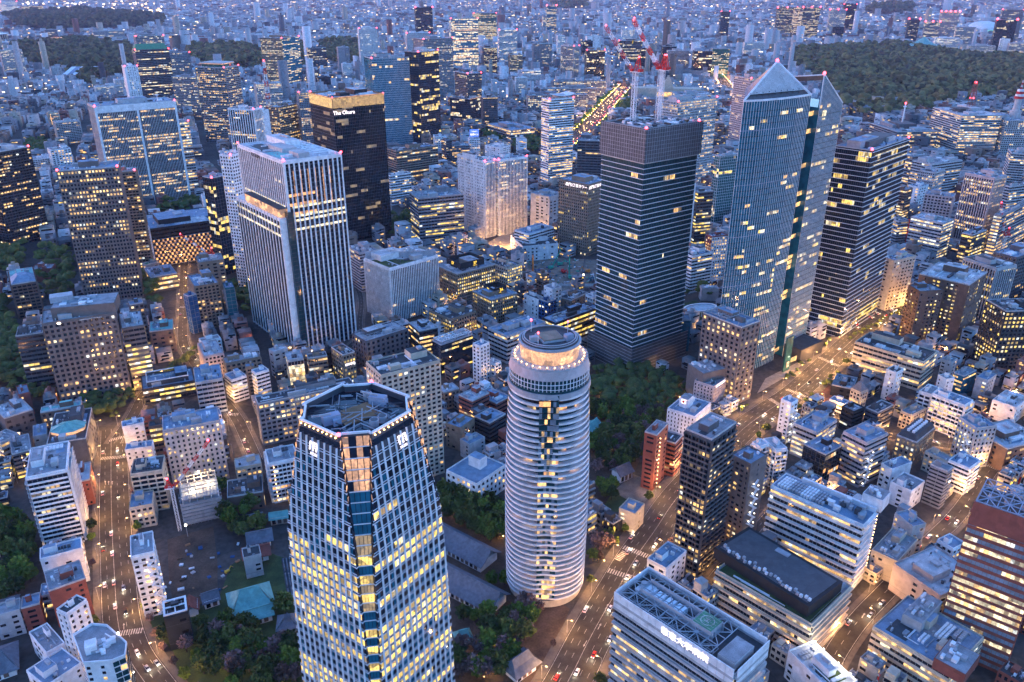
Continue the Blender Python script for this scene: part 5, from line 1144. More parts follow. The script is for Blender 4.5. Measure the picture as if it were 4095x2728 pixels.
# ------------------------------------------------------------------ notched glass tower (near, tapering)
def notched_tower():
    cx, cy, rot = -58.0, 265.0, R(9)
    t = thing('notched_tower', 'tapering glass office tower with notched corners, white ribs and glowing logo signs', 'building', (cx, cy, 0), rot)
    ZR = 165.0
    zk = [0, 30, 90, 118, 147, 165]; hk = [35.2, 34.8, 34.0, 32.9, 28.5, 25.6]
    hd = lambda z: float(np.interp(z, zk, hk))
    cut = lambda z: float(np.interp(z, [0, 60, 118, 150, 165], [3.0, 3.4, 4.6, 6.8, 8.0]))
    rng = random.Random(3)
    fl = 4.1; nf = 40
    win = {k: [] for k in range(2)}
    s2 = math.sqrt(.5)
    def fp(face, u, z, k=0.0):
        """point on face (0 front-right, 1 back-right, 2 back-left, 3 front-left), u along it, k proud of it"""
        a = R(-90) + face * math.pi / 2 + math.pi / 4
        dd = hd(z) * s2 + k
        ex, ey = math.cos(a), math.sin(a)
        return (ex * dd - ey * u, ey * dd + ex * u, z)
    half = lambda z: hd(z) * s2 - cut(z)
    core = MB()
    def outline(z, ins=0.0):
        o = []
        for f in range(4):
            h_ = half(z); p_, q_ = fp(f, -h_, z, -ins), fp(f, h_, z, -ins)
            o += [p_[:2], q_[:2]]
            a = fp(f, h_ - .2, z, -1.5 - ins); b_ = fp((f + 1) % 4, -h_ + .2, z, -1.5 - ins)
            o += [a[:2], b_[:2]]
        return o
    zs = [0, 30, 60, 90, 104, 118, 132, 147, 156, ZR - 3]
    for za, zb in zip(zs, zs[1:]): core.frustum(outline(za, .12), za, outline(zb, .12), zb, 'glassd')
    core.build('wall', t)
    pitch = 3.15
    panes = []
    for f in (0, 3, 1, 2):
        vis = f in (0, 3)
        ks = range(-9, 10)
        for k in ks:                                                # ribs stand upright and stop where the taper cuts them off
            u = k * pitch
            ztop = 0
            for z in np.arange(0, ZR - 4, 1.0):
                if abs(u) < half(z) - .6: ztop = z
            if ztop < 8 or abs(u) > half(0) - .5: continue
            b = MB(); zz = list(np.arange(0, ztop, 12.0)) + [ztop]
            for za, zb in zip(zz, zz[1:]): b.beam(fp(f, u, za, .4), fp(f, u, zb, .4), .62, .7, 'metal_white')
            b.build('rib', t)
        for i in range(nf):
            za = i * fl; zb = za + fl
            if zb > ZR - 5: break
            h_ = half((za + zb) / 2)
            for zz, th in ((za + .2, .26), (za + 1.2, .18)):
                b = MB(); b.beam(fp(f, -half(zz), zz, .16), fp(f, half(zz), zz, .12), .24, th, 'metal_white'); b.build('transom', t)
            lo = .40 if za < 112 else (.14 if za < 128 else .03)
            rowp = min(.95, lo * rng.choice((.12, .3, 1.2, 2.3, 2.4))); run = 0; on = False
            for k in range(-10, 10):
                for hf in (0, 1):
                    u0 = k * pitch + hf * pitch / 2 + (.33 if hf == 0 else .05); u1 = k * pitch + (hf + 1) * pitch / 2 - (.05 if hf == 0 else .33)
                    u0, u1 = max(u0, -h_ + .12), min(u1, h_ - .12)
                    if u1 - u0 < .5: continue
                    if run <= 0: on = rng.random() < rowp; run = rng.randint(3, 14)
                    run -= 1
                    if not vis: continue
                    m_ = ('yellow' if rng.random() < .75 else rng.choice(('dim', 'warm', 'white_lit'))) if on else rng.choice(('glassd', 'glassd', 'glassb'))
                    if zb > ZR - 12: m_ = 'metal_dark'
                    panes.append((m_, fp(f, u0, za + 1.35, .03), fp(f, u1, za + 1.35, .03), fp(f, u1, zb - .05, .03), fp(f, u0, zb - .05, .03)))
    for f in range(4):                                              # recessed corner columns
        for i in range(nf):
            za = i * fl; zb = za + fl
            if zb > ZR - 1: break
            h_ = half(za + 2)
            A, B_ = Vector(fp(f, h_ - .2, za, -1.15)), Vector(fp((f + 1) % 4, -h_ + .2, za, -1.15))
            h2 = half(zb); A2, B2 = Vector(fp(f, h2 - .2, zb, -1.15)), Vector(fp((f + 1) % 4, -h2 + .2, zb, -1.15))
            if za > 140: m_ = 'flood'
            elif f == 3: m_ = 'yellow' if i % 2 == 0 and za < 118 and rng.random() < .8 else ('dim' if rng.random() < .3 else 'glassb')
            else: m_ = 'glassb'
            nseg = 4 if za > 90 else 3
            for j in range(nseg):
                t0, t1 = (j + .06) / nseg, (j + .94) / nseg
                mm = m_ if m_ != 'flood' or rng.random() < .82 else 'glassd'
                P_ = [A.lerp(B_, t0), A.lerp(B_, t1), A2.lerp(B2, t1), A2.lerp(B2, t0)]
                P_[2].z = P_[3].z = zb - .2
                panes.insert(0, (mm, *[tuple(v) for v in P_]))
            b = MB(); b.beam(A, B_, .35, .35, 'metal_white'); b.build('transom', t)
            for P0, P1 in ((fp(f, half(za), za, .1), tuple(A)), (tuple(B_), fp((f + 1) % 4, -half(za), za, .1))):
                b = MB(); b.beam(P0, P1, .3, .5, 'metal_white'); b.build('return_transom', t)
                if za > 136:
                    q0, q1 = Vector(P0), Vector(P1)
                    b = MB(); b.quad(q0.lerp(q1, .1), q0.lerp(q1, .9), q0.lerp(q1, .9) + Vector((0, 0, fl * .8)), q0.lerp(q1, .1) + Vector((0, 0, fl * .8)), 'flood'); b.build('lantern_panel', t)
    order = sorted(range(len(panes)), key=lambda i: -(panes[i][1][2] * 1.0 + (60 if panes[i][0] != 'glassd' else 0)))
    rest = MB()
    for n_, i in enumerate(order):
        mm, a, b_, c, d = panes[i]
        if n_ < 300:
            o = MB(); o.quad(a, b_, c, d, mm); o.build('window', t)
        else: rest.quad(a, b_, c, d, mm)
    rest.build('glazing', t, kind='stuff')
    # crown: rim, recessed roof with machinery
    rim = outline(ZR, 0.1)
    n = len(rim); b = MB()
    for i in range(n):
        p_, q_ = rim[i], rim[(i + 1) % n]
        b.beam((*p_, ZR), (*q_, ZR), .7, .8, 'metal_white')
    b.build('roof_rim', t)
    b = MB(); inner = outline(ZR - 3.2, 1.2); b.prism(inner, ZR - 3.4, ZR - 3.1, 'roofdark'); b.build('roof_deck', t)
    b = MB()
    for i in range(n): b.beam((*rim[i], ZR - 1.6), (*rim[(i + 1) % n], ZR - 1.6), .3, 2.6, 'metal_dark')
    b.build('roof_upstand', t)
    z = ZR - 3.0
    piece('roof_platform', 'rust', t, 0, 0, z, 15, 11, .5, R(30))
    rr = random.Random(8)
    for x, y, a in ((-9, -5, 20), (8, 7, -25)):
        piece('gondola_crane', 'bluegrey', t, x, y, z, 6.5, 3.2, 3.6, R(a)); piece('gondola_cab', 'bluegrey', t, x + 2, y - 1.5, z, 3, 2.5, 2.6, R(a))
        b = MB(); b.beam((0, 0, 3.8), (-7, 0, 4.4), .5, .7, 'metal_grey'); b.build('crane_jib', t, (x, y, z), R(a))
    for x, y in ((6.5, -9.5), (9.5, -7), (4, 12)):
        b = MB(); b.cyl(0, 0, 0, 1.7, 2.6, 'metal_grey', 16); b.cyl(0, 0, 2.6, 1.4, .1, 'metal_dark', 16); b.build('cooling_fan', t, (x, y, z))
    for i in range(70):
        a, L = rr.choice((0, 45, 90, 135)), rr.uniform(3, 11); q = rr.uniform(-1, 1) * 15, rr.uniform(-1, 1) * 15
        if abs(q[0]) + abs(q[1]) < 20: piece('pipe', rr.choice(('metal_grey', 'steel', 'metal_dark')), t, q[0], q[1], z + rr.uniform(.3, 1.6), L, .3, .3, R(a))
    for f in (0, 3):                                                # rim lamps and logo signs
        for j in range(9):
            p_ = fp(f, -half(ZR) + (j + .5) * 2 * half(ZR) / 9, ZR - .9, .5); beacon(t, *p_, .3, 'lamp_warm', 'rim_lamp')
        zc = ZR - 8; ang = math.atan2(fp(f, 0, zc, 1)[1], fp(f, 0, zc, 1)[0]) + math.pi / 2
        u = half(zc) * (.30 if f == 0 else -.18)
        p_ = fp(f, u, zc, .7)
        tilt = R(90 - 16)
        b = MB()                                                    # two arches beside a post, like the letter m
        for x0 in (-1.9, -.1, 1.5): b.box(x0, 0, -1.6, .65, .2, 3.2, 'sign_white')
        b.box(-1.0, 0, .95, 2.2, .2, .65, 'sign_white'); b.box(.7, 0, .95, 1.8, .2, .65, 'sign_white')
        o = b.build('logo_sign', t, p_); o.rotation_euler = (R(-16), 0, ang)
        letters('MORI', 1.5, 'sign_white', t, fp(f, u, zc - 3.1, .75), (tilt, 0, ang), 'sign_letters')
    for f in (1, 3): beacon(t, *fp(f, half(ZR), ZR + .6), .7)
notched_tower()

# ------------------------------------------------------------------ round apartment tower with wavy balconies
def round_tower():
    t = thing('round_tower', 'round white apartment tower with wavy stacked balconies and a floodlit crown', 'building', (18.5, 362, 0))
    rng = random.Random(11); N = 96; PH = R(-93)
    def out(r, amp, k=0.0):
        o = []
        for i in range(N):
            a = 2 * math.pi * i / N; q = math.cos(4 * (a - PH))
            # four lobes with a flat strip between them
            rr = r * (1 + amp * (-.9 * max(0, q) ** 3 + .25 * min(0, q) * -1)) + k
            o.append((rr * math.cos(a), rr * math.sin(a)))
        return o
    Z0, ZB, fl = 6.0, 126.5, 3.25
    nf = int((ZB - Z0) / fl)
    body = MB(); body.prism(out(18.2, .05), 0, 127, 'glass_black'); body.build('wall', t)
    def ring(o1, o2, za, zb, mat):
        b = MB(); n = len(o1)
        v = [(x, y, za) for x, y in o1] + [(x, y, zb) for x, y in o1] + [(x, y, za) for x, y in o2] + [(x, y, zb) for x, y in o2]
        f = []
        for i in range(n):
            j = (i + 1) % n
            f += [(i, j, j + n, i + n), (j + 2 * n, i + 2 * n, i + 3 * n, j + 3 * n), (i + n, j + n, j + 3 * n, i + 3 * n), (j, i, i + 2 * n, j + 2 * n)]
        b.faces(v, f, mat); return b.mesh('ring')
    slab = ring(out(22.2, .075), out(18.5, .05), -.15, .15, 'white')
    para = ring(out(22.25, .075, .02), out(22.1, .075, -.13), 0.16, .85, 'white')
    rail = ring(out(22.28, .075, .05), out(22.0, .075, -.1), 1.0, 1.1, 'metal_white')
    panes = []
    for i in range(nf + 1):
        z = Z0 + i * fl; s_ = 1.0 + .035 * math.sin(math.pi * min(1, i / nf)) - .075 * (i / nf) ** 3
        for nm, me in (('balcony_slab', slab), ('balcony_wall', para), ('hand_rail', rail)):
            o = link(nm, me, t, (0, 0, z)); o.scale = (s_, s_, 1)
        io = out(18.75 * (s_ * .5 + .5), .05); run = 0; on = False
        for j in range(N):
            if run <= 0: on = rng.random() < .13; run = rng.randint(2, 5)
            run -= 1
            a = 2 * math.pi * (j + .5) / N; strip_ = math.cos(4 * (a - PH)) > .6
            if math.sin(a) > .45: continue
            m_ = (rng.choice(('orange_lit', 'warm', 'dim')) if on else ('glass_teal' if not strip_ else rng.choice(('glass_teal', 'glass_pale', 'warm' if rng.random() < .5 else 'glass_teal'))))
            p_, q_ = io[j], io[(j + 1) % N]
            kk = 1.165 if strip_ else 1.0
            panes.append((strip_, math.sin(a), m_, (p_[0] * kk, p_[1] * kk), (q_[0] * kk, q_[1] * kk), z + .2, z + fl - .25))
    # glass drum, grey bands, crown drum with floodlight put into it as a glow
    for za, zb, r0, r1, mat, nm in ((127, 129.6, 20.9, 20.7, 'metal_grey', 'band'), (129.6, 136.5, 20.1, 19.4, 'glass_teal', 'glass_drum'), (136.5, 141.0, 20.1, 18.9, 'pink', 'band'), (141.0, 142.0, 19.1, 19.1, 'metal_grey', 'terrace'),
                                    (142.0, 149.4, 14.3, 14.9, 'flood', 'lit_drum'), (149.4, 150.5, 15.4, 15.4, 'metal_grey', 'drum_rim'), (150.5, 150.9, 14.2, 14.2, 'roofdark', 'roof_deck')):
        b = MB(); b.cyl(0, 0, za, r0, zb - za, mat, 64, r1); b.build(nm, t)
    for j in range(64):
        a = 2 * math.pi * j / 64
        if math.sin(a) < .3: piece('mullion', 'metal_white', t, math.cos(a) * 19.9, math.sin(a) * 19.9, 129.6, .16, .3, 6.9, a)
    for z in (131.8, 134.2): b = MB(); b.cyl(0, 0, z, 20.05, .22, 'metal_white', 64); b.build('drum_line', t)
    for j in range(30):
        a = 2 * math.pi * j / 30; beacon(t, math.cos(a) * 17.2, math.sin(a) * 17.2, 142.6, .3, 'lamp_warm', 'crown_lamp')
        piece('lamp_bracket', 'metal_grey', t, math.cos(a) * 18.3, math.sin(a) * 18.3, 142.0, 1.6, .16, .5, a)
    for a, c in rings(.2, 6): glow(t, a * 17, c * 17, 144.0, 22, (1, .5, .22))
    piece('helideck', 'tan', t, 0, -1, 151.7, 10, 10, .7, R(20)); piece('helideck_frame', 'metal_grey', t, 0, -1, 150.9, 11.5, 11.5, .8, R(20))
    for r_, z_ in ((12.6, 151.9), (13.4, 151.3)):
        b = MB(); q = rings(0, 48)
        for (a, c), (a2, c2) in zip(q, q[1:] + q[:1]): b.beam((a * r_, c * r_, z_), (a2 * r_, c2 * r_, z_), .5, .35, 'metal_grey')
        b.build('gondola_track', t)
    for x, y in ((-9, 7), (9, 5), (-6, -9)):
        b = MB(); b.cyl(0, 0, 0, .12, 6, 'metal_white', 6); b.build('aerial', t, (x, y, 150.9)); beacon(t, x, y, 157.2, .55)
    piece('gondola_crane', 'bluegrey', t, 9, -3, 150.9, 4, 3, 3, .6); piece('gondola_crane', 'metal_grey', t, -8, -5, 150.9, 4, 2.5, 2.6, .2)
    panes.sort(key=lambda q: (not q[0], q[1]))
    rest = MB()
    for n_, (s_, _, m_, p_, q_, za, zb) in enumerate(panes):
        if n_ < 300:
            b = MB(); b.quad((*p_, za), (*q_, za), (*q_, zb), (*p_, zb), m_); b.build('window', t)
        else: rest.quad((*p_, za), (*q_, za), (*q_, zb), (*p_, zb), m_)
    rest.build('glazing', t, kind='stuff')
    b = MB(); b.cyl(0, 0, 0, 20.5, 4.4, 'beige', 48); b.build('porch', t)
round_tower()

# ------------------------------------------------------------------ peaked glass tower
def peaked_tower():
    t = thing('peaked_tower', 'tallest blue glass tower with white vertical fins and a peaked louvred top', 'building', (220, 660, 0))
    O = Vector((220, 660, 0)); rng = random.Random(21)
    P0, P1, P3, P4, P5, P6 = (170.7, 616.5), (233, 654), (244, 662), (272, 688), (252, 728), (192, 692)
    P2 = (229, 668); P2b = (237, 671)
    bulge = [(170.7, 616.5), (186, 621), (203, 630.5), (219, 642), (233, 654)]
    L = lambda p_, z=0.0: (p_[0] - O.x, p_[1] - O.y, z)
    L2 = lambda p_: (p_[0] - O.x, p_[1] - O.y)
    ZA = 229.0
    poly = [L2(q) for q in bulge] + [L2(P2), L2(P2b), L2(P3), L2(P4), L2(P5), L2(P6)]
    b = MB(); b.prism(poly, 0, 218, 'glassb'); b.build('wall', t)
    upA = [L2(q) for q in bulge] + [L2(P2), L2((214, 690)), L2(P6)]
    b = MB(); b.prism(upA, 218, ZA, 'glassb', 'roofdark'); b.build('upper_wall', t)
    # blade B rises to its own peak
    b = MB(); th = 1.2
    B3, B4 = L2(P3), L2(P4)
    nx, ny = (B4[1] - B3[1]), -(B4[0] - B3[0]); l = math.hypot(nx, ny); nx, ny = nx / l, ny / l
    fr = [(*B3, 218), (*B4, 217.5), (*B4, 218.2), (*B3, 243)]
    bk = [(x - nx * th, y - ny * th, z) for x, y, z in fr]
    b.faces(fr + bk, [(0, 1, 2, 3), (7, 6, 5, 4), (3, 2, 6, 7), (0, 3, 7, 4)], 'glassb'); b.build('glass_blade', t)
    b = MB(); b.beam((*B3, 218), (*B3, 243.2), .8, .8, 'metal_white'); b.beam((*B3, 243.2), (*B4, 218.2), .8, .9, 'metal_white'); b.build('blade_edge', t)
    b = MB(); b.beam((*B3, 243), (*L2((214, 690)), 238), .8, .9, 'metal_white'); b.beam((*B3, 241), (*L2((214, 690)), 236), .3, 4, 'brown'); b.build('blade_back', t)
    pk = L((209, 672), 252)
    A0, A1 = L(P0, ZA), L(P1, ZA)
    # louvred triangular roof
    v0, v1, v2 = Vector(A0), Vector(A1), Vector(pk)
    base0, base1 = v0.lerp(v2, .12), v1.lerp(v2, .12)
    for i in range(34):
        f = .16 + .84 * i / 34; a, c = v0.lerp(v2, f), v1.lerp(v2, f)
        b = MB(); b.beam(a, c, .55, .35, 'metal_white'); b.build('louvre', t)
    b = MB(); b.faces([tuple(v0 + Vector((0, 2, -.8))), tuple(v1 + Vector((0, 2, -.8))), tuple(v2 + Vector((0, 1, -1.0)))], [(0, 1, 2)], 'dgrey'); b.build('louvre_backing', t)
    b = MB()
    for p_, q_ in ((v0, v2), (v1, v2)): b.beam(p_, q_, 1.0, 1.2, 'metal_white')
    q = [Vector(L(x, ZA)) for x in bulge]
    for p_, q_ in zip(q, q[1:]): b.beam(p_, q_, 1.3, 1.4, 'metal_white')
    b.build('roof_frame', t)
    for i in range(9): piece('roof_post', 'metal_dark', t, *(v0.lerp(v1, .1 + i * .09) + Vector((1, 6, 0)))[:2], ZA, .6, .6, 4.5)
    b = MB(); b.faces([tuple(v0), tuple(v2), L(P6, ZA), L(P6, ZA - 8)], [(0, 1, 2, 3)], 'glassb'); b.build('side_glass', t)
    beacon(t, pk[0], pk[1], pk[2] + 1, 1.3); beacon(t, B3[0], B3[1], 244.5, 1.3)
    # fins, floor lines and lit panes
    def wall(a, c, ztop0, ztop1, sp, seg_lit):
        a, c = Vector((*a, 0)), Vector((*c, 0)); W = (c - a).length; u = (c - a) / W; nrm = Vector((u.y, -u.x, 0)); ang = math.atan2(u.y, u.x)
        n = int(round(W / sp))
        for i in range(n + 1):
            p_ = a + u * (W * i / n) + nrm * .2; zt = ztop0 + (ztop1 - ztop0) * i / n
            piece('fin', 'metal_white', t, p_.x, p_.y, 0, .15 if sp > 2.1 else .12, .35, zt - .3, ang)
        for k in range(1, int(min(ztop0, ztop1) / 4.6)):
            p_ = a + u * (W / 2) + nrm * .1; piece('floor_line', 'glass_teal' if k % 9 else 'bluegrey', t, p_.x, p_.y, k * 4.6, W - .1, .2, .45, ang)
        for k in range(1, 48):
            rb = rng.choice((.1, .5, 1, 3.2)) * (1.9 if k < 26 else .6)
            i = 0
            while i < n:
                run = rng.randint(2, 6)
                if rng.random() < seg_lit * rb:
                    for j in range(i, min(n, i + run)):
                        p_ = a + u * (W * (j + .5) / n) + nrm * .06
                        win.append((p_.x, p_.y, k * 4.6 + .9, W / n - .35, 2.5, ang))
                i += run
    win = []
    for a, c in zip(bulge, bulge[1:]): wall(L2(a), L2(c), ZA, ZA, 2.35, .1)
    wall(B3, B4, 242, 218, 2.0, .1)
    wall(L2(P4), L2(P5), 218, 218, 3, .05)
    rng.shuffle(win); rest = MB()
    for n_, (x, y, z, w, h, ang) in enumerate(win):
        m_ = rng.choice(('warm', 'white_lit', 'white_lit', 'dim', 'yellow'))
        if n_ < 300: piece('window', m_, t, x, y, z, w, .08, h, ang)
        else: rest.box(x, y, z, w, .08, h, m_, ang)
    rest.build('glazing', t, kind='stuff')
    # dark recess between the two faces
    for k in range(1, 47): 
        c0, c1 = Vector((*L2(P1), 0)), Vector((*L2(P2), 0)); m0, m1 = Vector((*L2(P2b), 0)), Vector((*L2(P3), 0))
        b = MB(); b.beam((c0.x, c0.y, k * 4.6), (m0.x - 6, m0.y - 3, k * 4.6), .3, .4, 'glass_teal'); b.build('recess_line', t)
        if rng.random() < .25: b = MB(); p_ = c0.lerp(m1, .2); q_ = c0.lerp(m1, .85); b.quad((p_.x, p_.y + 4, k * 4.6), (q_.x, q_.y + 6, k * 4.6), (q_.x, q_.y + 6, k * 4.6 + 3.6), (p_.x, p_.y + 4, k * 4.6 + 3.6), 'warm'); b.build('window', t)
    # logo on the blade
    bu = Vector((B4[0] - B3[0], B4[1] - B3[1], 0)).normalized(); ang = math.atan2(bu.y, bu.x)
    p_ = Vector((*B3, 213)) + bu * 8 + Vector((bu.y, -bu.x, 0)) * .9
    b = MB()
    for x0 in (-2.6, -.1, 2.2): b.box(x0, 0, -2.2, .9, .2, 4.4, 'white_lit')
    b.box(-1.4, 0, 1.3, 3, .2, .9, 'white_lit'); b.box(1, 0, 1.3, 2.6, .2, .9, 'white_lit'); b.build('logo_sign', t, p_, ang)
    letters('MORI', 2.0, 'white_lit', t, (p_.x, p_.y, p_.z - 4.4), (R(90), 0, ang), 'sign_letters')
    piece('podium', 'dark', t, *L2((262, 668)), 0, 34, 22, 12, R(38)); piece('podium_deck', 'roofdark', t, *L2((262, 668)), 12, 33, 21, .3, R(38))
    piece('podium_glass', 'warm', t, *L2((257, 655)), 1.2, 26, .4, 4.5, R(38))
    piece('corner_screen', 'glassg', t, *L2((238, 633)), 0, 9, 1.2, 32, R(38)); piece('corner_poster', 'paint_white', t, *L2((238.9, 632)), 4, 3.4, .15, 5, R(38))
    b = MB(); q = rings(0, 24)
    for (a, c), (a2, c2) in zip(q, q[1:] + q[:1]): b.beam((a * 1.1, -.1, c * 1.1), (a2 * 1.1, -.1, c2 * 1.1), .1, .25, 'metal_dark')
    b.build('poster_ring', t, (*L2((239.0, 631.85)), 7.2), R(38))
peaked_tower()

# ------------------------------------------------------------------ slab-edged towers
B = BL['biz']
piece('crown_box', 'dgrey', B.root, 0, 2, B.h, B.w * .7, B.d * .6, 5)
for z in (9, 13, 17): piece('lit_ledge', 'yellow', B.root, B.w * .2, -B.d / 2 - 1.75, z, B.w * .55, .12, 1.1)
b = MB()
for x0 in (-2, 0, 1.8): b.box(x0, 0, -1.8, .8, .2, 3.6, 'white_lit')
b.box(-1, 0, 1, 2.4, .2, .8, 'white_lit'); b.box(.8, 0, 1, 2, .2, .8, 'white_lit'); b.build('logo_sign', B.root, (-B.w * .35, -B.d / 2 - 1.9, B.h - 6))
letters('MORI', 1.8, 'white_lit', B.root, (-B.w * .35, -B.d / 2 - 1.9, B.h - 9.4), (R(90), 0, 0), 'sign_letters')
for z in (B.h - 4.5, B.h - 13): piece('bright_ledge', 'white_lit', B.root, 0, -B.d / 2 - 1.72, z, B.w * .9, .1, .5)
B = BL['resid']
for side, W in (('R', B.w), ('L', B.d)):                            # mesh screens round the top storeys
    for j in range(9):
        z = B.h - 25 + j * 3.1
        if side == 'R': piece('screen_rail', 'metal_grey', B.root, 0, -B.d / 2 - 2.2, z, B.w + 5, .2, .22)
        else: piece('screen_rail', 'metal_grey', B.root, -B.w / 2 - 2.2, 0, z, .2, B.d + 5, .22)
    n = int(W / 2.6)
    for j in range(n + 1):
        u = -W / 2 + W * j / n
        if side == 'R': piece('screen_post', 'metal_grey', B.root, u, -B.d / 2 - 2.15, B.h - 25, .22, .16, 26)
        else: piece('screen_post', 'metal_grey', B.root, -B.w / 2 - 2.15, u, B.h - 25, .16, .22, 26)
b = MB()
for x, y, sx, sy in ((0, -B.d / 2 - 1.9, B.w + 4.2, .15), (0, B.d / 2 + 1.9, B.w + 4.2, .15), (-B.w / 2 - 1.9, 0, .15, B.d + 3.6), (B.w / 2 + 1.9, 0, .15, B.d + 3.6)):
    b.box(x, y, B.h - 25, sx, sy, 26, 'dgrey')
b.build('screen_sheet', B.root)
rr = random.Random(4)
for i in range(70):
    piece('roof_steel', rr.choice(('steel', 'metal_grey', 'roofdark', 'rust', 'bluegrey', 'metal_white', 'orange' if i % 6 == 0 else 'steel')), B.root, rr.uniform(-.44, .44) * B.w, rr.uniform(-.44, .44) * B.d, B.h + .2 + rr.random(), rr.uniform(1, 7), rr.uniform(.4, 2), rr.uniform(.3, 1.6), rr.choice((0, math.pi / 2)))
for z in range(0, 26, 3):                                           # scaffold round the foot
    piece('scaffold_rail', 'steel', B.root, 0, -B.d / 2 - 4.5, z, B.w + 9, .3, .25); piece('scaffold_rail', 'steel', B.root, -B.w / 2 - 4.5, 0, z, .3, B.d + 9, .25)
piece('scaffold_net', 'roofdark', B.root, 0, -B.d / 2 - 4.2, 0, B.w + 8.6, .15, 24); piece('scaffold_net', 'roofdark', B.root, -B.w / 2 - 4.2, 0, 0, .15, B.d + 8.2, 24)

def luffing_crane(name, label, x, y, z, mast, jib, az, el, wdt=3.0, group=None, body='redp'):
    t = thing(name, label, 'crane', (x, y, z), R(az), group)
    lattice = MB(); n = max(3, int(mast / wdt / 1.5)); h = wdt / 2; k1, k2 = (.28, .18) if wdt > 2.2 else (.16, .09)
    for i in range(n):
        za, zb = mast * i / n, mast * (i + 1) / n
        for j, (a, c) in enumerate((((-h, -h), (h, -h)), ((h, -h), (h, h)), ((h, h), (-h, h)), ((-h, h), (-h, -h)))):
            lattice.beam((*a, za), (*a, zb), k1, k1, 'metal_white'); lattice.beam((*a, za), (*c, zb), k2, k2, 'metal_white'); lattice.beam((*a, za), (*c, za), k2, k2, 'metal_white')
    lattice.build('mast', t)
    b = MB(); b.box(-1, 0, mast, wdt * 3.2, wdt * 1.7, .6, 'metal_white'); b.build('slewing_deck', t)
    b = MB(); b.box(-wdt * 1.7, 0, mast + .6, wdt * .9, wdt * 1.3, wdt * .7, body); b.build('counterweight', t)
    b = MB(); b.box(wdt * .7, wdt * .7, mast + .6, wdt * .6, wdt * .5, wdt * .7, body); b.build('cab', t)
    ah = wdt * 3.6; b = MB()
    for s_ in (-1, 1):
        b.beam((wdt * .4, s_ * wdt * .5, mast + .6), (-wdt * .9, s_ * wdt * .35, mast + ah), .5, .5, body); b.beam((-wdt * 1.6, s_ * wdt * .5, mast + .6), (-wdt * .9, s_ * wdt * .35, mast + ah), .5, .5, body)
        for k in range(3): b.beam((-wdt * 1.4 + k * .5, s_ * wdt * .5, mast + 1 + k * ah * .25), (wdt * (.2 - .3 * k), s_ * wdt * .45, mast + 1 + k * ah * .28), .3, .3, body)
    b.beam((-wdt * .9, -wdt * .35, mast + ah), (-wdt * .9, wdt * .35, mast + ah), .6, .6, body); b.build('a_frame', t)
    ce, se = math.cos(R(el)), math.sin(R(el)); J0 = Vector((wdt * .9, 0, mast + 1.2)); d = Vector((ce, 0, se)); up = Vector((-se, 0, ce))
    ns = 14; jw = wdt * .42
    for i in range(ns):
        b = MB(); a, c = J0 + d * (jib * i / ns), J0 + d * (jib * (i + 1) / ns); m_ = body if (i // 2) % 2 == 0 else 'metal_white'
        for k, (p_, q_) in enumerate(((-1, -1), (1, -1), (0, 1))):
            o = Vector((0, p_ * jw, 0)) + up * (q_ * jw); p2, q2 = ((1, -1), (0, 1), (-1, -1))[k]; o2 = Vector((0, p2 * jw, 0)) + up * (q2 * jw)
            b.beam(a + o, c + o, .26, .26, m_); b.beam(a + o, c + o2, .16, .16, m_); b.beam(a + o, a + o2, .14, .14, m_)
        b.build('jib_section', t)
    tip = J0 + d * jib
    b = MB(); b.beam(tip, Vector((-wdt * .9, 0, mast + ah)), .1, .1, 'metal_dark'); b.beam(tip, tip - Vector((0, 0, jib * .35)), .08, .08, 'metal_dark'); b.build('cable', t)
    b = MB(); b.box(tip.x, tip.y, tip.z - jib * .35 - 1.5, .8, .8, 1.5, 'yellowp'); b.build('hook_block', t)
    beacon(t, tip.x, tip.y, tip.z + .8, .7); beacon(t, -wdt * .9, 0, mast + ah + .8, .7)
    return t
for i, (lx, ly, mh, az, el, jl) in enumerate(((-10, 12, 38, 132, 46, 44), (2, -4, 40, 128, 50, 46), (21, 12, 38, 133, 49, 46))):
    wx, wy = B.world(lx, ly)
    luffing_crane('tower_crane', 'red and white luffing crane on the roof of the tower under construction', wx, wy, B.h, mh, jl, az, el, 3.0, 'three cranes on the tower under construction')

# ------------------------------------------------------------------ white ribbed tower with the terrace box
B = BL['wg']
W, D_, H_ = B.w, B.d, B.h
piece('corner_glass', 'glass_teal', B.root, -W / 2 - .3, -D_ / 2 - .3, 0, 5.5, 5.5, H_ - 42)
for k in range(34): piece('corner_line', 'metal_dark', B.root, -W / 2 - .3, -D_ / 2 - .3, k * 3.8, 5.7, 5.7, .3)
for k in (15, 17, 18, 20): piece('lit_floor', 'white_lit', B.root, 1.5, -D_ / 2 - .3, H_ - 118 + k * 3.9, W - 4, .35, 1.9); piece('lit_floor', 'white_lit', B.root, -W / 2 - .3, 0, H_ - 118 + k * 3.9, .35, D_ - 8, 1.9)
piece('terrace_box', 'flood', B.root, -W / 2 - 4, -D_ * .1, H_ - 46, 8, D_ * .75, 6.5); piece('terrace_roof', 'roofdark', B.root, -W / 2 - 4, -D_ * .1, H_ - 39.5, 8.4, D_ * .77, .5)
piece('lower_wing', 'metal_white', B.root, -W / 2 - 4.2, 0, 0, 8.4, D_, H_ - 47)
for j in range(16): piece('fin', 'white', B.root, -W / 2 - 8.7, -D_ / 2 + 1 + j * (D_ - 2) / 15, 0, .7, 1.0, H_ - 46)
for j in range(15): piece('glass_strip', 'glass', B.root, -W / 2 - 8.45, -D_ / 2 + 1 + (j + .5) * (D_ - 2) / 15, 2, .1, (D_ - 2) / 15 - 1.2, H_ - 52)
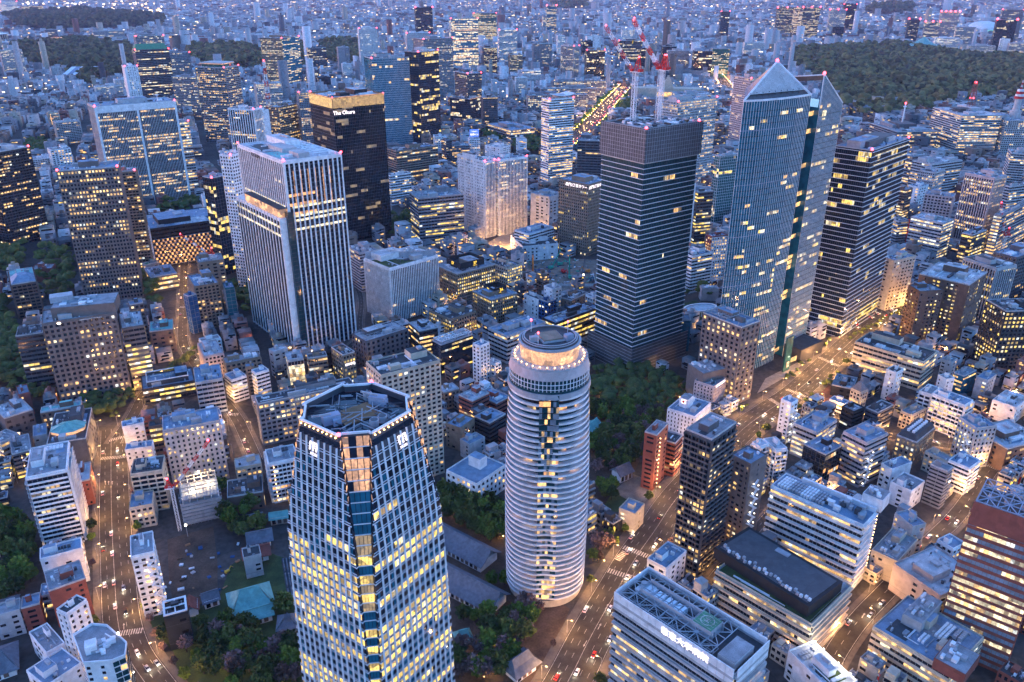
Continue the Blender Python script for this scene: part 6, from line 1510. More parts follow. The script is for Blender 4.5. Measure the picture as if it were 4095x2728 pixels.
for k in (14, 16): piece('lit_floor', 'white_lit', B.root, -W / 2 - 8.6, 0, H_ - 118 + k * 3.9, .12, D_ - 3, 2)
wall_text(B, 'L', 'EDITION', 4.6, 'metal_dark', -D_ * .08, H_ - 3.4, 1.0)
for j in range(1, 7): piece('glowing_fin_edge', 'flood', B.root, -W / 2 + W * j / 8 + .55, -D_ / 2 - .9, H_ - 40, .28, .3, 32)
for k in range(3): piece('lit_lounge', 'orange_lit', B.root, -W * .25, -D_ / 2 - .2, H_ - 30 + k * -8, W * .45, .2, 2.4)
b = MB()
for i in range(9): b.box(W * .28, -D_ * .36 + i * D_ * .08, H_ + 1, W * .3, .5, .8, 'metal_white')
b.build('roof_beam', B.root); piece('roof_court', 'teal', B.root, -W * .3, -D_ * .2, H_ + .2, W * .25, D_ * .3, .2); piece('roof_house', 'pale', B.root, -W * .1, 0, H_, W * .25, D_ * .3, 4)
beacon(B.root, -W / 2, -D_ / 2, H_ + 2.2, .9); beacon(B.root, W / 2, -D_ / 2, H_ + 2.2, .9); beacon(B.root, -W / 2, D_ / 2, H_ + 2.2, .9)

# ------------------------------------------------------------------ hospital
B = BL['hosp']; W, D_, H_ = B.w, B.d, B.h
n = 16
for j in range(n): piece('parapet_panel', 'white', B.root, -W / 2 - .9, D_ / 2 - (j + .5) * D_ / n, H_ - 4.8, .35, D_ / n - .14, 8.6)
for j in range(7): piece('parapet_panel', 'white', B.root, -W / 2 + (j + .5) * W / 7, -D_ / 2 - .9, H_ - 4.8, W / 7 - .14, .35, 8.6)
piece('parapet_panel', 'white', B.root, 0, D_ / 2 - .1, H_, W, .35, 3.8); piece('parapet_panel', 'white', B.root, W / 2 - .1, 0, H_, .35, D_, 3.8)
wall_text(B, 'L', '慈恵大学病院', 3.6, 'sign_white', D_ * .12, H_ + .6, 1.25)
truss(B, -W * .46, W * .46, -D_ * .3, D_ * .48, H_ + 2.8, 4, 9, 'metal_grey', .28)
truss(B, -W * .46, -W * .2, -D_ * .3, D_ * .48, H_ + .9, 2, 14, 'steel', .22)
piece('machine_screen', 'metal_grey', B.root, -W * .12, D_ * .08, H_ + .2, .4, D_ * .62, 4.2); piece('machine_screen', 'metal_grey', B.root, W * .22, D_ * .08, H_ + .2, .4, D_ * .62, 4.2)
piece('helideck_block', 'metal_grey', B.root, W * .05, -D_ * .14, H_ + .2, 8.2, 8.6, 4.4); piece('helideck', 'green', B.root, W * .05, -D_ * .14, H_ + 4.6, 7.6, 8.0, .25)
b = MB(); q = rings(0, 32)
for (a, c), (a2, c2) in zip(q, q[1:] + q[:1]): b.beam((a * 2.6, c * 2.6, 0), (a2 * 2.6, c2 * 2.6, 0), .3, .06, 'paint_white')
for u in (-3.2, -1.6, 0, 1.6, 3.2): b.beam((u, -3.7, -.01), (u, 3.7, -.01), .1, .04, 'paint_white')
b.build('deck_marking', B.root, (W * .05, -D_ * .14, H_ + 4.92)); letters('H', 3.2, 'paint_white', B.root, (W * .05, -D_ * .14, H_ + 4.95), (0, 0, 0), 'deck_letter')
for i in range(8): piece('chiller', 'metal_white', B.root, W * .05, D_ * .06 + i * 2.4, H_ + .3, 4.4, 1.7, 2.4)
piece('roof_house', 'pale', B.root, -W * .12, -D_ * .41, H_, W * .6, D_ * .13, 3.6); piece('roof_deck_upper', 'roofgrey', B.root, -W * .12, -D_ * .41, H_ + 3.6, W * .58, D_ * .12, .25)
b = MB(); b.cyl(0, 0, 0, 1.6, 3.2, 'metal_grey', 16, 1.2); b.build('chimney', B.root, (W * .1, D_ * .42, H_)); piece('tank_deck', 'roofpale', B.root, W * .02, D_ * .38, H_ + 2, 7, 6, .6)

# ------------------------------------------------------------------ big white office: chiller roof
B = BL['big']; W, D_, H_ = B.w, B.d, B.h; rr = random.Random(2)
for j in range(16):
    for i in range(4): piece('chiller', 'metal_grey' if (j // 4) % 2 else 'metal_white', B.root, -W * .32 + i * W * .17, D_ * .44 - j * 1.75, H_ + .3, W * .13, 1.2, 1.8)
for i in range(14): piece('roof_unit', rr.choice(('metal_white', 'metal_grey', 'roofdark')), B.root, rr.uniform(-.38, .38) * W, -D_ * rr.uniform(.05, .45), H_ + .3, rr.uniform(1.5, 4), rr.uniform(1.5, 4), rr.uniform(1.5, 3.4))
piece('white_end_wall', 'white', B.root, W / 2 - .6, -D_ * .1, 0, 1.6, D_ * .8, H_ + 3)
for i in range(20): beacon(B.root, W / 2 - 1.5, -D_ / 2 - 1.2, 3 + i * 2.1, .22, 'lamp_warm', 'corner_lamp')
B = BL['pod']; W, D_, H_ = B.w, B.d, B.h
flat('planted_deck', [(-W * .48, -D_ * .48), (W * .3, -D_ * .48), (W * .3, D_ * .48), (-W * .48, D_ * .48)], H_ + .3, 'grass', None, B.root)

# ------------------------------------------------------------------ red-brown lattice-roofed tower
B = BL['rbrown']; W, D_, H_ = B.w, B.d, B.h
truss(B, -W * .48, W * .48, -D_ * .48, D_ * .48, H_ + 5.5, 4, 7, 'bluegrey', .4)
piece('top_band', 'brick', B.root, -W / 2 - .5, 0, H_ - 7, .6, D_, 12.5); piece('top_band', 'brick', B.root, 0, -D_ / 2 - .5, H_ - 7, W, .6, 12.5)
for i in range(4):
    for j in range(2):
        b = MB(); b.cyl(0, 0, 0, 2.3, 2.6, 'metal_grey', 18, 2.0); b.cyl(0, 0, 2.6, 1.7, .15, 'metal_dark', 18); b.build('cooling_fan', B.root, (-W * .25 + j * W * .4, -D_ * .34 + i * D_ * .22, H_ + .2))

# ------------------------------------------------------------------ white octagonal tower at the bend of the street
t_ = thing('octagonal_tower', 'white octagonal street tower with a busy white-rimmed roof and teal glass flank', 'building', (-182, 273, 0))
OC = [(x + 182, y - 273) for x, y in OCTA]; ZO = 40.0
b = MB(); b.prism(OC, 0, ZO, 'white', 'roofgrey'); b.build('wall', t_)
n = len(OC)
for i in range(n):
    a, c = Vector((*OC[i], 0)), Vector((*OC[(i + 1) % n], 0)); W = (c - a).length; u = (c - a) / W; nr = Vector((u.y, -u.x, 0)); ang = math.atan2(u.y, u.x)
    b = MB(); b.beam((a.x, a.y, ZO + .5), (c.x, c.y, ZO + .5), .5, 1.2, 'white'); b.build('parapet', t_)
    glassy = nr.x > .5; nb = max(2, int(W / 2.4))
    for k in range(12):
        for j in range(nb):
            if not glassy and j % 2: continue
            p_ = a + u * (W * (j + .5) / nb) + nr * .06; m_ = 'warm' if (i * 7 + k * 3 + j) % 9 == 0 else ('glass_teal' if glassy else 'glass')
            piece('window', m_, t_, p_.x, p_.y, .8 + k * 3.25, W / nb * (.92 if glassy else .5), .1, 2.6 if glassy else 1.5, ang)
rr = random.Random(6)
for i in range(16): piece('roof_unit', rr.choice(('metal_white', 'metal_grey', 'white')), t_, rr.uniform(-4.5, 4.5), rr.uniform(-4, 5), ZO + .05, rr.uniform(1, 3.6), rr.uniform(.8, 2.4), rr.uniform(.8, 2.6), R(25))
piece('roof_hut', 'white', t_, -3.4, -2.2, ZO, 4.6, 5.2, 4.2, R(25)); piece('roof_frame', 'metal_white', t_, 2.5, 3.5, ZO + 2.2, 7, .4, .4, R(-30)); beacon(t_, 4.5, 6.5, ZO + 1.6, .5, 'lamp_white', 'roof_lamp')

# ------------------------------------------------------------------ building under scaffold with its crane, yards, machines
t_ = thing('half_built_block', 'half-built block with floodlit open steel floors and a grey sheeted front', 'building', (-197, 428, 0), R(23))
for k in range(5): piece('floor_plate', 'pale', t_, 0, 0, k * 4.3, 22, 19, .35)
for i in range(6):
    for j in range(5): piece('steel_column', 'metal_white', t_, -10.5 + i * 4.2, -9 + j * 4.5, 0, .45, .45, 22.5)
for i in range(6): piece('roof_beam', 'beige', t_, -10.5 + i * 4.2, 0, 22.2, .5, 19, .6)
for j in range(5): piece('roof_beam', 'beige', t_, 0, -9 + j * 4.5, 22.85, 22, .5, .5)
piece('front_sheet', 'metal_grey', t_, 0, -10.4, 0, 24, .25, 15); piece('side_sheet', 'metal_grey', t_, -11.8, 0, 0, .25, 20, 15)
for k in range(9): piece('scaffold_rail', 'steel', t_, 0, -11.2, 1 + k * 2.5, 24.6, .8, .14)
for k in range(13): piece('scaffold_post', 'steel', t_, -12 + k * 2, -11.6, 0, .14, .14, 24)
for x, y, z, pw in ((1, 5, 27, 1100), (-4, -2, 19.5, 500), (6, 2, 19.5, 500)): beacon(t_, x, y, z, .7, 'lamp_white', 'flood_lamp'); glow(t_, x, y, z - 1, pw, (1, .72, .38))
luffing_crane('tower_crane', 'red and white crane with raised jib beside the half-built block', -205, 409, 0, 31, 37, 12, 50, 1.7)
B = BL['brapt2']; luffing_crane('tower_crane', 'red and white crane leaning over the tan apartment block', B.x + 4, B.y - 6, B.h, 6, 34, 172, 34, 1.8)
luffing_crane('tower_crane', 'red and white crane with steep jib beside the pinkish ribbed tower', 584, 925, 0, 34, 42, 190, 70, 2.6)
def rig(name, label, x, y, rz, kind, col, size=1.0):
    t = thing(name, label, 'machine', (x, y, 0), R(rz), 'machines in the construction yard'); t.scale = (size,) * 3
    for s_ in (-1, 1):
        b = MB(); b.box(0, s_ * 1.9, 0, 6.2, .9, 1.1, 'metal_dark'); b.cyl(3.1, s_ * 1.9, .1, .5, .9, 'metal_dark', 8); b.build('track', t)
    b = MB(); b.box(-.6, 0, 1.2, 6, 3.4, 2.2, col); b.box(-2.8, 0, 3.4, 1.6, 3.2, .9, col); b.build('house', t)
    piece('cab', 'glass_pale', t, 2.0, 1.1, 1.3, 1.6, 1.2, 2.5)
    if kind == 'drill':
        b = MB(); b.box(3.6, 0, .6, 1.3, 1.3, 25, 'orange' if col != 'greenmac' else col); b.box(3.6, 0, 25.6, 2, 1.6, 1.4, 'metal_dark'); b.build('leader_mast', t)
        b = MB(); b.cyl(4.9, 0, .2, .5, 20, 'metal_dark', 8); b.build('auger', t)
        b = MB(); b.beam((-2, 0, 3), (3.2, 0, 16), .35, .35, 'metal_dark'); b.build('stay', t)
    elif kind == 'crane':
        b = MB(); tip = (17, 0, 24)
        for s_ in (-.6, .6): b.beam((2.5, s_, 2.4), (tip[0], s_ * .4, tip[2]), .3, .3, col); b.beam((2.5, s_, 3.6), (tip[0], s_ * .4, tip[2]), .25, .25, col)
        for k in range(12):
            u = k / 12; b.beam((2.5 + 14.5 * u, -.5, 2.6 + 21.4 * u), (2.5 + 14.5 * (u + .08), .5, 3.4 + 20.6 * (u + .08)), .18, .18, col)
        b.build('boom', t)
        b = MB(); b.beam((-2.5, 0, 4), tip, .1, .1, 'metal_dark'); b.beam(tip, (17, 0, 9), .1, .1, 'metal_dark'); b.build('cable', t)
    else:
        b = MB(); b.beam((2, 0, 2.6), (6, 0, 6.2), .7, .8, col); b.beam((6, 0, 6.2), (9, 0, 2.4), .5, .6, col); b.build('digger_arm', t)
        b = MB(); b.box(9.2, 0, 1.0, 1.2, 1.4, 1.3, 'metal_dark'); b.build('bucket', t)
for a in (('drill_rig', 'orange-masted drilling rig at the left fence of the yard', 22, 876, 60, 'drill', 'orange'), ('drill_rig', 'slender dark-masted drilling rig in the yard centre', 66, 872, 100, 'drill', 'greenmac'),
          ('crawler_crane', 'green crawler crane with raised lattice boom in the yard', 46, 905, 40, 'crane', 'greenmac'), ('crawler_crane', 'dark crawler crane with raised boom near the yard front', 78, 866, 70, 'crane', 'metal_dark'),
          ('excavator', 'green excavator beside the green crawler crane', 58, 918, 20, 'dig', 'greenmac'), ('excavator', 'orange excavator near the right fence of the yard', 87, 892, 150, 'dig', 'orange'),
          ('excavator', 'blue excavator near the left fence of the yard', 30, 892, 200, 'dig', 'blue'), ('excavator', 'red excavator in the middle of the yard', 60, 890, 300, 'dig', 'redp'), ('excavator', 'teal excavator at the front corner of the yard', 90, 862, 250, 'dig', 'bluegreen')): rig(*a)
rr = random.Random(77)
b = MB()
for i in range(150): b.box(rr.uniform(18, 95), rr.uniform(850, 940), .02, rr.uniform(.5, 5), rr.uniform(.4, 2), rr.uniform(.2, 1.5), rr.choice(('blue', 'steel', 'rust', 'metal_white', 'greenmac', 'soil', 'pale', 'bluegreen')), rr.random() * 3)
b.build('building_materials', kind='stuff'); bpy.data.objects['building_materials']['label'] = 'scattered steel, pipes and crates in the construction yard'; bpy.data.objects['building_materials']['category'] = 'materials'
t_ = thing('site_fence', 'white hoarding round the construction yard', 'fence')
for i in range(26): piece('fence_panel', 'metal_white', t_, 18 + i * 2.9, 846 + (i % 2) * .02, 0, 2.85, .12, 3)
for i in range(14): piece('fence_panel', 'metal_white', t_, 93.5, 848 + i * 2.9, 0, .12, 2.85, 3)
t_ = thing('flood_mast', 'floodlight mast shining over the construction yard', 'lamp', (80, 858, 0)); piece('pole', 'steel', t_, 0, 0, 0, .3, .3, 9); beacon(t_, 0, 0, 9.4, .9, 'lamp_white', 'lamp_head'); glow(t_, 0, 0, 9, 4500, (1, .8, .5))
t_ = thing('flood_mast', 'floodlight mast shining over the digging ground', 'lamp', (-198, 403, 0)); piece('pole', 'steel', t_, 0, 0, 0, .25, .25, 8); beacon(t_, 0, 0, 8.4, .7, 'lamp_white', 'lamp_head'); glow(t_, 0, 0, 8, 2600, (1, .82, .5))
rig('excavator', 'small yellow excavator on the digging ground', -163, 370, 60, 'dig', 'yellowp', .45)

# ------------------------------------------------------------------ temples, halls and houses
def gable(name, label, x, y, rz, L, D_, he, hr, tile, wall='white', ov=1.8, hip=0.0, cat='building', lit=0):
    t = thing(name, label, cat, (x, y, 0), R(rz))
    piece('wall', wall, t, 0, 0, 0, L - .2, D_, he + .3)
    prof = [(-D_ / 2 - ov, he - .4), (-D_ * .3, he + (hr - he) * .35), (-D_ * .1, he + (hr - he) * .78), (0, hr), (D_ * .1, he + (hr - he) * .78), (D_ * .3, he + (hr - he) * .35), (D_ / 2 + ov, he - .4)]
    b = MB(); n = len(prof)
    for k, (y0, z0_) in enumerate(prof):
        ins = hip * (1 - abs(y0) / (D_ / 2 + ov))
        b.v += [(-L / 2 - ov + ins, y0, z0_), (L / 2 + ov - ins, y0, z0_), (-L / 2 - ov + ins, y0, z0_ - .35), (L / 2 + ov - ins, y0, z0_ - .35)]
    fs = []
    for k in range(n - 1):
        a, c = k * 4, k * 4 + 4
        fs += [(a, a + 1, c + 1, c), (c + 2, c + 3, a + 3, a + 2), (a, c, c + 2, a + 2), (c + 1, a + 1, a + 3, c + 3)]
    b.f = fs; b.m = [0] * len(fs); b.mats = [tile]
    o = b.build('tiled_roof', t)
    piece('ridge', tile, o, 0, 0, hr, L + 2 * ov - 2 * hip - .4, .6, .5)
    nr = int((L + 2 * ov) / 1.1); b = MB()
    for i in range(nr):
        xx = -L / 2 - ov + hip * .8 + (i + .5) * (L + 2 * ov - 1.6 * hip) / nr
        for (y0, z0_), (y1, z1_) in zip(prof, prof[1:]): b.beam((xx, y0, z0_ + .06), (xx, y1, z1_ + .06), .22, .14, tile)
    b.build('tile_rolls', o, kind='stuff')
    if hip:
        b = MB()
        for s_ in (-1, 1):
            e = s_ * (L / 2 + ov)
            b.faces([(e, -D_ / 2 - ov, he - .4), (e, D_ / 2 + ov, he - .4), (e - s_ * hip, 0, hr)], [(0, 1, 2) if s_ > 0 else (2, 1, 0)], tile)
        b.build('hip_end', o)
    for i in range(int(L / 3.4)):
        piece('screen_door', 'brown' if i % 3 else 'glass', t, -L / 2 + 2 + i * 3.4, -D_ / 2 - .06, .5, 2.2, .12, he - 1.2)
    for k in range(lit): beacon(t, -L / 2 + L * (k + .5) / lit, -D_ / 2 - ov - .3, 2.4, .3, 'lamp_warm', 'lantern')
    return t
gable('temple_hall', 'long slate-roofed temple hall behind the notched tower, rear one', -33, 391, -38, 50, 15, 5.5, 12, 'tile_slate')
gable('temple_hall', 'long slate-roofed temple hall behind the notched tower, front one', -27, 354, -36, 48, 15, 5.5, 12.5, 'tile_slate')
gable('gate_pavilion', 'small pale green roofed pavilion in the temple yard', -25, 317, 20, 6.5, 6, 4, 7.5, 'tile_copper', ov=1.5, hip=2.4, lit=2)
gable('temple_gate', 'dark tiled temple gate beside the broad avenue', 4, 297, 42, 13, 9, 6, 11, 'tile_slate', ov=2.2, hip=3.5)
gable('garden_pavilion', 'slate pyramid-roofed pavilion among garden trees', -117, 327, 10, 9, 9, 4, 9, 'tile_slate', ov=1.6, hip=5.6)
gable('temple_hall', 'big pale green hipped temple roof beside the cemetery', -141, 342, 25, 19, 16, 6, 13, 'tile_copper', ov=2.2, hip=7, lit=2)
gable('temple_annex', 'pale green roofed annex in front of the hipped temple roof', -134, 333, 25, 12, 8, 5, 8, 'tile_copper', ov=1.4)
gable('priest_house', 'grey tiled house above the hipped temple roof', -152, 397, 20, 12, 10, 5, 8.5, 'tile_slate', lit=2)
gable('priest_house', 'reddish tiled house below the grey tiled one', -150, 383, 20, 13, 9, 5, 8, 'brick')
gable('parish_house', 'white gabled wooden house at the foot of the wooded hill', 75, 467, 35, 11, 9, 6, 10, 'tile_slate', ov=1.2)
gable('pavilion', 'teal roofed house by the wood behind the round tower', 58, 525, 60, 22, 9, 4, 8, 'tile_copper')
gable('town_hall', 'wide tiled temple roof behind the street tower', -255, 298, 30, 20, 18, 5, 11, 'tile_slate', hip=7)
rr = random.Random(61)
for n_, (x, y, r_) in enumerate(((-160, 415, 20), (-146, 418, 15), (-131, 402, 25), (-133, 418, 100), (-118, 410, 20), (-106, 398, 15), (-164, 345, 30), (-172, 338, 110), (-271, 340, 30), (-283, 330, 20), (-268, 322, 35), (-287, 316, 25), (-100, 415, 30))):
    c_ = ('slate', 'copper', 'slate', 'brown')[n_ % 4]
    gable('small_house', 'small house with a %s tiled gable roof %s' % ({'slate': 'grey', 'copper': 'pale green', 'brown': 'reddish'}[c_], 'beside the temple garden' if x > -200 else 'left of the red-walled block'), x, y, r_, rr.uniform(7, 11), rr.uniform(6, 8), rr.uniform(4, 6), rr.uniform(7, 9), {'slate': 'tile_slate', 'copper': 'tile_copper', 'brown': 'brick'}[c_], rr.choice(('white', 'beige', 'pale')), ov=.9)['group'] = 'small houses near the temple'
def lot(name, label, poly, mat, z, cat='ground plot'):
    o = flat(name, poly, z, mat, None); tag(o, label, cat); return o
rr = random.Random(31)
t_ = thing('cemetery', 'dark cemetery plots packed with small grey gravestones', 'cemetery', (-118, 366, 0), R(20))
piece('plot', 'roofdark', t_, 0, 0, 0, 22, 42, .25)
b = MB()
for i in range(12):
    for j in range(24):
        if j % 8: b.box(-10 + i * 1.8, -20 + j * 1.7, .25, .7, .7, rr.uniform(.7, 1.6), 'grey')
b.build('gravestones', t_, kind='stuff')

# oval glass roof beside the peaked tower
t_ = thing('oval_canopy', 'oval glass canopy with a white rim on posts beside the peaked tower', 'canopy', (187, 748, 0), R(20))
b = MB(); b.prism([(a * 17, c * 9) for a, c in rings(0, 36)], 13, 13.4, 'glass_pale'); b.build('glass_roof', t_)
b = MB(); q = rings(0, 36)
for (a, c), (a2, c2) in zip(q, q[1:] + q[:1]): b.beam((a * 17.4, c * 9.4, 13.2), (a2 * 17.4, c2 * 9.4, 13.2), 1.6, 1.4, 'metal_white')
b.build('rim', t_)
for a, c in rings(.3, 8): piece('post', 'metal_white', t_, a * 15, c * 7.6, 0, .7, .7, 13)

# far landmarks
t_ = thing('octagonal_hall', 'great hall with a pale green octagonal tent roof beside the palace wood', 'building', (1965, 4110, 0))
b = MB(); b.prism([(a * 78, c * 78) for a, c in rings(R(22.5), 8)], 0, 22, 'white_lit'); b.build('wall', t_)
b = MB(); q = rings(R(22.5), 8)
b.frustum([(a * 98, c * 98) for a, c in q], 20, [(a * 40, c * 40) for a, c in q], 40, 'tile_copper'); b.frustum([(a * 40, c * 40) for a, c in q], 40, [(a * 3, c * 3) for a, c in q], 66, 'tile_copper'); b.build('tent_roof', t_)
t_ = thing('stadium_dome', 'white inflated dome far beyond the palace wood', 'building', (3070, 5640, 0))
b = MB(); q = rings(0, 32)
for (r0, z0_), (r1, z1_) in (((105, 20), (98, 40)), ((98, 40), (70, 60)), ((70, 60), (30, 70))): b.frustum([(a * r0, c * r0) for a, c in q], z0_, [(a * r1, c * r1) for a, c in q], z1_, 'metal_white')
b.build('dome_roof', t_); b = MB(); b.cyl(0, 0, 0, 104, 20, 'green_lit', 32); b.build('lit_wall', t_)
t_ = thing('stadium', 'oval stadium with a pale ring roof among trees', 'building', (-2960, 4760, 0))
b = MB(); q = rings(0, 48); o1 = [(a * 165, c * 130) for a, c in q]; o2 = [(a * 95, c * 65) for a, c in q]; n = 48
b.faces([(x, y, 42) for x, y in o1] + [(x, y, 50) for x, y in o2], [(i, (i + 1) % n, (i + 1) % n + n, i + n) for i in range(n)], 'metal_white'); b.build('ring_roof', t_)
b = MB(); b.prism([(x * .95, y * .95) for x, y in o1], 0, 41, 'glass'); b.build('stand', t_)
for i in range(0, 48, 1): piece('eave_post', 'beige', t_, o1[i][0] * .98, o1[i][1] * .98, 0, 2.5, 2.5, 42)
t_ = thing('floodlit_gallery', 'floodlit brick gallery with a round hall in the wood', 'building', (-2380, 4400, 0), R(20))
piece('wall', 'flood', t_, 0, 0, 0, 130, 36, 30); b = MB(); b.cyl(48, 0, 0, 26, 46, 'flood', 24); b.cyl(48, 0, 46, 24, 8, 'brick', 24, 4); b.build('round_hall', t_); piece('roof_deck', 'brick', t_, -16, 0, 30, 94, 34, 3)  # walls glow by themselves, with the floodlight put into their colour
t_ = thing('striped_hall', 'low hall with a sloping white and grey striped roof by the wood', 'building', (-1470, 2900, 0), R(12))
for i in range(7):
    b = MB(); x0 = -55 + i * 15.7; b.faces([(x0, -38, 20), (x0 + 15.6, -38, 20), (x0 + 15.6 + 16, 38, 40), (x0 + 16, 38, 40)], [(0, 1, 2, 3)], 'metal_white' if i % 2 == 0 else 'bluegrey'); b.build('roof_panel', t_)
piece('wall', 'pale', t_, 4, 0, 0, 100, 60, 20)
t_ = thing('stepped_dome', 'pale stepped pyramid dome of the parliament house', 'building', (451, 2440, 0), R(-10))
for k in range(7): piece('step', 'beige', t_, 0, 0, 26 + k * 5, 32 - k * 4.3, 32 - k * 4.3, 5)
piece('wall', 'beige', t_, 0, 10, 0, 190, 46, 26); piece('lit_front', 'warm', t_, 0, -13.5, 4, 60, .4, 12)
t_ = thing('theatre', 'low grey concrete court building with angled slabs by the moat road', 'building', (600, 2900, 0), R(-12))
for x, y, w, d, h in ((0, 0, 120, 60, 34), (-40, -20, 50, 50, 50), (45, 12, 40, 70, 44), (0, -44, 90, 30, 18)): piece('wall_slab', 'grey', t_, x, y, 0, w, d, h)

# ------------------------------------------------------------------ street lamps, cars
def lampset():
    pm = MB(); pm.cyl(0, 0, 0, .11, 8.6, 'steel', 6, .07); pm.beam((0, 0, 8.5), (2.3, 0, 9.0), .12, .12, 'steel')
    hm = MB(); hm.box(2.4, 0, 8.85, .9, .45, .18, 'lamp_warm')
    return pm.mesh('pole'), hm.mesh('lamp_head')
POLE, HEAD = lampset()
nm_ = {}
def street_lamp(x, y, a, power, label, group):
    t = thing('street_lamp', label, 'street lamp', (x, y, 0), a, group)
    link('pole', POLE, t); link('lamp_head', HEAD, t)
    glow(t, 2.4, 0, 8.3, power * 1.25, (1.0, .5, .17), .35)
LAMPS += [(x_, y_, 1.0, 3200) for x_, y_ in ((-34, 972), (-16, 980), (2, 988), (18, 996), (-24, 990), (8, 975))]
for x, y, a, pw in LAMPS:
    if x > 230 and y > 600: pw *= 2.2
    if y > 1000 or abs(x) > 460: continue
    wh = 'the wide left-hand street' if x < -150 else 'the broad avenue and its side streets'
    street_lamp(x, y, a, pw, 'tall lit street lamp along ' + wh, 'street lamps along ' + wh)
def carmesh(col):
    b = MB()
    def loft(sec, mat):
        n = len(sec[0]); v = [p for s_ in sec for p in s_]; f = []
        for k in range(len(sec) - 1):
            for i in range(n - 1): f.append((k * n + i, k * n + i + 1, k * n + n + i + 1, k * n + n + i))
        f += [tuple(range(n))[::-1], tuple(range((len(sec) - 1) * n, len(sec) * n))]
        b.faces(v, f, mat)
    S = lambda x, w, z0, z1: [(x, -w, z0), (x, -w * 1.0, z1 * .7 + z0 * .3), (x, -w * .88, z1), (x, w * .88, z1), (x, w, z1 * .7 + z0 * .3), (x, w, z0)]
    loft([S(-2.25, .78, .35, .85), S(-2.0, .86, .28, .98), S(-.9, .88, .26, 1.0), S(.9, .88, .26, .95), S(1.9, .84, .28, .8), S(2.2, .74, .36, .68)], col)
    body = b.mesh('car_body')
    b = MB()
    b.frustum([(-1.9, -.76), (1.05, -.76), (1.05, .76), (-1.9, .76)], .96, [(-1.45, -.62), (.35, -.62), (.35, .62), (-1.45, .62)], 1.44, 'glass_black')
    b.box(-.55, 0, 1.44, 1.75, 1.22, .05, col); cabin = b.mesh('car_cabin')
    b = MB(); w = MB()
    b.v = []; q = rings(0, 10)
    b.faces([(a * .32, -.11, c * .32) for a, c in q] + [(a * .32, .11, c * .32) for a, c in q], [(i, (i + 1) % 10, (i + 1) % 10 + 10, i + 10) for i in range(10)] + [tuple(range(10))[::-1], tuple(range(10, 20))], 'metal_dark')
    return body, cabin, b.mesh('wheel')
CARS = {c: carmesh(c) for c in ('metal_white', 'black', 'metal_grey', 'redp', 'bluegrey')}
hl = MB(); hl.box(2.21, 0, .55, .1, .34, .16, 'lamp_white'); HL = hl.mesh('headlight')
tl = MB(); tl.box(-2.26, 0, .68, .08, .34, .16, 'tail_red'); TL = tl.mesh('tail_light')
CN = dict(metal_white='white', black='black', metal_grey='silver', redp='red', bluegrey='blue-grey')
def car(x, y, a, col, where):
    t = thing('car', '%s car driving on %s' % (CN[col], where), 'car', (x, y, .07), a, 'cars on ' + where)
    bm, cm, wm = CARS[col]
    link('body', bm, t); link('cabin', cm, t)
    for sx in (-1.35, 1.35):
        for sy in (-.78, .78): link('wheel', wm, t, (sx, sy, .32))
    for sy in (-.55, .55): link('headlight', HL, t, (0, sy, 0)); link('tail_light', TL, t, (0, sy, 0))
    l = glow(t, 3.4, 0, .8, 60, (1, .88, .66), .15)
rr = random.Random(50)
for key, where, cnt, lanes, w in (('left', 'the wide left-hand street', 26, 4, 19), ('main', 'the broad avenue', 64, 6, 23), ('side', 'the right-hand side street', 12, 2, 11), ('slope', 'the sloping street', 12, 2, 10), ('cross', 'the small cross street', 3, 2, 9)):
    pts = [q for q in resample(next(p_ for k, p_ in [(k2, smooth(p2)) for k2, p2, *_ in ROADTAB] if k == key), 7.0)]
    used = set()
    for _ in range(cnt):
        i = rr.randrange(len(pts)); ln = rr.randrange(lanes)
        if (i, ln) in used or (i - 1, ln) in used or (i + 1, ln) in used: continue
        used.add((i, ln)); x, y, a = pts[i]; off = -w / 2 + w * (ln + .5) / lanes
        fw = off > 0                                                # they keep left
        car(x - math.sin(a) * off, y + math.cos(a) * off, a if fw else a + math.pi, rr.choice(('metal_white', 'metal_white', 'black', 'metal_grey', 'redp', 'bluegrey')), where)

# ------------------------------------------------------------------ trees
def crownmesh(seed, mat, rx=4.0, rz=3.6, nc=62, nl=13, ls=.95):
    rg = np.random.default_rng(seed); V = []; F = []
    core = []
    for c in range(nc):
        d = rg.normal(size=3); d /= np.linalg.norm(d); r_ = rg.uniform(.45, 1.0) ** .6
        ctr = d * np.array([rx, rx, rz]) * r_ * rg.uniform(.8, 1.12)
        if ctr[2] < -rz * .6: ctr[2] *= .4
        cr = rg.uniform(.7, 1.35)
        for k in range(nl):
            p_ = ctr + rg.normal(size=3) * cr * .5
            u = rg.normal(size=3); u /= np.linalg.norm(u); w = np.cross(u, rg.normal(size=3)); w /= np.linalg.norm(w)
            s_ = ls * rg.uniform(.5, 1.0); o = len(V)
            V += [tuple(p_ - u * s_ - w * s_ * .6), tuple(p_ + u * s_ - w * s_ * .6), tuple(p_ + u * s_ * .7 + w * s_ * .7), tuple(p_ - u * s_ * .7 + w * s_ * .7)]
            F.append((o, o + 1, o + 2, o + 3))
    me = bpy.data.meshes.new('crown'); me.from_pydata(V, [], F); me.materials.append(M[mat]); return me
def trunkmesh(seed, h):
    rg = random.Random(seed); b = MB(); b.cyl(0, 0, 0, .32, h * .6, 'trunk', 7, .2)
    for k in range(5):
        a = rg.random() * 6.28; e = rg.uniform(1.2, 2.6); b.beam((0, 0, h * rg.uniform(.35, .6)), (math.cos(a) * e, math.sin(a) * e, h * rg.uniform(.75, 1.05)), .16, .16, 'trunk')
    return b.mesh('trunk')
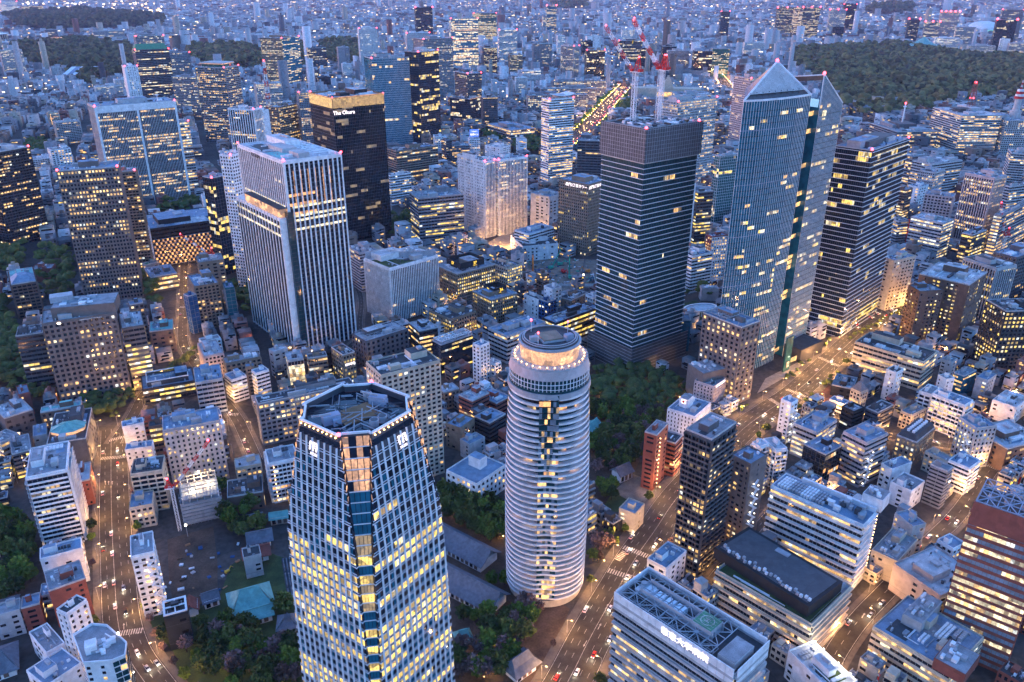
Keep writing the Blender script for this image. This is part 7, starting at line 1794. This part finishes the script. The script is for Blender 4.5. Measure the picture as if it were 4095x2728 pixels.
KIND = dict(ever=([crownmesh(s, 'leaf') for s in range(4)], 'dark evergreen tree'), fresh=([crownmesh(s + 10, 'leaf_fresh', 3.4, 3.4) for s in range(3)], 'fresh green leafy tree'), brown=([crownmesh(s + 20, 'leaf_brown', 3.6, 3.0, 44, 10, .7) for s in range(3)], 'brownish sparse tree'))
TR = [trunkmesh(s, 6.0) for s in range(3)]
def inside(poly, x, y):
    n = len(poly); r_ = np.zeros(np.shape(x), bool); j = n - 1
    for i in range(n):
        xi, yi = poly[i]; xj, yj = poly[j]
        cnd = ((yi > y) != (yj > y)) & (x < (xj - xi) * (y - yi) / (yj - yi + 1e-9) + xi)
        r_ ^= cnd; j = i
    return r_
GX0, GX1, GY0, GY1, GC = -1500, 1500, 230, 2500, 4.0                  # what ground is taken
gx, gy = np.meshgrid(np.arange(GX0, GX1, GC), np.arange(GY0, GY1, GC), indexing='ij')
built = np.zeros(gx.shape, bool); road_m = np.zeros(gx.shape, bool); park = np.zeros(gx.shape, bool)
def stamp(mask, x, y, r, w, d):
    c, s_ = math.cos(R(r)), math.sin(R(r)); e = math.hypot(w, d) / 2 + 6
    i0, i1 = int(max(0, (x - e - GX0) / GC)), int(max(0, (x + e - GX0) / GC + 1)); j0, j1 = int(max(0, (y - e - GY0) / GC)), int(max(0, (y + e - GY0) / GC + 1))
    dx, dy = gx[i0:i1, j0:j1] - x, gy[i0:i1, j0:j1] - y
    mask[i0:i1, j0:j1] |= (abs(dx * c + dy * s_) < w / 2) & (abs(-dx * s_ + dy * c) < d / 2)
FOOT = [(T[1], T[2], T[3], T[4], T[5]) for T in TABLE] + [(a[1], a[2], a[3], a[4], a[5]) for a in ANNEX] + [(-58, 265, 54, 50, 50), (18.5, 362, 0, 48, 48), (222, 668, 33, 88, 64), (262, 668, 38, 36, 24), (-197, 428, 23, 26, 26), (187, 748, 20, 38, 22), (-33, 391, -38, 56, 20), (-27, 354, -36, 54, 20), (-25, 317, 20, 10, 10), (4, 297, 42, 17, 14), (-117, 327, 10, 13, 13), (-141, 342, 25, 25, 22), (-134, 333, 25, 15, 11), (-152, 397, 20, 16, 14), (-150, 383, 20, 17, 13), (75, 467, 35, 14, 12), (58, 525, 60, 26, 13), (-255, 298, 30, 26, 24), (-118, 366, 20, 24, 44), (584, 925, 0, 8, 8), (-205, 409, 0, 6, 6)] + [(x, y, r_, 13, 10) for x, y, r_ in ((-160, 415, 20), (-146, 418, 15), (-131, 402, 25), (-133, 418, 100), (-118, 410, 20), (-106, 398, 15), (-164, 345, 30), (-172, 338, 110), (-271, 340, 30), (-283, 330, 20), (-268, 322, 35), (-287, 316, 25), (-100, 415, 30))]
for x, y, r, w, d in FOOT: stamp(built, x, y, r, w + 2.4, d + 2.4)
for pts, w in ROADS:
    for x, y, a in resample(pts, 3.0): stamp(road_m, x, y, math.degrees(a), 7, w + 7)
for nm, mat, poly in AREAS: park |= inside(poly, gx, gy)
for poly in WOODS.values(): park |= inside(poly, gx, gy)
def taken(mask, x, y):
    i, j = int((x - GX0) / GC), int((y - GY0) / GC)
    return not (0 <= i < mask.shape[0] and 0 <= j < mask.shape[1]) or mask[i, j]
spots = []
rr = random.Random(12)
MIX = dict(hill=('ever', 'ever', 'ever', 'fresh', 'brown'), templeC=('brown', 'ever', 'fresh', 'brown'), roundA=('ever', 'fresh', 'brown', 'ever'), gardenA=('fresh', 'ever'), gardenB=('ever', 'ever', 'brown', 'fresh'), gardenC=('ever',))
WHERE = dict(gardenD='between the half-built block and the temple', gardenE='in front of the hipped temple roof', leftlow='by the porthole-lamp block', hill='on the wooded shrine hill', templeA='behind the temple halls', templeB='beside the temple halls', templeC='in the temple forecourt', roundA='round the foot of the round tower', gardenA='by the bend of the left-hand street', gardenB='in the garden below the notched tower', gardenC='beside the slate pavilion', scourt='beside the sports court', left2='beside the striped apartment slab', ok='behind the finned office', okb='behind the hotel wing')
for key, poly in WOODS.items():
    x0, x1 = min(p_[0] for p_ in poly), max(p_[0] for p_ in poly); y0, y1 = min(p_[1] for p_ in poly), max(p_[1] for p_ in poly)
    step = 6.6 if y0 < 700 else 9.0
    y = y0
    while y < y1:
        x = x0
        while x < x1:
            px, py = x + rr.uniform(-.45, .45) * step, y + rr.uniform(-.45, .45) * step
            x += step
            if inside(poly, np.array(px), np.array(py)) and not taken(built, px, py) and not taken(road_m, px, py):
                spots.append((math.hypot(px, py), px, py, key, rr.choice(MIX.get(key, ('ever', 'ever', 'fresh'))), rr.uniform(.75, 1.35) * (1.0 if step < 8 else 1.25)))
        y += step
for pts, w in ROADS[:1] + ROADS[4:5]:                                 # street trees
    for k, (x, y, a) in enumerate(resample(pts, 13.0)):
        for s_ in (-1, 1):
            px, py = x - math.sin(a) * s_ * (w / 2 + 3.4), y + math.cos(a) * s_ * (w / 2 + 3.4)
            if rr.random() < .7 and not taken(built, px, py): spots.append((math.hypot(px, py), px, py, 'street', rr.choice(('fresh', 'brown', 'ever')), rr.uniform(.45, .75)))
for x, y, a in resample([(-272, 690), (-283, 640), (-290, 600)], 6): spots.append((math.hypot(x, y), x - 9, y, 'slope', 'fresh', rr.uniform(.8, 1.1)))
for i in range(14): spots.append((800, 322 + i * 6.0, 702 + i * 5.4, 'lit', 'fresh', .5))
spots.sort()
WHERE.update(street='along the street pavement', slope='lining the sloping street', lit='in a row before the slab-edged tower')
rest = []
for n_, (d, x, y, key, kd, s_) in enumerate(spots):
    ms, lab = KIND[kd]
    if n_ < 300:
        wh = WHERE.get(key, 'among the houses left of the wide street' if x < 0 else 'in a green gap between blocks')
        t = thing('tree', lab + ' ' + wh, 'tree', (x, y, 0), rr.random() * 6.28, 'trees ' + wh); t.scale = (s_,) * 3
        link('trunk', TR[n_ % 3], t); o = link('crown', ms[n_ % len(ms)], t, (0, 0, 6.6)); o.scale = (1, 1, rr.uniform(.85, 1.2))
    else: rest.append((x, y, kd, s_))
def blob(n=0):
    """low-poly lumpy crown: top half of a ball"""
    V = [(0, 0, 1)]; F = []
    for k, (ph, m_) in enumerate(((35, 7), (65, 9), (95, 9))):
        for i in range(m_): a = 2 * math.pi * (i + k * .5) / m_; V.append((math.sin(R(ph)) * math.cos(a), math.sin(R(ph)) * math.sin(a), math.cos(R(ph))))
    for i in range(7): F.append((0, 1 + i, 1 + (i + 1) % 7))
    for i in range(9):
        j = (i + 1) % 9; a, b_ = int(i * 7 / 9), int(j * 7 / 9)
        F.append((8 + i, 8 + j, 1 + b_)); 
        if a != b_: F.append((8 + i, 1 + b_, 1 + a))
        F.append((8 + i, 17 + i, 17 + j)); F.append((8 + i, 17 + j, 8 + j))
    return np.array(V), np.array(F)
BV, BF = blob()
def canopy(name, label, pts, mat, seed, rad, zc):
    """a mass of crowns that nobody could count: pts = (x, y, scale)"""
    rg = np.random.default_rng(seed); P_ = np.array(pts); n = len(P_)
    sub = 2                                                         # lumps per crown
    ctr = np.repeat(P_, sub, axis=0); m = len(ctr)
    off = rg.normal(size=(m, 3)) * np.array([.45, .45, .28]) * rad
    sc_ = rad * ctr[:, 2:3] * rg.uniform(.55, 1.0, (m, 1))
    jit = 1 + rg.normal(size=(m, len(BV), 1)) * .2
    V = BV[None] * jit * sc_[:, None] * np.array([1, 1, .85]) + np.concatenate([ctr[:, :2] + off[:, :2] * ctr[:, 2:3], zc * ctr[:, 2:3] ** 1.6 + off[:, 2:3]], 1)[:, None]
    F = (BF[None] + (np.arange(m) * len(BV))[:, None, None]).reshape(-1, 3)
    o = fastmesh(name, V.reshape(-1, 3), F, mat); tag(o, label, 'trees'); o['kind'] = 'stuff'
    return o
def fastmesh(name, V, F, mat, paint=None):
    me = bpy.data.meshes.new(name); k = F.shape[1]
    me.vertices.add(len(V)); me.vertices.foreach_set('co', np.ascontiguousarray(V, dtype=np.float32).ravel())
    me.loops.add(F.size); me.loops.foreach_set('vertex_index', np.ascontiguousarray(F, dtype=np.int32).ravel())
    me.polygons.add(len(F)); me.polygons.foreach_set('loop_start', np.arange(0, F.size, k, dtype=np.int32))
    me.update(calc_edges=True)
    if paint is not None:
        at2 = me.attributes.new('paint', 'FLOAT_COLOR', 'FACE'); at2.data.foreach_set('color', np.ascontiguousarray(paint, dtype=np.float32).ravel())
    me.materials.append(M[mat])
    return link(name, me)
if rest: canopy('tree_mass', 'mass of smaller trees behind the nearer ones in the town woods', [(x, y, s_) for x, y, kd, s_ in rest], 'leaf', 3, 4.2, 5.5)
for key, name, lab, mat in (('palace', 'palace_wood', 'great dark wood of the palace grounds', 'leaf_wood'), ('akasakaA', 'park_wood', 'far wood below the bright line of city lights', 'leaf_wood'), ('akasakaB', 'park_wood', 'far wood in front of the floodlit gallery', 'leaf_wood'), ('nag', 'park_wood', 'strip of wood behind the apartment tower with glowing crown', 'leaf_wood'), ('akm', 'park_wood', 'narrow wood right of the tan stone tower', 'leaf_wood'), ('yot', 'park_wood', 'avenue wood behind the plain grey tower', 'leaf_wood'), ('top', 'park_wood', 'thin far wood among the houses beyond the government slabs', 'leaf_wood'), ('far2', 'park_wood', 'thin far wood above the palace wood', 'leaf_wood')):
    poly = FAR_WOODS[key]; xs, ys = [p_[0] for p_ in poly], [p_[1] for p_ in poly]
    dm = math.hypot(sum(xs) / len(xs), sum(ys) / len(ys)); step = max(14.0, dm * .0066)
    X, Y = np.meshgrid(np.arange(min(xs), max(xs), step), np.arange(min(ys), max(ys), step)); rg = np.random.default_rng(len(key) + 5)
    X = X.ravel() + rg.uniform(-.5, .5, X.size) * step; Y = Y.ravel() + rg.uniform(-.5, .5, Y.size) * step
    keep = inside(poly, X, Y); keep[keep] &= rg.random(keep.sum()) < .93
    FARP = [(x, y, s_) for x, y, s_ in zip(X[keep], Y[keep], rg.uniform(.55, 1.55, keep.sum()))]
    if FARP: canopy(name, lab, FARP, mat, len(lab), step * .62, step * .55)
    flat('ground_under_wood', poly, .03, 'soil')

# ------------------------------------------------------------------ the many small buildings
HUE = dict(white=(.6, .6, .62), pale=(.4, .4, .42), grey=(.22, .22, .24), beige=(.38, .32, .25), brown=(.2, .13, .1), brick=(.24, .085, .065), dark=(.07, .07, .08), pink=(.45, .38, .37))
NAMEH = dict(white='white', pale='pale grey', grey='grey', beige='cream', brown='brown', brick='brick red', dark='dark', pink='pinkish')
cells = []
rr = random.Random(99)
for (X0, X1, Y0, Y1, st_, rot) in ((-500, -90, 285, 640, 11.5, 25), (-90, 500, 285, 640, 11.5, 40), (-680, -90, 640, 900, 14.0, 25), (-90, 680, 640, 900, 14.0, 40), (-1100, -90, 900, 1500, 19.0, 28), (-90, 1100, 900, 1500, 19.0, 38), (-1450, 0, 1500, 2300, 25.0, 22), (0, 1450, 1500, 2300, 25.0, 12)):
    c, s_ = math.cos(R(rot)), math.sin(R(rot)); cx, cy = (X0 + X1) / 2, (Y0 + Y1) / 2; E = max(X1 - X0, Y1 - Y0) * .75; n = int(2 * E / st_)
    for i in range(n):
        for j in range(n):
            if i % 5 == 4 or j % 7 == 6: continue                   # lanes
            u, v = -E + i * st_ + rr.uniform(-1, 1), -E + j * st_ + rr.uniform(-1, 1)
            x, y = cx + c * u - s_ * v, cy + s_ * u + c * v
            if not (X0 <= x < X1 and Y0 <= y < Y1) or abs(x) > .70 * y + 40: continue
            w, d = st_ * rr.uniform(.62, .92), st_ * rr.uniform(.62, .92)
            ok = True
            for a in (-.5, 0, .5):
                for b_ in (-.5, 0, .5):
                    px, py = x + c * a * w - s_ * b_ * d, y + s_ * a * w + c * b_ * d
                    if taken(built, px, py) or taken(road_m, px, py) or taken(park, px, py): ok = False
            if not ok: continue
            lo, hi = (5, 13) if y < 640 else (6, 16) if y < 900 else ((7, 22) if y < 1500 else (8, 26))
            h = rr.uniform(lo, hi) * (1.5 if rr.random() < .12 else 1)
            cells.append((math.hypot(x, y), x, y, rot + rr.uniform(-3, 3), w, d, h, rr.choice(('white', 'pale', 'pale', 'grey', 'grey', 'beige', 'brown', 'brown', 'brick', 'dark', 'dark', 'pink', 'grey'))))
cells.sort()
def small_building(x, y, r, w, d, h, col, seed):
    rg = random.Random(seed)
    kind = rg.choice(('flats', 'office', 'shop house'))
    t = thing('small_building', 'low %s flat-roofed %s packed between the larger blocks' % (NAMEH[col], kind), 'building', (x, y, 0), R(r), 'small %s %s filling the blocks' % (NAMEH[col], kind if kind == 'flats' else kind + 's'))
    b = MB(); b.box(0, 0, -.3, w, d, h + .3, col)
    for px, py, sx, sy in ((0, -d / 2 + .15, w, .3), (0, d / 2 - .15, w, .3), (-w / 2 + .15, 0, .3, d - .6), (w / 2 - .15, 0, .3, d - .6)): b.box(px, py, h, sx, sy, .8, 'pale' if col in ('dark', 'brown', 'grey') and rg.random() < .6 else col)
    b.build('wall', t)
    piece('roof_deck', rg.choice(('roofgrey', 'roofpale', 'roofblue', 'roofgrey', 'roofdark')), t, 0, 0, h - .05, w - .62, d - .62, .15)
    g = MB(); f = MB(); nf = max(2, int(h / 3.2)); fh = h / nf; lit = rg.choice((.1, .2, .35, .6)); lm = rg.choice(('warm', 'warm', 'yellow', 'white_lit', 'orange_lit'))
    for (p0, a, W) in (((-w / 2, -d / 2), 0, w), ((-w / 2, d / 2), -math.pi / 2, d), ((w / 2, -d / 2), math.pi / 2, d)):
        c, s_ = math.cos(a), math.sin(a); ox, oy = s_, -c; nb = max(2, int(W / rg.choice((2.2, 3.0, 3.6)))); bw = W / nb; ww = rg.choice((.5, .65, .9)); side = rg.random() < .25
        for k in range(nf):
            if kind == 'flats' and a == 0: f.box(p0[0] + c * W / 2 + ox * .5, p0[1] + s_ * W / 2 + oy * .5, k * fh + .1, W - .4, 1.0, 1.0, 'pale', a)
            for q in range(nb):
                if side and q % 2: continue
                m_ = (lm if rg.random() < .7 else 'dim') if rg.random() < lit else 'glass'
                u0, u1 = (q + .5 - ww / 2) * bw, (q + .5 + ww / 2) * bw; z0_, z1_ = k * fh + fh * .36, k * fh + fh * .84; e = .05
                g.quad((p0[0] + c * u0 + ox * e, p0[1] + s_ * u0 + oy * e, z0_), (p0[0] + c * u1 + ox * e, p0[1] + s_ * u1 + oy * e, z0_), (p0[0] + c * u1 + ox * e, p0[1] + s_ * u1 + oy * e, z1_), (p0[0] + c * u0 + ox * e, p0[1] + s_ * u0 + oy * e, z1_), m_)
    if rg.random() < .4:
        sw, sd, sh = w * rg.uniform(.5, .8), d * rg.uniform(.5, .8), rg.uniform(2.6, 6)
        q_ = MB(); q_.box(rg.choice((-1, 1)) * (w - sw) / 2 * .9, (d - sd) / 2 * .9, h + .08, sw, sd, sh, col); q_.build('upper_storey', t); h += 0
    if rg.random() < .6: piece('shop_front', rg.choice(('warm', 'white_lit', 'orange_lit', 'yellow')), t, 0, -d / 2 - .07, .3, w * rg.uniform(.4, .85), .1, 2.3)  # glowing front added for warm light at street level
    if rg.random() < .3: piece('shop_sign', rg.choice(('white_lit', 'redp', 'sign_yellow', 'metal_white', 'blue', 'orange_lit')), t, -w / 2 + .6, -d / 2 - .7, h * .35, .25, 1.0, h * .45)
    g.build('windows', t, kind='stuff'); f.build('balcony', t)
    u = MB()
    u.box(rg.uniform(-.2, .2) * w, rg.uniform(-.1, .25) * d, h + .1, w * rg.uniform(.25, .45), d * rg.uniform(.25, .4), rg.uniform(2, 3.4), col)
    for k in range(rg.randint(9, 20)): u.box(rg.uniform(-.38, .38) * w, rg.uniform(-.4, .4) * d, h + .1, rg.choice((.3, .8, 1.2, 2.0, 3.0)), rg.choice((.3, .7, 1.1, 1.8)), rg.uniform(.4, 1.8), rg.choice(('metal_white', 'metal_grey', 'pale', 'metal_dark', 'bluegrey')))
    u.build('roof_machinery', t, kind='stuff')
NEARS = cells[:300]
for n_, (dd, x, y, r, w, d, h, col) in enumerate(NEARS): small_building(x, y, r, w, d, h, col, n_)
rl = random.Random(8); k_ = 0
for dd, x, y, r, w, d, h, col in cells[:640]:                         # lamps in the lanes between them
    if rl.random() < .34 and dd < 860:
        a = R(r); px, py = x + math.cos(a) * (w / 2 + 2.2), y + math.sin(a) * (w / 2 + 2.2)
        if not taken(built, px, py): street_lamp(px, py, a + math.pi, 520, 'lit lane lamp between small buildings', 'lamps in the narrow lanes'); k_ += 1

def cityblock(name, label, arr, seed, lit, wscale=1.0, huts=True, dark=3):
    """a mass of buildings as one mesh: arr columns x y rot w d h r g b; plus their lit windows"""
    n = len(arr); c, s_ = np.cos(arr[:, 2]), np.sin(arr[:, 2]); rg = np.random.default_rng(seed)
    U = np.array([(-.5, -.5, 0), (.5, -.5, 0), (.5, .5, 0), (-.5, .5, 0), (-.5, -.5, 1), (.5, -.5, 1), (.5, .5, 1), (-.5, .5, 1)])
    lx = U[None, :, 0] * arr[:, 3:4]; ly = U[None, :, 1] * arr[:, 4:5]
    V = np.stack([arr[:, 0:1] + c[:, None] * lx - s_[:, None] * ly, arr[:, 1:2] + s_[:, None] * lx + c[:, None] * ly, U[None, :, 2] * arr[:, 5:6] + 0 * lx], -1)
    Q = np.array([(4, 5, 6, 7), (0, 1, 5, 4), (1, 2, 6, 5), (3, 0, 4, 7)]); F = (Q[None] + (np.arange(n) * 8)[:, None, None]).reshape(-1, 4)
    col = np.concatenate([arr[:, 6:9], np.ones((n, 1))], 1); P_ = np.repeat(col[:, None], 4, axis=1).copy()
    P_[:, 0, :3] = .1 + .6 * P_[:, 0, :3] * rg.uniform(.3, 1.4, (n, 1))
    o = fastmesh(name, V.reshape(-1, 3), F, 'city', P_.reshape(-1, 4)); tag(o, label, 'buildings'); o['kind'] = 'stuff'
    # roof huts
    m = rg.random(n) < (.6 if huts else .15); A = arr[m].copy()
    A[:, 3] *= rg.uniform(.2, .5, m.sum()); A[:, 4] *= rg.uniform(.2, .5, m.sum())
    c2, s2 = np.cos(A[:, 2]), np.sin(A[:, 2]); lx = U[None, :, 0] * A[:, 3:4]; ly = U[None, :, 1] * A[:, 4:5]
    V2 = np.stack([A[:, 0:1] + c2[:, None] * lx - s2[:, None] * ly, A[:, 1:2] + s2[:, None] * lx + c2[:, None] * ly, A[:, 5:6] + U[None, :, 2] * (2 + .08 * A[:, 5:6]) + 0 * lx], -1)
    F2 = (Q[None] + (np.arange(len(A)) * 8)[:, None, None]).reshape(-1, 4)
    h_ = fastmesh('roof_huts', V2.reshape(-1, 3), F2, 'city', np.repeat(np.concatenate([A[:, 6:9] * .9, np.ones((len(A), 1))], 1)[:, None], 4, axis=1).reshape(-1, 4)); h_.parent = o; h_['kind'] = 'stuff'
    # windows: rows on the two walls that face the viewer, dark and lit
    for mat, cnt, keep in [('glass', dark, .7)] + lit:
        q = np.repeat(np.arange(n), cnt); px_, py_ = arr[q, 0], arr[q, 1]
        fld = .5 + .5 * np.sin(px_ * .0061 + 1.7 * np.sin(py_ * .0043)) * np.sin(py_ * .0052 + 1.3 * np.sin(px_ * .0037)); q = q[rg.random(len(q)) < (keep if mat == 'glass' else keep * 2.6 * fld ** 2)]; A = arr[q]; k = len(q)
        left = rg.random(k) < .45; W = np.where(left, A[:, 4], A[:, 3])
        fl = np.maximum(2.8, A[:, 3] * .12 * wscale); zf = rg.uniform(.1, .95, k) * A[:, 5]; hh = fl * rg.uniform(.35, .6, k)
        hw = np.minimum(W * .46, rg.uniform(.06, .4 if mat == 'glass' else .22, k) * W + .4)
        uc = rg.uniform(-1, 1, k) * (W / 2 - hw)
        zf = np.clip(zf, 1.0, np.maximum(1.0, A[:, 5] - hh - .3)); e = .06 + .0002 * np.hypot(A[:, 0], A[:, 1])
        a = A[:, 2]; ca, sa = np.cos(a), np.sin(a); V3 = np.zeros((k, 4, 3))
        for t, (uu, zz) in enumerate(((-1, 0), (1, 0), (1, 1), (-1, 1))):
            u = uc + uu * hw
            lx = np.where(left, -A[:, 3] / 2 - e, u); ly = np.where(left, -u, -A[:, 4] / 2 - e)
            V3[:, t] = np.stack([A[:, 0] + ca * lx - sa * ly, A[:, 1] + sa * lx + ca * ly, zf + zz * hh], -1)
        w_ = fastmesh('windows', V3.reshape(-1, 3), np.arange(k * 4).reshape(-1, 4), mat); w_.parent = o; w_['kind'] = 'stuff'
    return o
HL_ = list(HUE.values())
rest = cells[300:]
arr = np.array([(x, y, R(r), w, d, h, *HUE[col]) for dd, x, y, r, w, d, h, col in rest])
cityblock('town_blocks', 'mass of low houses and offices between the towers', arr, 4, [('warm', 3, .6), ('yellow', 2, .35), ('white_lit', 2, .3), ('orange_lit', 1, .4), ('glass', 8, .8)])
rg = np.random.default_rng(17); rows = []
fw_ = list(FAR_WOODS.values()); hand = np.array([(T[1], T[2], max(T[4], T[5])) for T in TABLE if T[2] > 1800])
d = 2150.0
while d < 16500:
    sp = max(19.0, d * .0068); wd = d * .72; n = int(2 * wd / sp)
    x = -wd + (np.arange(n) + rg.uniform(-.42, .42, n)) * sp; y = d + rg.uniform(-.45, .45, n) * sp
    m = rg.random(n) < .9
    ok = m & ~((y < 2310) & (abs(x) < 1460))
    for poly in fw_: ok &= ~inside(poly, x, y)
    for pts, w in ROADS[8:10]:
        for (px, py, a) in resample(pts, 14): ok &= np.hypot(x - px, y - py) > w / 2 + sp * .4
    for hx, hy, hr in hand: ok &= np.hypot(x - hx, y - hy) > hr * .62 + sp * .4
    for hx, hy, hr in ((1965, 4110, 110), (3070, 5640, 115), (-2960, 4760, 180), (-2380, 4400, 85), (-1470, 2900, 75), (451, 2440, 105), (600, 2900, 90)): ok &= np.hypot(x - hx, y - hy) > hr + sp * .4
    k = ok.sum(); tall = rg.random(k)
    h = rg.gamma(3.0, 3.3, k) + 4 + np.where(tall > .96, rg.uniform(10, 40, k), 0) + np.where(tall > .997, rg.uniform(30, 90, k), 0)
    w = sp * rg.uniform(.4, .95, k) * rg.choice((1, 1, 1, 1.7), k); w = np.where((tall > .955) & (w > 34), 34, w)
    ci = np.array(HL_)[rg.choice(len(HL_), k, p=(.34, .25, .13, .1, .05, .04, .05, .04))]
    rot = np.repeat(rg.uniform(-.2, .8), k) + rg.normal(size=k) * .12
    rows.append(np.column_stack([x[ok], y[ok], rot, w, sp * rg.uniform(.4, .95, k) * rg.choice((1, 1, 1.5), k), h, ci * rg.uniform(.6, 1.15, (k, 1))]))
    d += sp * .95
arr = np.vstack(rows)
cityblock('far_city', 'endless dense city of small pale buildings with lit windows reaching to the haze', arr, 6, [('far_warm', 1, .42), ('far_white', 1, .3), ('orange_lit', 1, .16)], 1.2, False, 1)
# distant avenue lights: cars far off, and the bright line of a shopping district
b = MB(); rr = random.Random(3)
for pts, w in ROADS[8:10]:
    for x, y, a in resample(pts, 9):
        for ln in range(6):
            if rr.random() < .2:
                off = (ln - 2.5) * w / 6; s_ = 1.5
                b.box(x - math.sin(a) * off, y + math.cos(a) * off, .3, 4.2, 1.8, 1.1, 'metal_white', a); b.box(x - math.sin(a) * off - math.cos(a) * 2.3, y + math.cos(a) * off - math.sin(a) * 2.3, .6, .3, 1.6, .5, 'tail_red' if ln < 3 else 'lamp_warm', a)
o = b.build('far_traffic', kind='stuff'); tag(o, 'streams of cars with red and white lights on the far avenues', 'cars')
n_ = 0
for pts, w in ROADS[8:10]:
    for x, y, a in resample(pts, 30):
        for s_ in (-1, 1):
            t = thing('avenue_lamp', 'warm lamp along the far tree-lined avenues', 'street lamp', (x - math.sin(a) * s_ * (w / 2 + 2), y + math.cos(a) * s_ * (w / 2 + 2), 0), 0, 'lamps along the far avenues')
            link('pole', POLE, t); beacon(t, 0, 0, 9, 1.0, 'lamp_warm', 'lamp_head'); n_ += 1
            if n_ % 3 == 0: glow(t, 0, 0, 10, 6500, (1, .5, .22), .5)
for pts, w in ROADS[8:9]:
    sp_ = [(x - math.sin(a) * s_ * (w / 2 + 9), y + math.cos(a) * s_ * (w / 2 + 9), 1.0) for x, y, a in resample(pts, 11) for s_ in (-1, 1)]
    canopy('avenue_trees', 'rows of green trees along the far avenue', sp_, 'leaf_fresh', 9, 6, 6)
b = MB(); rr = random.Random(23)
for i in range(110):
    y = rr.uniform(8200, 12500); x = -rr.uniform(.40, .56) * y; b.box(x, y, rr.uniform(8, 40), rr.uniform(8, 30), 4, rr.uniform(6, 18), rr.choice(('far_white', 'far_white', 'far_warm')))
o = b.build('district_lights', kind='stuff'); tag(o, 'bright line of lights of a far shopping district', 'lights')
# warm garden lamps
rl = random.Random(41); q = [s_ for s_ in spots[:420] if s_[3] in ('hill', 'templeC', 'templeA', 'roundA', 'gardenB', 'gardenA')]
for d, x, y, key, kd, s_ in q[::6]:
    t = thing('garden_lamp', 'small warm garden lamp ' + WHERE.get(key, ''), 'lamp', (x + 3.1, y - 2.2, 0), 0, 'garden lamps ' + WHERE.get(key, ''))
    piece('post', 'metal_dark', t, 0, 0, 0, .12, .12, 3.2); beacon(t, 0, 0, 3.4, .32, 'lamp_warm', 'lamp_head'); glow(t, 0, 0, 3.9, 130, (1, .6, .2), .2)

# ------------------------------------------------------------------ evening haze
b = MB(); b.box(0, 14000, -1.2, 44000, 30600, 420, 'ground')
hz = b.build('haze', kind='stuff'); hz.data.materials.clear()
hm = bpy.data.materials.new('haze'); hm.use_nodes = True
hm.node_tree.nodes.clear(); out_ = hm.node_tree.nodes.new('ShaderNodeOutputMaterial'); pv = hm.node_tree.nodes.new('ShaderNodeVolumePrincipled')
pv.inputs['Color'].default_value = (.50, .52, .80, 1); pv.inputs['Density'].default_value = 2.9e-5; pv.inputs['Anisotropy'].default_value = 0.0
hm.node_tree.links.new(pv.outputs[0], out_.inputs['Volume']); hz.data.materials.append(hm)
tag(hz, 'thin violet evening haze over the whole city', 'haze')

B = BL['court']
for y_, m_ in ((-.28, 'grass'), (.0, 'soil')): flat('planted_court', [(-B.w * .3, B.d * (y_ - .1)), (B.w * .3, B.d * (y_ - .1)), (B.w * .3, B.d * (y_ + .1)), (-B.w * .3, B.d * (y_ + .1))], B.h + .32, m_, None, B.root)
for y_ in (-.4, -.14, .2, .4):
    piece('lamp_post', 'metal_grey', B.root, B.w * .38, B.d * y_, B.h, .12, .12, 3.2); beacon(B.root, B.w * .38, B.d * y_, B.h + 3.4, .3, 'lamp_white', 'lamp_head'); glow(B.root, B.w * .38, B.d * y_, B.h + 3.9, 260, (1, .9, .7), .2)
rr = random.Random(14)
for i in range(26): piece('site_crate', rr.choice(('blue', 'pale', 'rust', 'metal_white', 'soil')), thing('site_crate', 'small crate or tarp lying on the digging ground', 'crate', (rr.uniform(-196, -160), rr.uniform(352, 398), 0), rr.random(), 'crates on the digging ground'), 0, 0, .02, rr.uniform(.8, 3.5), rr.uniform(.8, 2.4), rr.uniform(.3, 1.2))
